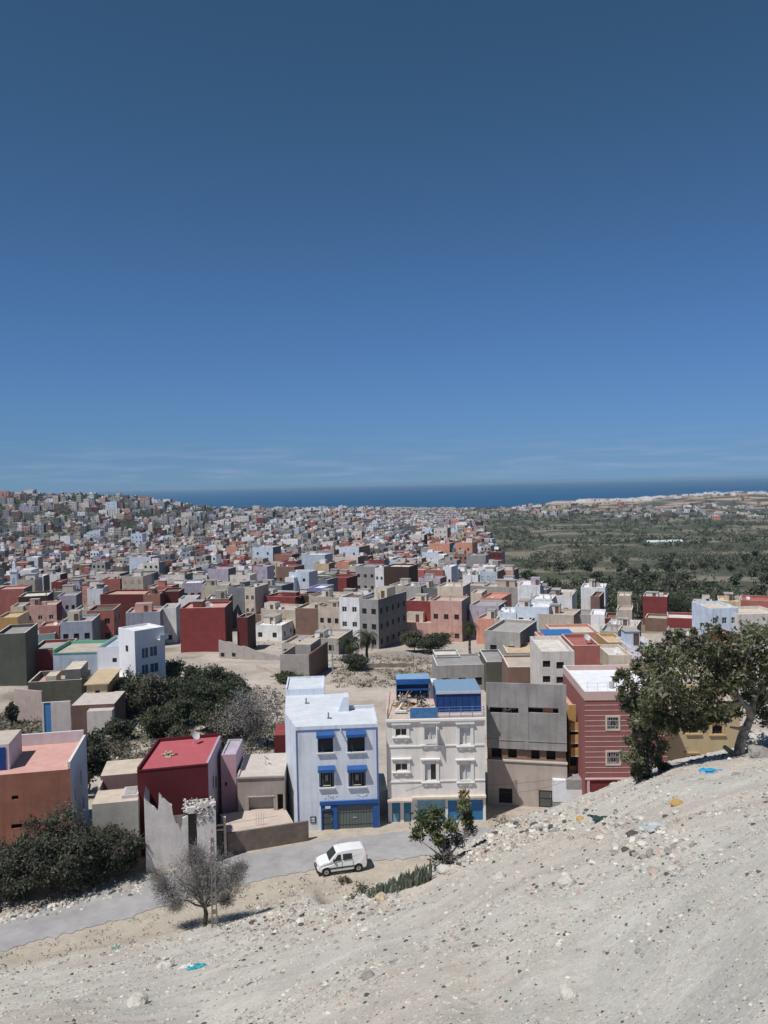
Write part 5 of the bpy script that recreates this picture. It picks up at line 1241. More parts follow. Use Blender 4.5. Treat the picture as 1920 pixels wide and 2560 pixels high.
    # grey stone hovels on the right of the lot
    for (lab, u0, u1, vt, h, a, D, c, s, r, n) in (
        ('low grey stone house with three small white framed windows', 1092, 1216, 1664, 4.2, 2, 8, 'grey', 'grey', 'grey', 3),
        ('grey stone shed with peaked roof left of the stone house', 1090, 1152, 1643, 4.4, 2, 6, 'slate', 'darkgrey', 'offwhite', 0),
        ('brown block house with rough brick top left of the cream four window house', 1270, 1356, 1668, 6.0, -2, 8, 'brown', 'brown', 'beige', 1),
        ('rough brown walled shed behind the brown block house', 1268, 1352, 1632, 5.5, -2, 8, 'beige', 'brown', 'sand', 1),
        ('dark gap house beside the grey stone house', 1216, 1268, 1655, 5, 0, 9, 'olive', 'darkgrey', 'grey', 0)):
        house(lab, u0, u1, vt, h, a, D, c, s, r, 1, n, par=.3, lo=80., ws='k', grp=None)
    house('cream white house with four dark windows behind the unfinished grey house', 1354, 1436, 1629, 10.5, -2, 10, 'offwhite', 'cream', 'offwhite', par=.5, lo=80., grp=None, ws='k', wins=[(1357, 1652, 1376, 1668), (1391, 1655, 1410, 1672), (1357, 1690, 1376, 1706), (1391, 1692, 1410, 1708)])
    r, p, w, H = house('pink house wearing a blue sheet awning on its terrace', 1358, 1440, 1606, 7.5, -2, 9, 'pink', 'brown', 'pink', 1, 2, lo=80., grp=None)
    m = MB(); m.box(.2, w - .3, -.6, 4.2, H + 1.2, H + 1.3); m.bar((.3, -.5, H - .5), (.3, -.5, H + 1.2), .05, 1); m.bar((w - .5, -.5, H - .5), (w - .5, -.5, H + 1.2), .05, 1); m.bar((.3, 4, H - .5), (.3, 4, H + 1.2), .05, 1); m.bar((w - .5, 4, H - .5), (w - .5, 4, H + 1.2), .05, 1)
    m.obj('sheet_awning', [mat('bright_blue_sheet', (.035, .16, .42), rough=.5), STEEL], r)

def lot_walls():
    for nm, lab, u0, v0, u1, v1, h, c in (('low_wall', 'low pale retaining wall across the bare lot right of the shaggy palms', 895, 1674, 1035, 1666, .9, 'beige'), ('low_wall', 'broken low grey wall edging the hollow left of the stone house', 985, 1640, 1085, 1652, .9, 'concrete'),
                                          ('low_wall', 'low rough wall at the foot of the walled yard', 640, 1672, 705, 1700, .8, 'beige'), ('low_wall', 'low wall stub between the tall palm and the stone shed', 1105, 1640, 1165, 1650, 1.0, 'grey')):
        a, b = G(u0, v0), G(u1, v1); d = b - a; L = d.xy.length; t = thing(nm, (a.x, a.y, 0), math.atan2(d.y, d.x), lab, 'wall')
        m = MB(); n = 16; za = [gz(a.x + d.x * i / n, a.y + d.y * i / n) for i in range(n + 1)]
        m.prism([(0, min(za) - .6), (L, min(za) - .6)] + [(L * (1 - i / n), za[n - i] + h * U(.75, 1.05)) for i in range(n + 1)], 0, .3); m.obj('wall', [P(c)], t)
blue_house(); lot_walls(); white_house(); grey_house(); red_house(); left_houses(); lot_houses()
# ------------------------------------------------------------------ vegetation
def leafmat(name, col, var=.35):
    m, nt, b = nodes(name); N, L = nt.nodes, nt.links
    geo = N.new('ShaderNodeNewGeometry')
    nz = N.new('ShaderNodeTexNoise'); nz.inputs['Scale'].default_value = 1.1; nz.inputs['Detail'].default_value = 4
    L.new(geo.outputs['Position'], nz.inputs['Vector'])
    rp = N.new('ShaderNodeValToRGB'); rp.color_ramp.elements[0].position, rp.color_ramp.elements[1].position = .3, .7
    rp.color_ramp.elements[0].color = (*[c * (1 - var) for c in col], 1); rp.color_ramp.elements[1].color = (*[c * (1 + var) for c in col], 1)
    L.new(nz.outputs['Fac'], rp.inputs['Fac']); L.new(rp.outputs['Color'], b.inputs['Base Color'])
    b.inputs['Roughness'].default_value = .7; b.inputs['Specular IOR Level'].default_value = .25
    tr = N.new('ShaderNodeBsdfTranslucent'); mx = N.new('ShaderNodeMixShader'); mx.inputs[0].default_value = .28
    L.new(rp.outputs['Color'], tr.inputs['Color'])
    o = next(n for n in N if n.type == 'OUTPUT_MATERIAL')
    L.new(b.outputs[0], mx.inputs[1]); L.new(tr.outputs[0], mx.inputs[2]); L.new(mx.outputs[0], o.inputs['Surface'])
    return m
LEAF = {'argan': (leafmat('argan_leaf', (.118, .128, .068)), leafmat('argan_leaf_pale', (.22, .23, .145)), leafmat('argan_twig_grey', (.16, .15, .135))),
        'dark': (leafmat('dark_leaf', (.074, .082, .056)), leafmat('dark_leaf_grey', (.12, .126, .095)), leafmat('dark_twig', (.09, .082, .07))),
        'grove': (leafmat('grove_leaf', (.062, .078, .044)), leafmat('grove_leaf_light', (.105, .122, .07)), leafmat('grove_twig', (.1, .09, .075))),
        'grey': (leafmat('dry_twig', (.25, .235, .225)), leafmat('dry_twig_dark', (.16, .15, .145)), leafmat('dry_twig_pale', (.33, .31, .29))),
        'scrub': (leafmat('scrub_leaf', (.10, .105, .06)), leafmat('scrub_grey', (.16, .15, .12)), leafmat('scrub_twig', (.2, .175, .14))),
        'palm': (leafmat('palm_leaf', (.045, .055, .022)), leafmat('palm_leaf_dry', (.15, .12, .06)), leafmat('palm_leaf_pale', (.08, .09, .04)))}  # paler palm leaf tone is mixed in at random
BARK = mat('grey_bark', (.20, .185, .165), rough=.95, var=.35, scale=5, bump=.5)
BARKD = mat('dark_bark', (.09, .075, .06), rough=.95, var=.35, scale=5, bump=.5)

def crown_mb(rx, ry, rz, n, leafsize, clumps=18, spread=.30, mix=(.62, .3, .08), cz=0., floor=None, shell_=.55, el=1.5):
    mb = MB()
    cs = []
    for i in range(clumps):
        d = Vector((R.gauss(0, 1), R.gauss(0, 1), R.gauss(0, 1))).normalized() * (shell_ + (1 - shell_) * R.random()) * U(.72, 1.05)
        cs.append((d, U(.65, 1.35), R.choices((0, 1, 2), mix)[0]))
    per = max(3, n // clumps)
    for d, k, mm in cs:
        for j in range(int(per * k)):
            q = Vector((R.gauss(0, 1), R.gauss(0, 1), R.gauss(0, 1) * .8)) * spread * k * .62
            c = d * .95 + q
            z = c.z * rz + cz
            if floor is not None and z < floor: continue
            m = mm if R.random() < .7 else R.choices((0, 1, 2), mix)[0]
            mb.leaf((c.x * rx, c.y * ry, z), leafsize * U(.6, 1.35), m, el)
    return mb

def trunk_mb(base, top, r, limbs, mb=None, m=0, bend=.25):
    """tapered bent stem with limbs running on into the crown"""
    mb = mb or MB()
    base, top = Vector(base), Vector(top)
    def limb(p, q, r0, r1, n=4, wob=.12):
        prev = p; rr = r0
        L = (q - p).length
        for i in range(1, n + 1):
            t = i / n
            x = p.lerp(q, t) + Vector((R.gauss(0, 1), R.gauss(0, 1), R.gauss(0, .5))) * L * wob * (.5 if t < 1 else .2)
            r2 = r0 + (r1 - r0) * t
            mb.bar(prev, x, rr, m, 7, r2); prev, rr = x, r2
        return prev
    mid = limb(base, top, r, r * .62, 4, bend * .3)
    for d, ln in limbs:
        d = Vector(d).normalized()
        e = limb(mid, mid + d * ln, r * .5, r * .14, 4, .10)
        for k in range(2):
            d2 = (d + Vector((R.gauss(0, .5), R.gauss(0, .5), R.gauss(.2, .3)))).normalized()
            limb(mid.lerp(e, .6), e + d2 * ln * .45, r * .22, r * .06, 3, .1)
    return mb

def tree(label, base, h, rx, rz, kind='grove', n=1500, ls=.13, name='tree', cat='tree', group=None, clumps=18, trunk=.12, lean=(0, 0), ry=None, bark=None, spread=.3, floor=None, mix=(.62, .3, .08), cut=.25, shell_=.55):
    t = thing(name, base, U(0, 6), label, cat, group)
    cz = h - rz
    mb = trunk_mb((0, 0, -.3), (lean[0] * .5, lean[1] * .5, max(.3, cz * .55)), trunk, [((math.cos(a) * .8, math.sin(a) * .8, U(.5, 1.1)), rx * .75) for a in [i * 1.26 + U(-.3, .3) for i in range(5)]])
    mb.obj('trunk', [bark or BARKD], t, True)
    c = crown_mb(rx, ry or rx, rz, n, ls, clumps, spread, mix, cz, floor if floor is not None else max(.05, h * cut * .3), shell_)
    c.obj('crown', LEAF[kind], t)
    return t

def dup(root, loc, rz, s, label, group=None):
    r = root.copy(); COL.objects.link(r); r.location = loc; r.rotation_euler = (0, 0, rz); r.scale = (s, s, s * U(.9, 1.1)); r['label'] = label
    if group: r['group'] = group
    for ch in root.children:
        c = ch.copy(); COL.objects.link(c); c.parent = r
    return r

def at(u, v): return G(u, v)

def argan():
    """big spreading tree on the slope's shoulder at the right and its lower neighbour"""
    y = 36.5
    b = at(1858, 1884)
    y = b.y
    t = thing('argan_tree', b, 0, 'big spreading grey-trunked evergreen tree on the crest of the pale slope', 'tree')
    L = lambda u, v, dy=0: W(u, v, y + dy) - b
    m = MB()
    def path(pts, r0, r1):
        pts = [Vector(p) for p in pts]
        for i, (p, q) in enumerate(zip(pts, pts[1:])):
            a, c = i / (len(pts) - 1), (i + 1) / (len(pts) - 1)
            m.bar(p, q, r0 + (r1 - r0) * a, 0, 9, r0 + (r1 - r0) * c)
    path([L(1846, 1900), L(1849, 1868), L(1856, 1840), L(1868, 1815), L(1876, 1795), L(1872, 1772, -.2), L(1856, 1756, -.3), L(1842, 1735, -.4), L(1838, 1712, .2)], .22, .07)
    path([L(1876, 1797), L(1880, 1775, .2), L(1883, 1752, .3), L(1893, 1735, .3), L(1905, 1700, .5)], .16, .06)
    path([L(1846, 1893), L(1828, 1880), L(1812, 1868, -.2)], .13, .09)
    path([L(1868, 1815), L(1848, 1822, -.3), L(1826, 1818, -.5)], .09, .04)
    path([L(1842, 1735, -.4), L(1780, 1700, 0), L(1700, 1690, .5), L(1640, 1720, .8)], .11, .03)
    path([L(1838, 1712, -.2), L(1790, 1650, .4), L(1730, 1620, .6)], .1, .03)
    path([L(1856, 1756, -.3), L(1780, 1760, -.8), L(1690, 1765, -.6)], .08, .02)
    path([L(1893, 1735, .3), L(1940, 1690, .3), L(1990, 1650, .6)], .09, .03)
    m.obj('trunk', [mat('argan_bark', (.27, .25, .225), rough=.95, var=.3, scale=4, bump=.6)], t, True)
    c = MB(); k = y / F
    blobs = [(1700, 1640, 62), (1750, 1610, 48), (1640, 1700, 66), (1700, 1710, 72), (1770, 1680, 72), (1600, 1735, 50), (1590, 1680, 26), (1620, 1780, 52), (1680, 1775, 58), (1740, 1760, 50), (1560, 1690, 20), (1800, 1640, 40),
             (1870, 1620, 55), (1900, 1680, 60), (1940, 1620, 60), (1960, 1700, 70), (1830, 1700, 46), (1800, 1740, 46), (1760, 1805, 24), (1700, 1812, 20), (1890, 1590, 26), (1660, 1650, 34), (1720, 1585, 22), (1575, 1760, 24), (2000, 1640, 60), (1850, 1660, 50), (1800, 1790, 20),
             (1835, 1765, 34), (1870, 1725, 40), (1925, 1770, 44), (1780, 1775, 38), (1720, 1790, 34), (1900, 1740, 40), (1660, 1810, 26), (1640, 1640, 40), (1600, 1770, 40), (1565, 1725, 26), (1840, 1610, 40), (1780, 1590, 26), (1960, 1780, 40), (1750, 1815, 22), (1690, 1600, 24)]
    for u, v, r in blobs:
        o = L(u, v, U(-1.2, 1.2) + (2.0 if u > 1810 and v > 1700 else 0)); rr = r * k
        sub = [(Vector((R.gauss(0, 1), R.gauss(0, 1), R.gauss(0, 1))).normalized() * rr * U(.4, 1.02), R.choices((0, 1, 2), (.68, .25, .07))[0]) for _ in range(max(6, int(r / 4.2)))]
        for s, mm in sub:
            for _ in range(74):
                p = o + s + Vector((R.gauss(0, 1), R.gauss(0, 1), R.gauss(0, 1))) * rr * .2
                c.leaf(p, U(.04, .085), mm if R.random() < .65 else R.choices((0, 1, 2), (.68, .25, .07))[0], 1.6)
    for _ in range(70):      # bare twigs poking through
        u, v, r = R.choice(blobs); o = L(u, v, U(-1, 0))
        d = Vector((R.gauss(0, 1), R.gauss(0, 1), R.gauss(.2, 1))).normalized()
        c.bar(o + d * r * k * .4, o + d * r * k * U(.9, 1.15), .012, 2, 4, .004)
    c.obj('crown', LEAF['argan'], t)
    # lower thicket hanging below it on the slope edge
    b2 = at(1625, 1945); y2 = b2.y
    t = thing('argan_thicket', b2, 0, 'leafy green thicket hanging over the slope edge in front of the striped house', 'tree')
    L2 = lambda u, v, dy=0: W(u, v, y2 + dy) - b2
    m = MB(); prev = L2(1650, 1960)
    for u, v in ((1648, 1920), (1652, 1880), (1640, 1840), (1625, 1800)):
        q = L2(u, v); m.bar(prev, q, .09, 0, 7, .07); prev = q
    m.bar(L2(1648, 1920), L2(1610, 1870), .06, 0, 6, .02); m.bar(L2(1652, 1880), L2(1600, 1830), .05, 0, 6, .02)
    m.obj('trunk', [BARK], t, True)
    c = MB(); k2 = y2 / F
    for u, v, r in ((1600, 1850, 36), (1580, 1890, 26), (1620, 1900, 34), (1610, 1930, 30), (1640, 1860, 30), (1595, 1825, 26), (1590, 1925, 22), (1650, 1915, 20), (1572, 1850, 16), (1630, 1820, 24)):
        o = L2(u, v, U(-.5, .5)); rr = r * k2
        for _ in range(max(5, int(r / 3.6))):
            s = Vector((R.gauss(0, 1), R.gauss(0, 1), R.gauss(0, 1))).normalized() * rr * U(.4, 1); mm = R.choices((0, 1, 2), (.6, .35, .05))[0]
            for _ in range(60):
                c.leaf(o + s + Vector((R.gauss(0, 1), R.gauss(0, 1), R.gauss(0, 1))) * rr * .2, U(.04, .08), mm if R.random() < .7 else 1, 1.6)
    c.obj('crown', LEAF['argan'], t)

def dry_tree():
    b = at(514, 2316)
    t = thing('dry_tree', b, 0, 'bare grey twiggy tree standing at the roadside beside the utility pole', 'tree')
    y = b.y; L = lambda u, v, dy=0: W(u, v, y + dy) - b
    m = MB()
    def br(p, q, r, r2, n=3, w=.06):
        prev = Vector(p); l = (Vector(q) - prev).length; rr = r
        for i in range(1, n + 1):
            x = Vector(p).lerp(Vector(q), i / n) + Vector((R.gauss(0, 1), R.gauss(0, 1), R.gauss(0, 1))) * l * w * (0 if i == n else 1)
            r3 = r + (r2 - r) * i / n; m.bar(prev, x, rr, 0, 6, r3); prev, rr = x, r3
    base = Vector((0, 0, -.2)); f1 = L(512, 2268)
    br(base, f1, .2, .14)
    ends = []
    for u, v, dy in ((440, 2190, 0), (470, 2150, .6), (500, 2130, -.5), (525, 2150, .8), (560, 2170, -.3), (585, 2200, .5), (420, 2240, -.4), (470, 2220, -.8), (545, 2220, -.9), (570, 2245, .2)):
        e = L(u, v, dy); br(f1, e, .075, .02, 4, .05); ends.append(e)
        for _ in range(3):
            e2 = e + Vector((R.gauss(0, .6), R.gauss(0, .6), R.gauss(.1, .45))); br(f1.lerp(e, U(.5, .9)), e2, .02, .008, 3, .07)
    m.obj('trunk', [BARKD], t, True)
    c = MB(); k = y / F
    for u, v, r in ((430, 2200, 36), (470, 2165, 40), (520, 2150, 38), (560, 2175, 38), (580, 2215, 28), (420, 2240, 28), (460, 2235, 34), (500, 2190, 34), (545, 2215, 28), (405, 2215, 20), (490, 2135, 20), (590, 2190, 18), (440, 2262, 16), (565, 2250, 16), (495, 2175, 36), (515, 2200, 34), (540, 2185, 34), (475, 2205, 32), (530, 2235, 24), (500, 2225, 24), (600, 2170, 16), (395, 2190, 18)):
        o = L(u, v, U(-1, 1)); rr = r * k
        for _ in range(1050):
            d = Vector((R.gauss(0, 1), R.gauss(0, 1), R.gauss(0, .8))); p = o + d * rr * .56
            q = p + (d.normalized() + Vector((R.gauss(0, .5), R.gauss(0, .5), R.gauss(.2, .5)))).normalized() * U(.14, .34)
            n = len(c.v); w = Vector((R.gauss(0, 1), R.gauss(0, 1), R.gauss(0, 1))).normalized() * U(.009, .02)
            c.v += [tuple(p - w), tuple(p + w), tuple(q)]; c.f.append((n, n + 1, n + 2)); c.m.append(R.choice((0, 0, 1, 2)))
        for _ in range(260): c.leaf(o + Vector((R.gauss(0, 1), R.gauss(0, 1), R.gauss(0, 1))) * rr * .5, U(.02, .045), R.choice((0, 1, 1)))
    c.obj('crown', LEAF['grey'], t)

def vegetation():
    argan(); dry_tree()
    # dark thicket at the lower left: four trees one can tell apart
    for lab, u, v, h, rx, rz in (('dark evergreen tree at the left frame edge below the orange house', 20, 2240, 4.6, 3.3, 2.4),
                                 ('tallest dark evergreen tree in front of the orange house', 130, 2222, 6.2, 3.3, 3.2),
                                 ('dark bushy tree right of the tallest dark evergreen', 225, 2205, 5.3, 3.0, 2.8),
                                 ('small dark rounded tree against the white ruin and red wall', 300, 2185, 4.2, 2.0, 2.2)):
        tree(lab, at(u, v), h, rx, rz, 'dark', 15000, .095, 'evergreen_tree', clumps=60, spread=.2, floor=.05, shell_=.35)
    # street shrub and cactus hedge by the parked van
    b = at(1120, 2150)
    b = at(1108, 2172)
    t = thing('street_shrub', b, 0, 'straggly shrub with green top and bare grey lower twigs near the shop front', 'shrub')
    y = b.y; L = lambda u, v, dy=0: W(u, v, y + dy) - b; k = y / F
    m = MB()
    for u, v in ((1060, 2060), (1090, 2040), (1165, 2000), (1170, 2080), (1110, 2080), (1050, 2100)): m.bar(L(1115, 2150), L(u, v), .05, 0, 6, .015)
    m.obj('trunk', [BARK], t, True)
    c = MB()
    for u, v, r, mm in ((1060, 2050, 30, 0), (1045, 2085, 22, 0), (1090, 2035, 26, 0), (1085, 2075, 24, 0), (1125, 2065, 22, 0), (1165, 2040, 20, 0), (1160, 2010, 18, 1), (1158, 1985, 10, 3), (1175, 2075, 18, 2), (1115, 2110, 22, 2), (1145, 2100, 22, 2), (1170, 2050, 18, 0), (1095, 2100, 16, 0), (1120, 2140, 18, 2)):
        o = L(u, v, U(-.5, .5)); rr = r * k * .8
        for _ in range(int(r * 10)): c.leaf(o + Vector((R.gauss(0, 1), R.gauss(0, 1), R.gauss(0, 1))) * rr * .52, U(.045, .1) * (.6 if mm == 2 else 1), (R.choice((0, 0, 1)) if mm == 0 else mm), 1.5 if mm != 2 else 2.8)
    c.obj('crown', [leafmat('shrub_leaf', (.085, .105, .045)), leafmat('shrub_leaf_pale', (.13, .15, .07)), LEAF['grey'][1], leafmat('shrub_flower', (.26, .21, .09))], t)  # paler leaf tone scattered at random, and filling one clump
    # cactus hedge
    b = at(1000, 2205)
    t = thing('cactus_hedge', b, 0, 'clump of upright grey-green spiny succulents along the road edge', 'cactus')
    c = MB()
    for i in range(190):
        f = R.random(); u = 925 + 150 * f + R.gauss(0, 7); v = 2236 - 42 * f + min(11, abs(R.gauss(0, 6)))
        p = at(u, v); p.z -= .05; p = p - b; hh = U(.3, .7) * (.75 + .5 * f); lean = Vector((R.gauss(0, .14), R.gauss(0, .14), 1)) * hh
        c.bar(p, p + lean * .6, .05, R.choice((0, 0, 1)), 5, .06); c.bar(p + lean * .6, p + lean, .06, R.choice((0, 0, 1)), 5, .012)
    for i in range(16):
        q = [at(925 + 150 * g, 2238 - 42 * g) - b for g in (i / 16, (i + 1) / 16)]; c.bar(q[0] - Vector((0, 0, .3)), q[1] - Vector((0, 0, .3)), .48, 1, 8)
    c.obj('stems', [leafmat('cactus_green', (.10, .12, .085)), leafmat('cactus_grey', (.2, .205, .17))], t)
    for lab, u, v, h, rx in (('low dry bush at the left end of the cactus hedge', 905, 2238, .7, .8), ('low dark bush at the right end of the cactus hedge', 1098, 2178, .8, .7), ('dry grey bush at the foot of the concrete house', 1248, 2064, 1.1, 1.1), ('small dry bush beside the white van', 858, 2205, .5, .5)):
        b = at(u, v)
        tree(lab, b, h, rx, h * .6, 'scrub', 420, .05, 'dry_bush', 'bush', clumps=10, trunk=.03, floor=0)
    # grove in the lot
    G1 = [('dark round tree at the back of the grove below the villa', 415, 1745, 5.2, 2.6, 'grove'), ('dark tree with a pointed top behind the grove', 482, 1725, 4.2, 1.8, 'grove'), ('broad dark tree at the right back of the grove', 540, 1762, 5.0, 3.2, 'grove'),
          ('dark tree on the right shoulder of the grove', 590, 1790, 4.4, 2.6, 'grove'), ('leaning dark tree at the left of the grove', 305, 1792, 4.6, 2.6, 'dark'), ('grey-green olive tree in the middle left of the grove', 378, 1790, 5.0, 2.6, 'scrub'),
          ('dark tree filling the left back of the grove', 345, 1770, 4.6, 2.6, 'grove'), ('wide dark tree between the heart and the right back of the grove', 500, 1790, 4.6, 2.8, 'grove'), ('low green tree behind the blue stall', 450, 1815, 3.6, 2.4, 'grove'), ('dusty green tree at the right front of the grove', 560, 1840, 3.6, 2.6, 'scrub'), ('dark tree in the heart of the grove', 455, 1785, 4.8, 2.6, 'dark'), ('green bushy tree at the front of the grove', 400, 1840, 3.8, 2.4, 'grove'), ('dark bush tree left of the grove front', 300, 1850, 2.6, 1.9, 'dark'),
          ('olive green tree right of the grove clearing', 520, 1830, 3.6, 2.0, 'grove'), ('light green low tree before the clearing', 455, 1862, 2.4, 2.0, 'scrub'), ('big dry grey tree right of the grove beside the pale blue house', 632, 1868, 6.2, 3.9, 'grey'),
          ('small green tree growing between orange house and stepped house', 222, 1985, 5.4, 1.9, 'dark'), ('thin dark sapling left in the rubble lot', 30, 1812, 3.0, .8, 'dark'), ('dark shrub behind the orange house', 24, 1858, 1.6, 1.4, 'dark'),
          ('round dark bush on the pale lot behind the blue house', 718, 1708, 2.0, 2.6, 'grove'), ('dark bush beside the red roofed house', 560, 1895, 2.2, 1.8, 'dark'), ('dark green tree in front of the villa wall', 365, 1742, 4.2, 2.0, 'grove'),
          ('broad bush thicket left of the tall palm', 1085, 1632, 4.2, 4.2, 'grove'), ('taller grey-green bush by the low pink wall', 1035, 1628, 4.8, 3.0, 'scrub'), ('dark bush at the foot of the shaggy palms', 890, 1676, 3.4, 2.6, 'dark'),
          ('small round bush on the bare hollow', 1008, 1605, 2.4, 2.0, 'grove'), ('dark bush right of the bare hollow', 1110, 1668, 2.2, 1.8, 'dark'), ('dark tree beside the lone red house at the right', 1600, 1545, 5.5, 3.2, 'dark'), ('green tree right of the lone red house', 1690, 1535, 6.0, 5.0, 'grove')]
    for lab, u, v, h, rx, kind in G1:
        b = at(u, v)
        grey = kind == 'grey'
        if b.y < 125 and h > 3.4: h *= 1.22; rx *= 1.15
        tree(lab, b, h, rx, h * .46, kind, 6500 if h > 3 else 2600, .15 if not grey else .1, 'grove_tree' if h > 2.6 else 'bush', 'tree' if h > 2.6 else 'bush', clumps=30, trunk=.12 if h > 2.6 else .05, floor=.1, spread=.26, bark=BARK if grey else BARKD, shell_=.4, mix=(.55, .35, .1))
    # scrub on the lots: uncountable
    c = MB()
    for _ in range(3700):
        f = R.random()
        if f < .4: u, v = U(-60, 330), U(1790, 1895)
        elif f < .75: u, v = U(230, 720), U(1720, 1915)
        else: u, v = U(830, 1230), U(1585, 1720)
        p = at(u, v)
        if p.y > 170: continue
        r = U(.25, 1.0)
        for _ in range(11): c.leaf(p + Vector((R.gauss(0, r * .5), R.gauss(0, r * .5), abs(R.gauss(0, r * .35)))), U(.06, .16), R.choice((0, 0, 1, 2) if f > .4 else (0, 1, 1, 2)))
    tag(c.obj('scrub', LEAF['scrub']), 'dry low scrub scattered over the vacant lots', 'scrub', kind='stuff')
    c = MB()
    for _ in range(420):
        u, v = U(-60, 900), 0
        v = 2400 - u * .2 + U(-70, 40) if R.random() < .6 else (2290 - u * .17 + U(-35, 5))
        p = at(u, v)
        if min((road_pt(q * .1) - p.xy).length for q in range(20, 90)) < 2.9: continue
        for _ in range(5): c.leaf(p + Vector((R.gauss(0, .15), R.gauss(0, .15), abs(R.gauss(0, .08)))), U(.03, .06), R.choice((0, 1, 2, 2)), 2.4)
    tag(c.obj('verge_weeds', LEAF['scrub']), 'sparse dry weeds along both road verges', 'weeds', kind='stuff')
    palms(); valley()

def palm(label, b, h, fl, nf, droop=1.0, skirt=0):
    t = thing('palm_tree', b, U(0, 6), label, 'palm tree')
    m = MB(); prev = Vector((0, 0, -.3))
    for i in range(1, 7): q = Vector((.05 * math.sin(i), .05 * math.cos(i * 2), h * i / 6)); m.bar(prev, q, .26 if i > 1 else .34, 0, 8, .24); prev = q
    m.obj('trunk', [BARKD], t, True)
    c = MB(); top = prev
    for i in range(nf + skirt):
        sk = i >= nf
        a = i * 2.4 + U(-.2, .2); el = U(-.3, 1.3) if not sk else U(-1.2, -.5)
        d = Vector((math.cos(a), math.sin(a), 0)); p = top.copy(); pe = el; L = fl * U(.8, 1.1) * (.7 if sk else 1); n = 9
        for j in range(n):
            q = p + (d * math.cos(pe) + Vector((0, 0, math.sin(pe)))) * L / n
            pe -= .22 * droop
            s = d.cross(Vector((0, 0, 1))).normalized(); wv = .42 * math.sin(math.pi * (j + .7) / (n + .6)) + .05
            dn = Vector((0, 0, -.16))
            mm = 1 if sk else R.choice((0, 0, 0, 2))
            for sg in (-1, 1):
                for kf in (0, .5):
                    o = p.lerp(q, kf); k = len(c.v); fw = (q - p) * .55
                    c.v += [tuple(o), tuple(o + (q - p) * .28), tuple(o + s * sg * wv + dn + fw)]; c.f.append((k, k + 1, k + 2)); c.m.append(mm)
            c.bar(p, q, .02, mm, 3)
            p = q
    c.obj('crown', LEAF['palm'], t)

def palms():
    b = at(1175, 1638); palm('tall slender palm standing beside the beige pink house', b, 6.2, 2.8, 46, 1.0, 10)
    for lab, u, v, h in (('left shaggy palm at the edge of the dirt lot', 876, 1668, 4.6), ('right shaggy palm at the edge of the dirt lot', 918, 1665, 5.6)):
        b = at(u, v); palm(lab, b, h, 3.2, 60, 1.1, 34)

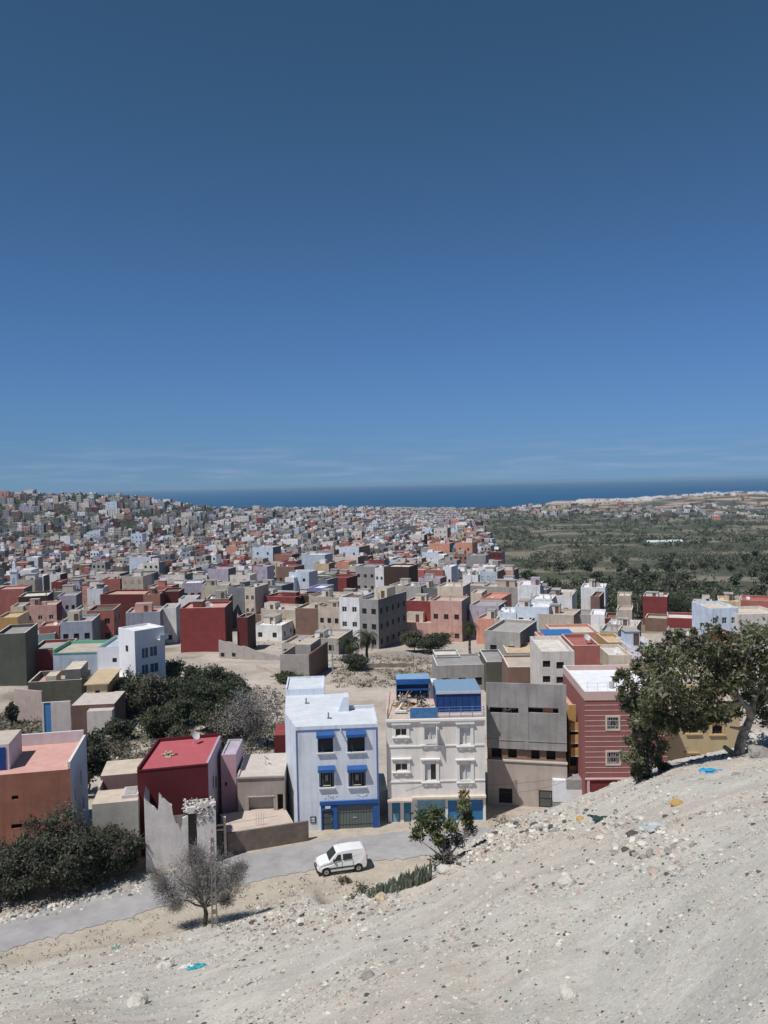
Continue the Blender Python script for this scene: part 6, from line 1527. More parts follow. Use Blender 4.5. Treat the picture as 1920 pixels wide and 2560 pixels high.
def valley():
    """the wooded valley on the right: the near crowns as single trees, the rest one mass"""
    protos = []
    for i in range(4):
        t = thing('valley_tree', (0, 0, 0), 0, '', 'tree', 'trees of the green valley')
        h = (5, 6.5, 4.2, 5.5)[i]; rx = (3.6, 3.2, 3.6, 2.8)[i]
        trunk_mb((0, 0, -.4), (0, 0, h * .4), .2, [((math.cos(a), math.sin(a), .9), rx * .6) for a in (0, 1.6, 3.2, 4.7)]).obj('trunk', [BARKD], t)
        crown_mb(rx, rx, h * .45, 420, .5, 14, .3, (.6, .3, .1), h * .55).obj('crown', (LEAF['grove'], LEAF['dark'], LEAF['scrub'], LEAF['grove'])[i], t)
        protos.append(t)
    words = ['round dark', 'tall green', 'dry grey-green', 'narrow dark green']
    used = {}; k = 0; spots = []
    tries = 0
    refs = (('in the valley behind the lone red house', 1607, 1668), ('in the valley behind the shade-tinted white house', 1453, 1540), ('in the valley behind the white cube house', 1195, 1290), ('in the valley beyond the light blue block', 1740, 1850), ('in the valley at the right frame edge', 1850, 1925), ('in the valley behind the three window house', 1294, 1400), ('in the valley beyond the beige roofs', 1540, 1606), ('in the valley right of the lone red house', 1668, 1740))
    dist = ('front row tree', 'second row tree', 'third row tree')
    while len(spots) < 60 and tries < 4000:
        tries += 1
        ref = R.choice(refs); y = U(262, 520); u = U(ref[1], ref[2])
        p = ray(u, 1450) * y
        if p.x / y < town_edge(y) + .02: continue
        if any((p.x - a) ** 2 + (p.y - b) ** 2 < 90 for a, b in spots): continue
        row = 0 if y < 335 else 1 if y < 420 else 2
        i = R.randrange(4); lab = f'{words[i]} {dist[row]} {ref[0]}'
        if used.get(lab, 0) >= 1: continue
        used[lab] = 1; spots.append((p.x, p.y))
        z = gz(p.x, p.y)
        if protos[i].get('label') is None:
            o = protos[i]; o.location = (p.x, p.y, z); o['label'] = lab
        else: dup(protos[i], (p.x, p.y, z), U(0, 6), U(.7, 1.25), lab)
    c = MB()
    n = 0
    while n < 10500:
        f = R.random(); y = 250 + 2390 * f ** 1.6
        az = U(town_edge(y) + .01, .62)
        if n % 4 == 0: az = U(-.56, .06); y = U(420, 1420) if az > -.2 else U(880, 1430)
        x = az * y
        dens = noise.noise(Vector((x / 60, y / 45, 7))) + .4 * noise.noise(Vector((x / 17, y / 14, 3)))
        n += 1
        onhill = az < -.2 and y > 900
        if onhill:
            if noise.noise(Vector((x / 90, y / 45, 4))) < -.02: continue
        elif az < town_edge(y):
            if R.random() < .55: continue
        elif dens < -.03 + smooth(1500, 2300, y) * .4: continue
        z = gz(x, y); h = U(2.2, 6.5); r = U(1.8, 4.6)
        if onhill: h *= 1.5; r *= 1.9
        k = 34 if y < 700 else 18 if y < 1300 else 8; s = .62 if y < 700 else 1.1 if y < 1300 else 2.0
        mm = R.choices((0, 1, 2), (.62, .26, .12))[0] if not onhill else 0
        for _ in range(k * (2 if onhill else 1)):
            d = Vector((R.gauss(0, .5), R.gauss(0, .5), abs(R.gauss(0, .45))))
            c.leaf((x + d.x * r, y + d.y * r, z + min(1.2, d.z + .12) * h), s * U(.6, 1.3), mm if R.random() < .75 else R.randrange(3), .95)
    tag(c.obj('valley_woodland', [leafmat('valley_leaf', (.085, .102, .06)), leafmat('valley_leaf_olive', (.12, .125, .08)), leafmat('valley_leaf_dusty', (.17, .16, .12))]), 'olive and argan woodland filling the valley towards the sea', 'woodland', kind='stuff')
vegetation()
# ------------------------------------------------------------------ van, poles, litter, stones
def van():
    a, b = Vector((-5.6, 63.0, 0)), Vector((-2.6, 63.75, 0))
    d = (a - b).normalized(); rz = math.atan2(d.y, d.x)
    c = (a + b) / 2; z = -30.955
    t = thing('parked_van', (c.x, c.y, z), rz, 'white parked van with dark side windows on the street below the slope', 'van')
    white = mat('white_car_paint', (.74, .76, .78), rough=.28, var=.03, spec=.5); gl = mat('dark_car_glass', (.02, .028, .032), rough=.12, spec=.6)
    blk = mat('black_plastic', (.03, .03, .032), rough=.7); rub = mat('tyre_rubber', (.02, .02, .02), rough=.9)
    # side profile, x forward (length 4.0), z up
    top = [(-2.0, .55), (-2.02, 1.0), (-1.97, 1.45), (-1.88, 1.72), (-1.7, 1.79), (-.9, 1.83), (.1, 1.80), (.42, 1.72), (.78, 1.40), (1.08, 1.09), (1.5, 1.0), (1.86, .86), (1.99, .64), (2.0, .42)]
    def half(x, z):
        w = .83
        if z > 1.0: w -= (z - 1.0) * .17
        if x > 1.2: w -= (x - 1.2) ** 2 * .16
        if x < -1.8: w -= .04
        return w
    def arc(cx, r, n=8): return [(cx + r * math.cos(math.pi * i / n), .3 + r * math.sin(math.pi * i / n)) for i in range(n + 1)]
    outline = top + [(1.66, .26)] + arc(1.3, .36)[1:-1] + [(.94, .26), (-.94, .26)] + arc(-1.3, .36)[1:-1] + [(-1.66, .26), (-1.98, .32)]
    mb = MB(); k = len(outline)
    for s in (-1, 1): mb.v += [(x, s * half(x, zz), zz) for x, zz in outline]
    mb.f += [tuple(range(k))[::-1], tuple(k + i for i in range(k))]; mb.m += [0, 0]
    for i in range(k):
        j = (i + 1) % k; mb.f.append((i, j, k + j, k + i)); mb.m.append(0)
    me = mb.mesh('body', [white]); o = put('body', me, t)
    bv = o.modifiers.new('bevel', 'BEVEL'); bv.width = .06; bv.segments = 2; bv.limit_method = 'ANGLE'; bv.angle_limit = rad(40)
    def side_glass(pts, s, nm):
        g = MB(); g.poly([(x, s * (half(x, zz) + .012), zz) for x, zz in (pts if s > 0 else pts[::-1])]); g.obj(nm, [gl], t)
    for s in (-1, 1):
        side_glass([(.70, 1.10), (.10, 1.10), (.10, 1.55), (.34, 1.56)], s, 'front_side_window')
        side_glass([(-.05, 1.10), (-.78, 1.12), (-.78, 1.55), (-.05, 1.56)], s, 'rear_side_window')
        dl = MB()
        for x0 in (.03, -.86): dl.box(x0 - .012, x0 + .012, s * (half(x0, .7) + .003) - .004, s * (half(x0, .7) + .003) + .004, .4, 1.05)
        dl.box(-1.55, 1.2, s * .838 - .015, s * .838 + .015, .5, .6)
        dl.obj('side_strip', [blk], t)
        m = MB(); m.box(.62, .74, s * .86 - .09, s * .86 + .09, 1.08, 1.26); m.obj('mirror', [blk], t)
        h = MB(); h.box(1.72, 1.93, s * .58 - .13, s * .58 + .13, .68, .86); h.obj('headlight', [mat('headlight_glass', (.5, .52, .54), rough=.15)], t)
        l = MB(); l.box(-2.04, -1.97, s * .72 - .06, s * .72 + .06, .8, 1.25); l.obj('tail_light', [mat('red_lens', (.25, .01, .01), rough=.3)], t)
        for x in (1.3, -1.3):
            w = MB(); n = 18
            for i in range(n):
                A, B = 2 * math.pi * i / n, 2 * math.pi * (i + 1) / n
                P0 = lambda r, y, q: (x + r * math.cos(q), s * y, .3 + r * math.sin(q))
                w.quad(P0(.3, .62, A), P0(.3, .62, B), P0(.3, .82, B), P0(.3, .82, A)); w.quad(P0(.3, .82, A), P0(.3, .82, B), P0(.19, .835, B), P0(.19, .835, A)); w.quad(P0(.3, .62, A), P0(.3, .62, B), P0(.02, .62, B), P0(.02, .62, A))
            wo = w.obj('wheel', [rub], t)
            r = MB(); r.bar((x, s * .7, .3), (x, s * .825, .3), .19, 0, 16)
            r.bar((x, s * .825, .3), (x, s * .835, .3), .06, 1, 8); r.obj('rim', [mat('wheel_cover', (.36, .37, .38), rough=.4), blk], wo)
    g = MB(); e = .014
    w0, w1 = half(.46, 1.68) - .09, half(1.03, 1.13) - .07
    nx, nz = .5, .62
    g.quad((1.035 + e, -w1, 1.145 + e), (1.035 + e, w1, 1.145 + e), (.47 + e, w0, 1.69 + e), (.47 + e, -w0, 1.69 + e)); g.obj('windscreen', [gl], t)
    g = MB(); g.quad((-2.03, -.62, 1.12), (-1.945, -.58, 1.6), (-1.945, .58, 1.6), (-2.03, .62, 1.12)); g.obj('rear_window', [gl], t)
    for nm, x0, x1 in (('front_bumper', 1.86, 2.06), ('rear_bumper', -2.08, -1.92)):
        m = MB(); m.box(x0, x1, -.74, .74, .26, .5); o = m.obj(nm, [blk], t)
        bv = o.modifiers.new('bevel', 'BEVEL'); bv.width = .04; bv.segments = 2
    m = MB(); m.box(1.955, 2.0, -.38, .38, .6, .72); m.obj('grille', [blk], t)
    m = MB(); m.bar((.2, -.3, 1.8), (.05, -.3, 2.15), .008, 0, 4); m.obj('aerial', [blk], t)

def pole(label, u, v, h, r=.11, name='utility_pole', arms=0, y=None):
    b = at(u, v)
    t = thing(name, b, U(-.2, .2), label, 'pole')
    m = MB(); 
    s = MB()
    s.box(-r, r, -r * .7, r * .7, -.4, h * .33); s.box(-r * .85, r * .85, -r * .6, r * .6, h * .33, h * .66); s.box(-r * .7, r * .7, -r * .5, r * .5, h * .66, h)
    s.obj('shaft', [mat('pole_concrete', (.36, .345, .325), var=.12)], t)
    if arms:
        m.box(-.7, .7, -.05, .05, h - .5, h - .4)
        for x in (-.6, 0, .6): m.bar((x, 0, h - .4), (x, 0, h - .2), .04)
        m.obj('crossarm', [STEEL], t)
    return t

def things():
    van()
    # lattice-cast roadside pole beside the dry tree
    b = at(537, 2318); H = 6.0
    t = thing('utility_pole', b, .2, 'concrete ladder-cast utility pole beside the bare roadside tree', 'pole')
    m = MB()
    for x in (-.17, .17): m.prism([(x - .05, -.3), (x + .05, -.3), (x * .45 + .035, H), (x * .45 - .035, H)], -.07, .07)
    for i in range(12):
        z = .3 + i * .6; k = .17 * (1 - .55 * z / H); m.box(-k + .04, k - .04, -.05, .05, z, z + .28)
    m.obj('shaft', [mat('weathered_pole', (.2, .19, .18), var=.15)], t)
    m = MB(); m.bar((-.25, 0, H - .25), (.25, 0, H - .25), .03); m.obj('bracket', [STEEL], t)
    pole('thin concrete pole by the low terrace house', 197, 1762, 5.2, .10, arms=1)
    pole('concrete pole in front of the unfinished grey block', 958, 1592, 5.0, .13)
    pole('rusty dark pole standing left of the cream white house', 1351, 1735, 8.0, .12, arms=0)
    pole('pale concrete pole at the corner of the walled yard', 832, 1680, 5.6, .14)
    pole('tall thin pole beside the lone red house at the right', 1594, 1560, 6.0, .11)
    pole('pole among the beige roofs of the middle town', 690, 1600, 6.2, .1)
    # minarets
    def minaret(label, u, v0, vt, y, c):
        p = Plane(u - 8, y, 8, 1440); zt = W(u, vt, y).z; p.zb = gz(p.o.x, y); H = zt - p.zb
        t = thing('minaret', (p.o.x, p.o.y, p.zb), p.a, label, 'minaret')
        w = 16 * y / F
        m = MB(); m.box(0, w, 0, w, -1, H * .74); m.obj('shaft', [P(c)], t)
        m = MB(); m.box(-.25, w + .25, -.25, w + .25, H * .74, H * .77); m.box(0, w, 0, .2, H * .77, H * .8)
        for i in range(4): m.box(i * w / 4, i * w / 4 + w * .14, -.02, .2, H * .8, H * .83)
        m.obj('balcony', [P('white')], t)
        m = MB(); m.box(w * .28, w * .72, w * .28, w * .72, H * .77, H * .95); m.bar((w / 2, w / 2, H * .95), (w / 2, w / 2, H), w * .2, 0, 8, .05); m.obj('lantern', [P('white')], t)
        if y < 800:
            m = MB(); m.box(w * .3, w * .7, -.05, 0, H * .45, H * .6); m.obj('window', [P('bluegrey')], t)
    minaret('pale blue square minaret above the roofs at the far left', 33, 1450, 1403, 330, 'lightblue')
    minaret('tiny white minaret on the crest of the far left hill', 232, 1260, 1230, 1330, 'white')
    # long polytunnel in the valley
    b = G(1617, 1362); t = thing('polytunnel', b, .02, 'long white polytunnel roof among the valley trees', 'greenhouse')
    m = MB(); Lx = 92 * b.y / F; n = 8
    for i in range(n):
        A, B = math.pi * i / n, math.pi * (i + 1) / n
        m.quad((0, 4 - 4 * math.cos(A), 2.2 + 1.6 * math.sin(A)), (Lx, 4 - 4 * math.cos(A), 2.2 + 1.6 * math.sin(A)), (Lx, 4 - 4 * math.cos(B), 2.2 + 1.6 * math.sin(B)), (0, 4 - 4 * math.cos(B), 2.2 + 1.6 * math.sin(B)))
    m.obj('roof', [mat('greenhouse_sheet', (.62, .66, .68), rough=.6)], t)
    m = MB(); m.box(0, Lx, .05, 7.95, -1, 2.2); m.obj('wall', [P('green')], t)
    # blue stall and white boards in the grove clearing
    b = at(470, 1795); t = thing('blue_stall', b, .1, 'blue sheeted stall with white boards in the grove clearing', 'stall')
    m = MB(); m.box(-1.6, 1.6, -.1, 1.4, 1.2, 1.28, 0)
    for x in (-1.5, 1.5):
        for yy in (0, 1.3): m.bar((x, yy, 0), (x, yy, 1.2), .05, 1, 5)
    m.box(.2, 1.5, -.08, -.04, .1, 1.1, 0); m.obj('canopy', [mat('blue_tarpaulin', ()), STEEL], t)
    m = MB(); m.box(-3.8, 0, -.7, -.4, .25, .5); m.box(-3.4, 1.5, -1.4, -.8, .1, .2); m.obj('white_boards', [P('white')], t)
    b = at(440, 1752); t = thing('garden_hut', b, .1, 'small pale hut half hidden among the grove trees', 'hut')
    m = MB(); m.box(0, 3.0, 0, 2, 0, 1.6); m.obj('wall', [P('beige')], t); m = MB(); m.box(-.2, 3.2, -.2, 2.2, 1.6, 1.75); m.obj('roof', [roofmat('cream')], t)
    # more dishes on town roofs, each told apart by its house
    # litter on the slope
    def bag(label, u, v, col, s, nm='plastic_bag'):
        b = at(u, v); m = MB(); n = 7
        for i in range(16):
            c = (R.gauss(0, s * .5), R.gauss(0, s * .28), abs(R.gauss(s * .12, s * .1))); m.stone(c, s * U(.28, .5), 0, .55)
        o = m.obj(nm, [mat(col[0], col[1], rough=.5, var=.25, scale=9)], loc=b)
        o.name = nm
        return tag(o, label, 'plastic bag')
    bag('bright blue plastic bag lying on the slope below the big tree', 1778, 1931, ('sky_blue_plastic', (.03, .27, .5)), .34)
    bag('small turquoise plastic bag on the lower left slope', 495, 2421, ('turquoise_plastic', (.04, .3, .36)), .3)
    bag('green plastic bag near the left road verge', 290, 2372, ('green_plastic', (.12, .33, .27)), .28)
    bag('white plastic bag beside the turquoise bag on the slope', 468, 2420, ('white_plastic', (.6, .6, .62)), .3)
    bag('dark green plastic sheet crumpled near the slope crest', 1502, 2050, ('bottle_green_plastic', (.03, .06, .05)), .3)
    bag('pale grey crumpled plastic sheet high on the slope', 1635, 2075, ('pale_plastic', (.42, .44, .44)), .3)
    def rock(label, u, v, s, c, nm='rock', up=0.):
        b = at(u, v); m = MB(); n = 0
        m.stone((0, 0, s * .2), s, 0, .8)
        me = m.mesh(nm, [mat(c[0], c[1], rough=.95, var=.2, scale=5, bump=.5)])
        o = put(nm, me, loc=b); md = o.modifiers.new('sub', 'SUBSURF'); md.levels = md.render_levels = 2
        tx = bpy.data.textures.new('rock_noise', 'CLOUDS'); tx.noise_scale = max(.12, s * .35)
        dm = o.modifiers.new('rough', 'DISPLACE'); dm.texture = tx; dm.strength = s * .35
        return tag(o, label, 'rock')
    pale, yel, gry = ('pale_limestone', (.52, .5, .46)), ('yellow_stone', (.5, .33, .12)), ('grey_stone', (.3, .285, .27))
    rock('yellow-brown rock on the slope below the blue bag', 1690, 2012, .22, yel)
    rock('small yellow stone near the crumpled green sheet', 1450, 2050, .22, yel)
    rock('big pale boulder behind the grey tree trunk', 1905, 1862, 1.1, pale)
    rock('second pale boulder below the big one at the right edge', 1898, 1893, .6, gry)
    rock('pale rock heap corner by the cactus hedge', 1112, 2178, .5, pale)
    rock('flat pale stone in the middle of the slope', 1420, 2215, .3, pale)
    rock('rounded pale stone at the lower left of the slope', 348, 2512, .42, pale)
    rock('long pale stone at the bottom of the slope', 1420, 2495, .16, pale)
    rock('pale stone beside the white bag on the slope', 415, 2420, .45, pale)
    rock('dark grey stone alone on the lower middle slope', 920, 2445, .16, gry)
    rock('dark stone on the right part of the slope', 1595, 2382, .07, gry)
    rock('buff stone at the foot of the cactus hedge', 955, 2250, .4, ('buff_stone', (.46, .38, .27)))
    rock('white stone at the upper rubble of the slope', 1250, 2200, .26, pale)

def stones():
    """loose stones and gravel of the slope: uncountable"""
    mats = [mat('gravel_pale', (.47, .44, .39), scale=8), mat('gravel_grey', (.28, .26, .24), scale=8), mat('gravel_dark', (.085, .08, .075), scale=8), mat('gravel_pink', (.42, .34, .29), scale=8), mat('gravel_white', (.6, .58, .53), scale=8)]
    mb = MB()
    for n in range(60000):
        y = 2.6 * (56 / 2.6) ** R.random(); x = U(-.6, .6) * y
        if n % 3 == 0: y = U(14, 55); x = U(-.58, .58) * y
        if hill(x, y) - lerp_tab(BASE, y) < .35: continue
        z = gz(x, y); u, v = proj(Vector((x, y, z)))
        if v > 2700 or v < 1800 or not -160 < u < 2080: continue
        dens = noise.noise(Vector((x / 2.6, y / 2.6, 2))) + .5 * noise.noise(Vector((x / .8, y / .8, 8)))
        if dens < U(-.9, .35): continue
        px = min(15, 2.1 * R.paretovariate(1.8)); s = min(.36, max(.008, px * y / F * .5))
        mb.stone((x, y, z + s * .05), s, R.choices(range(5), (.5, .22, .07, .15, .06))[0], .7)
    for n in range(34000):
        y = U(2.6, 17); x = U(-.58, .58) * y; z = gz(x, y); u, v = proj(Vector((x, y, z)))
        if v > 2660 or v < 1800 or not -60 < u < 1990: continue
        if noise.noise(Vector((x / 1.3, y / 1.3, 2))) < U(-.7, .4): continue
        px = min(20, 3.1 * R.paretovariate(2.0)); s = max(.006, px * y / F * .5)
        mb.stone((x, y, z), s, R.choices(range(5), (.5, .22, .08, .14, .06))[0], .6)
    tag(mb.obj('gravel', mats), 'loose stones and gravel strewn over the pale slope', 'gravel', kind='stuff')
    mb = MB()
    # rubble bands: along the crest towards the houses, along the road's far verge, in the left lot
    for (u0, v0, u1, v1, sp, k, smin, smax) in ((1100, 2165, 1420, 2045, 15, 900, .03, .15), (-20, 2300, 360, 2215, 12, 420, .06, .26), (-30, 1800, 300, 1870, 40, 420, .1, .4), (1180, 2085, 1320, 2050, 12, 200, .05, .2), (560, 2330, 1000, 2245, 26, 700, .04, .14), (1420, 2050, 1700, 2100, 40, 260, .03, .14), (620, 1605, 760, 1625, 8, 110, .15, .5), (640, 2290, 760, 2270, 30, 120, .08, .25)):
        for _ in range(k):
            f = R.random(); p = G(u0 + (u1 - u0) * f + R.gauss(0, sp * .5), v0 + (v1 - v0) * f + R.gauss(0, sp))
            if 60 < p.y < 75 and abs(p.x) < 30 and p.z > -31.3 and v0 > 2000 and v0 < 2200 and u0 > 500: continue
            s = smin + (smax - smin) * R.random() ** 2.5
            mb.stone((p.x, p.y, p.z + s * .2), s, R.choices(range(5), (.4, .2, .1, .15, .15))[0], .8)
    tag(mb.obj('rubble', mats), 'broken rubble in heaps along the crest and the verges', 'rubble', kind='stuff')
def cables():
    """thin sagging cables across the street fronts"""
    c = mat('cable_black', (.03, .03, .03), rough=.8)
    for lab, a, b, sag in (('thin black cable drooping across the front of the cream and concrete houses', W(1000, 1952, 71.8), W(1384, 1948, 74.2), .5),
                           ('thin cable sagging between the cream house and the striped house', W(1212, 1975, 72.0), W(1470, 1925, 72.3), .9)):
        m = MB(); prev = a; n = 14
        for i in range(1, n + 1):
            f = i / n; q = a.lerp(b, f) - Vector((0, 0, sag * 4 * f * (1 - f))); m.bar(prev, q, .011, 0, 4); prev = q
        tag(m.obj('overhead_cable', [c]), lab, 'cable')
things(); stones(); cables()
# ------------------------------------------------------------------ the rest of the town
BODY = {}
GRID = [(-.6, 4), (-.45, 2), (-.3, -6), (-.15, -15), (0, -22), (.2, -24), (.6, -22)]
def grid_a(az): return rad(lerp_tab(GRID, az))
def row_off(x, y):
    n = 12; return sum(math.tan(grid_a((i + .5) / n * x / y)) * x / n for i in range(n))

def fartown():
    cols = ['white', 'offwhite', 'cream', 'beige', 'sand', 'grey', 'concrete', 'darkgrey', 'slate', 'pink', 'salmon', 'rose', 'red', 'maroon', 'brown', 'darkbrown', 'brick', 'lightblue', 'paleblue', 'bluegrey', 'lavender', 'ochre']
    wts = [8, 7, 6, 8, 2, 12, 11, 10, 9, 6, 4, 6, 4, 6, 8, 5, 5, 2, 4, 7, 6, 1]
    roofs = ['concrete', 'beige', 'offwhite', 'cream', 'pink', 'white', 'grey', 'rose']
    rw = [5, 5, 5, 4, 3, 3, 3, 1]
    spots = []
    y = 236.
    while y < 2380:
        edge = town_edge(y)
        step = 9.6 if y < 700 else 13 if y < 1100 else 18 if y < 1500 else 25
        x = -.57 * y
        street = R.randrange(4, 8)
        off = {0: 0.}
        while x < edge * y:
            a = grid_a(x / y)
            w = U(5.6, 10.0) * (1 if y < 1000 else 1.25)
            cx = x + w / 2 * math.cos(a); cy = y + row_off(x, y) + 3.0 * math.sin(x / 70 + y * .7) * .4 + U(-.6, .6)
            az = cx / max(cy, 1)
            if az < -.46 and cy < 300: cy = cy
            ok = 232 < cy and az < town_edge(cy) - .004
            if cy > 900 and az < -.2:      # green patches on the hill
                nz = noise.noise(Vector((cx / 90, cy / 45, 4)))
                if nz > .02 or (R.random() < .25): ok = False
            if R.random() < .05: ok = False
            if ok: spots.append((cx, cy, w, U(6.8, 9.3)))
            x += (w + .1) * math.cos(a)
            street -= 1
            if street == 0: x += U(3.5, 5); street = R.randrange(4, 8)
        y += step * U(.95, 1.1)
    # scattered groups outside the main town: cape and right-hand slopes
    for _ in range(900):
        f = R.random()
        if f < .5: yy = U(2380, 2900); az = U(.24, .55)
        elif f < .8: yy = U(1250, 2000); az = U(.3, .56)
        else: yy = U(1500, 2300); az = U(.06, .3)
        if noise.noise(Vector((az * 30, yy / 130, 2))) < -.02: continue
        spots.append((az * yy, yy, U(9, 17), U(8, 14)))
    def free(cx, cy, w, d):
        for fx, fy, fw, fd, fa in FOOT:
            if abs(cx - fx) > 30 or abs(cy - fy) > 30: continue
            dx, dy = cx - fx, cy - fy
            c, s = math.cos(fa), math.sin(fa)
            lx, ly = abs(dx * c + dy * s), abs(-dx * s + dy * c)
            if lx < (fw + w) / 2 + .1 and ly < (fd + d) / 2 + .3: return False
        return True
    spots = [s for s in spots if free(*s)]
    # never in front of something that was read off the photograph: drop spots hiding a hand-set house
    hand = [(h[0], h[1], h[2]) for h in HOUSES]
    keep = []
    for s in spots:
        cx, cy, w, d = s
        if cy < 420:
            u, v = proj(Vector((cx, cy, gz(cx, cy) + 8)))
            hw = w * F / cy / 2
            if any(abs(u - hu) < hw + 24 and hv < v + 70 and v < hv + 26 and cy < hy for hu, hv, hy in hand): continue
        keep.append(s)
    spots = sorted(keep, key=lambda s: s[1])
    n_single = max(0, 298 - len(HOUSES))
    recs = []
    for i, (cx, cy, w, d) in enumerate(spots):
        c = R.choices(cols, wts)[0]
        if cy > 2350 and R.random() < .75: c = 'white'
        elif cy > 800 and R.random() < .5: c = R.choice(('white', 'offwhite', 'beige', 'lavender', 'grey', 'concrete', 'slate', 'darkgrey', 'brown', 'grey'))
        fl = R.choices((1, 2, 3, 4), (3.5, 5, 2.6, .7))[0]
        h = fl * 2.95 + U(.5, 1.3)
        if cy > 420 and R.random() < .035: h += U(3, 6); w *= 1.5; d *= 1.2; c = R.choice(('white', 'offwhite', 'grey', 'lightblue', 'salmon'))
        if cy > 1250 and cx > 0: h = U(3.5, 7)
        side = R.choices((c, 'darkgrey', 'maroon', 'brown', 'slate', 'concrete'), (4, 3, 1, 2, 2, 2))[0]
        recs.append(dict(x=cx, y=cy, w=w, d=d, c=c, fl=fl, h=h, side=side, roof=R.choices(roofs, rw)[0], a=grid_a(cx / cy) + U(-.03, .03), cols=R.randrange(2, 4), blank=R.random() < .16, hut=R.random() < .62))
    # single houses, with walls, roof, windows and roof huts as parts
    unit = {}
    def body(c, s, rim, blankmesh=True):
        k = (c, s, rim)
        if k not in unit:
            m = MB(); m.quad((0, 0, 0), (1, 0, 0), (1, 0, 1), (0, 0, 1), 0); m.quad((1, 0, 0), (1, 1, 0), (1, 1, 1), (1, 0, 1), 1); m.quad((1, 1, 0), (0, 1, 0), (0, 1, 1), (1, 1, 1), 0); m.quad((0, 1, 0), (0, 0, 0), (0, 0, 1), (0, 1, 1), 0)
            t = .025
            A = [(0, 0), (1, 0), (1, 1), (0, 1)]; B = [(t, t), (1 - t, t), (1 - t, 1 - t), (t, 1 - t)]
            for i in range(4):
                j = (i + 1) % 4; m.quad((*A[i], 1), (*A[j], 1), (*B[j], 1), (*B[i], 1), 2); m.quad((*B[i], 1), (*B[j], 1), (*B[j], .93), (*B[i], .93), 0)
            unit[k] = m.mesh('wall', [P(c), P(s), P(rim)])
        return unit[k]
    hm = {}
    def hutmesh(c):
        if c not in hm:
            m = MB(); m.box(0, 1, 0, 1, 0, 1, 0, 1); m.box(-.06, 1.06, -.06, 1.06, 1, 1.06, 1); hm[c] = m.mesh('roof_hut', [P(c), roofmat('concrete')])
        return hm[c]
    tm = []
    def tankmesh():
        if not tm:
            for mm in (RUST, FRAMEW, P('blue'), P('darkgrey')):
                m = MB(); m.bar((0, 0, .25), (0, 0, 1.25), .5, 0, 10); m.box(-.5, .5, -.4, .4, 0, .25, 1); m.bar((.8, 0, 0), (.8, 0, 2.0), .04, 1, 4); tm.append(m.mesh('water_tank', [mm, CEM]))
        return R.choice(tm)
    singles, rest = recs[:n_single], recs[n_single:]
    for r in singles:
        zb = min(gz(r['x'] + a, r['y'] + b) for a in (-5, 5) for b in (-5, 5)) - .4
        H = r['h'] + .4
        c, s = math.cos(r['a']), math.sin(r['a'])
        ox, oy = r['x'] - r['w'] / 2 * c + r['d'] / 2 * s, r['y'] - r['w'] / 2 * s - r['d'] / 2 * c
        t = thing('town_house', (ox, oy, zb), r['a'], 'x', 'house', 'flat roofed houses of the town')
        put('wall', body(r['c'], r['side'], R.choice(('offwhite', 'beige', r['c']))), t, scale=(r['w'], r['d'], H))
        rm = r['roof']
        if rm not in ROOFMESH: ROOFMESH[rm] = _flat.mesh('roof', [roofmat(rm)])
        put('roof', ROOFMESH[rm], t, (.2, .2, H * .935), scale=(r['w'] - .4, r['d'] - .4, 1))
        if not r['blank']:
            st = R.choice('kkkwb')
            for A, B, C, E in win_grid(r['w'], H, r['fl'], r['cols']): put('window', WIN[st], t, (A, -.04, B), (0, 0, 0), (C - A, 1, E - B))
        if R.random() < .4:
            for sx, sy in R.sample(((.06, .06), (.94, .06), (.5, .5), (.94, .9), (.06, .9)), 3): put('column_stub', stubmesh(), t, (r['w'] * sx, r['d'] * sy, H * .935), (0, 0, 0), (1, 1, U(.7, 1.5)))
        if R.random() < .5: put('water_tank', tankmesh(), t, (U(.15, .75) * r['w'], U(.15, .8) * r['d'], H * .935), (0, 0, U(0, 3)), (1, 1, U(.7, 1.3)))
        if r['hut']: put('roof_hut', hutmesh(R.choice((r['c'], 'offwhite', 'concrete', 'white', 'beige'))), t, (U(.1, .5) * r['w'], U(.3, .5) * r['d'], H * .935), scale=(U(2.2, 3.6), U(2.2, 3.2), U(1.6, 2.4)))
        u, v = proj(Vector((r['x'], r['y'], zb + H)))
        r['u'], r['v'], r['obj'] = u, v, t
    label_singles(singles)
    # everything farther: one mesh
    mats = [P(c) for c in cols] + [roofmat(c) for c in roofs] + [DARK]
    mi = {c: i for i, c in enumerate(cols)}; ri = {c: len(cols) + i for i, c in enumerate(roofs)}; dk = len(mats) - 1
    mb = MB()
    for r in rest:
        zb = gz(r['x'], r['y']) - 1.2; H = r['h'] + 1.2; w, d = r['w'], r['d']
        c, s = math.cos(r['a']), math.sin(r['a'])
        T = lambda x, y, z: (r['x'] + x * c - y * s, r['y'] + x * s + y * c, zb + z)
        a0, a1, b0, b1 = -w / 2, w / 2, -d / 2, d / 2
        cm, sm, rm = mi[r['c']], mi[r['side'] if r['side'] in mi else r['c']], ri[r['roof']]
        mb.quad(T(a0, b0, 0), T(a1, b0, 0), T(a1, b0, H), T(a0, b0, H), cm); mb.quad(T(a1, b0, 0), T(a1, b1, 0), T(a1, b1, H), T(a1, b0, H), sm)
        mb.quad(T(a1, b1, 0), T(a0, b1, 0), T(a0, b1, H), T(a1, b1, H), cm); mb.quad(T(a0, b1, 0), T(a0, b0, 0), T(a0, b0, H), T(a0, b1, H), cm)
        mb.quad(T(a0 + .2, b0 + .2, H - .5), T(a1 - .2, b0 + .2, H - .5), T(a1 - .2, b1 - .2, H - .5), T(a0 + .2, b1 - .2, H - .5), rm)
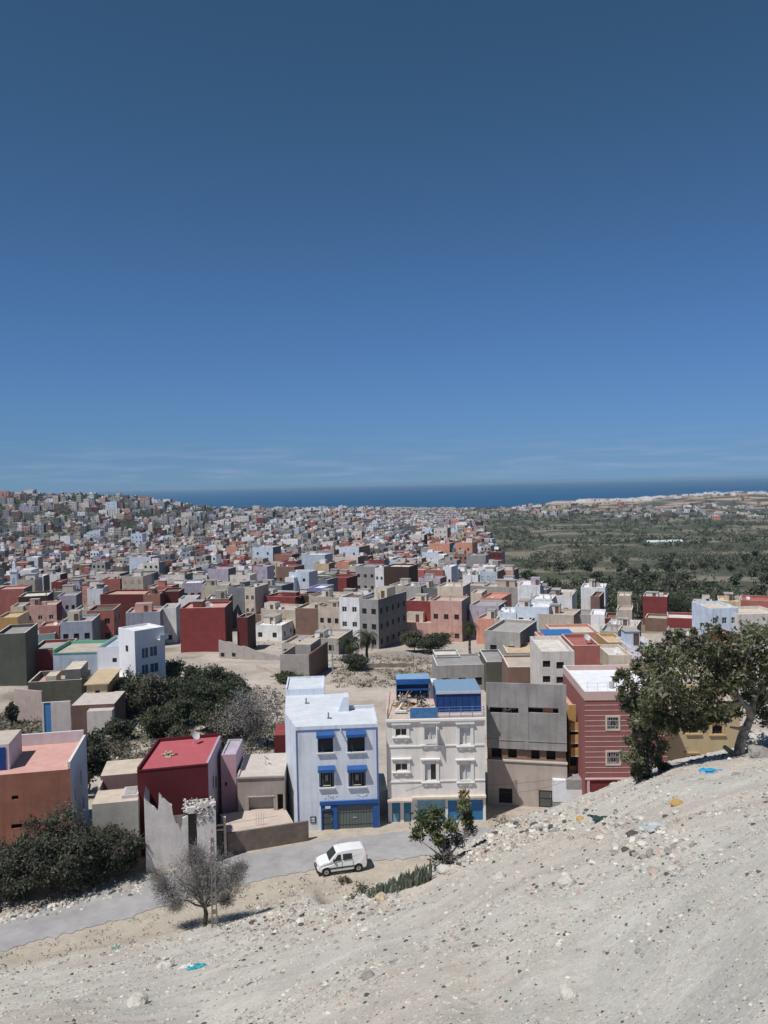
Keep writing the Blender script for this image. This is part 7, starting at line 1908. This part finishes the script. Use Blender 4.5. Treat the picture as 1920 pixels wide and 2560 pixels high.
        mb.quad(T(a0, b1 - .2, H), T(a1, b1 - .2, H), T(a1, b1, H), T(a0, b1, H), rm); mb.quad(T(a0 + .2, b1 - .2, H - .5), T(a1 - .2, b1 - .2, H - .5), T(a1 - .2, b1 - .2, H), T(a0 + .2, b1 - .2, H), cm)
        if not r['blank'] and r['y'] < 1700:
            for A, B, C, E in win_grid(w, r['h'], r['fl'], r['cols'], 1.15, 1.3): mb.quad(T(a0 + A, b0 - .05, B + 1.2), T(a0 + C, b0 - .05, B + 1.2), T(a0 + C, b0 - .05, E + 1.2), T(a0 + A, b0 - .05, E + 1.2), dk)
        for _ in range(2):
            if R.random() < .6:
                qx, qy, e, hh = U(a0 + .6, a1 - 1.6), U(b0 + .6, b1 - 1.6), U(.4, 1.1), U(.5, 1.3); q = [(qx, qy), (qx + e, qy), (qx + e, qy + e), (qx, qy + e)]; hc = R.choice((mi['white'], mi['darkgrey'], mi['brown'], mi['offwhite']))
                for i in range(4):
                    j = (i + 1) % 4; mb.quad(T(*q[i], H - .5), T(*q[j], H - .5), T(*q[j], H - .5 + hh), T(*q[i], H - .5 + hh), hc)
                mb.quad(*[T(*k, H - .5 + hh) for k in q], hc)
        if r['hut']:
            hx, hy, hw, hh = U(a0 + .5, a1 - 4), U(-1, 1), U(2.2, 3.6), U(1.5, 2.4)
            q = [(hx, hy), (hx + hw, hy), (hx + hw, hy + 2.6), (hx, hy + 2.6)]; hc = R.choice((cm, mi['offwhite'], mi['concrete'], mi['white']))
            for i in range(4):
                j = (i + 1) % 4; mb.quad(T(*q[i], H - .5), T(*q[j], H - .5), T(*q[j], H - .5 + hh), T(*q[i], H - .5 + hh), hc)
            mb.quad(*[T(*k, H - .5 + hh) for k in q], rm)
    tag(mb.obj('distant_houses', mats), 'thousands of small flat roofed houses covering the far slopes and the cape', 'houses', kind='stuff')
    print('SINGLES', len(HOUSES), len(singles), 'REST', len(rest), 'far y', singles[-1]['y'] if singles else None)

ORD = ('first', 'second', 'third', 'fourth', 'fifth', 'sixth', 'seventh', 'eighth', 'ninth', 'tenth', 'eleventh', 'twelfth', 'thirteenth', 'fourteenth', 'fifteenth')
def label_singles(rs):
    """a label for each house from its look, its neighbours and the landmarks it stands behind"""
    marks = [(450, 600, 'the big blank red block'), (217, 314, 'the pink three storey house'), (848, 898, 'the white four window house'), (898, 1016, 'the unfinished grey block'), (1016, 1074, 'the bright red blank house'), (1074, 1172, 'the beige pink house by the palm'),
             (600, 700, 'the white courtyard villa'), (700, 770, 'the low beige house'), (770, 848, 'the ruined beige house'), (300, 400, 'the corner villa'), (400, 450, 'the narrow white house'), (60, 217, 'the pinkish balcony house'), (-200, 60, 'the dark olive house'), (1172, 1290, 'the salmon house'), (1290, 1430, 'the tall white three window house'), (1430, 1606, 'the tall white shade-tinted valley house'), (1606, 1770, 'the lone red house'), (1770, 2100, 'the light blue block')]
    rs.sort(key=lambda r: r['y'])
    used = set()
    for r in rs:
        mk = next((m for m in marks if m[0] <= r['u'] < m[1]), marks[-1])
        near = [o for o in rs if o is not r and abs(o['y'] - r['y']) < 14]
        lf = [o for o in near if o['u'] < r['u']]; rt = [o for o in near if o['u'] > r['u']]
        L = COLWORD[max(lf, key=lambda o: o['u'])['c']] if lf else None; Rr = COLWORD[min(rt, key=lambda o: o['u'])['c']] if rt else None
        fl = ('low', 'two storey', 'three storey', 'four storey')[r['fl'] - 1]
        feat = ('windowless' if r['blank'] else '') 
        hut = 'with roof hut' if r['hut'] else ''
        c = COLWORD[r['c']]
        depth = 'behind' if r['y'] < 300 else 'well behind' if r['y'] < 370 else 'far behind'
        base = ' '.join(x for x in (c, feat, fl, 'house', hut) if x)
        cand = [f'{base} {depth} {mk[2]}',
                f'{c} {fl} house between {L} and {Rr} houses {depth} {mk[2]}' if L and Rr else None,
                f'{c} {fl} house right of a {L} one {depth} {mk[2]}' if L else None,
                f'{c} {fl} house left of a {Rr} one {depth} {mk[2]}' if Rr else None,
                f'{c} {fl} house under a {COLWORD[r["roof"]]} roof {depth} {mk[2]}',
                f'{c} house with {COLWORD[r["side"]]} right wall {depth} {mk[2]}']
        cand = [x.replace(f'between {L} and {L} houses', f'between two {L} houses') if x else x for x in cand]
        cand = [x for x in cand if x and 4 <= len(x.split()) <= 16]
        lab = next((x for x in cand if x not in used and x not in [h[4] for h in HOUSES]), None)
        if lab is None:
            fam = sorted([o for o in rs if o['c'] == r['c'] and mk[0] <= o['u'] < mk[1] and ('behind' if o['y'] < 300 else 'well behind' if o['y'] < 370 else 'far behind') == depth], key=lambda o: o['u'])
            k = fam.index(r)
            lab = f'{c} {fl} house, {ORD[min(k, 14)]} {c} one from the left {depth} {mk[2]}'
            if len(lab.split()) > 16: lab = f'{ORD[min(k, 14)]} {c} house from left {depth} {mk[2]}'
        used.add(lab); r['obj']['label'] = lab
fartown()
HAZE = 0.00007
build_ground(); build_road(); build_sea(); build_light(); build_camera()
def build_haze(dens=HAZE):
    m = bpy.data.materials.new('haze_air'); m.use_nodes = True; nt = m.node_tree; nt.nodes.clear()
    o = nt.nodes.new('ShaderNodeOutputMaterial'); v = nt.nodes.new('ShaderNodeVolumePrincipled')
    v.inputs['Color'].default_value = (.5, .76, 1.0, 1); v.inputs['Density'].default_value = dens; v.inputs['Anisotropy'].default_value = .1
    nt.links.new(v.outputs[0], o.inputs['Volume'])
    mb = MB(); mb.box(-24100, 24100, -60, 32100, -103, 5)
    tag(mb.obj('haze', [m]), 'thin blue sea haze over the far town', 'haze', kind='stuff')
if HAZE: build_haze()
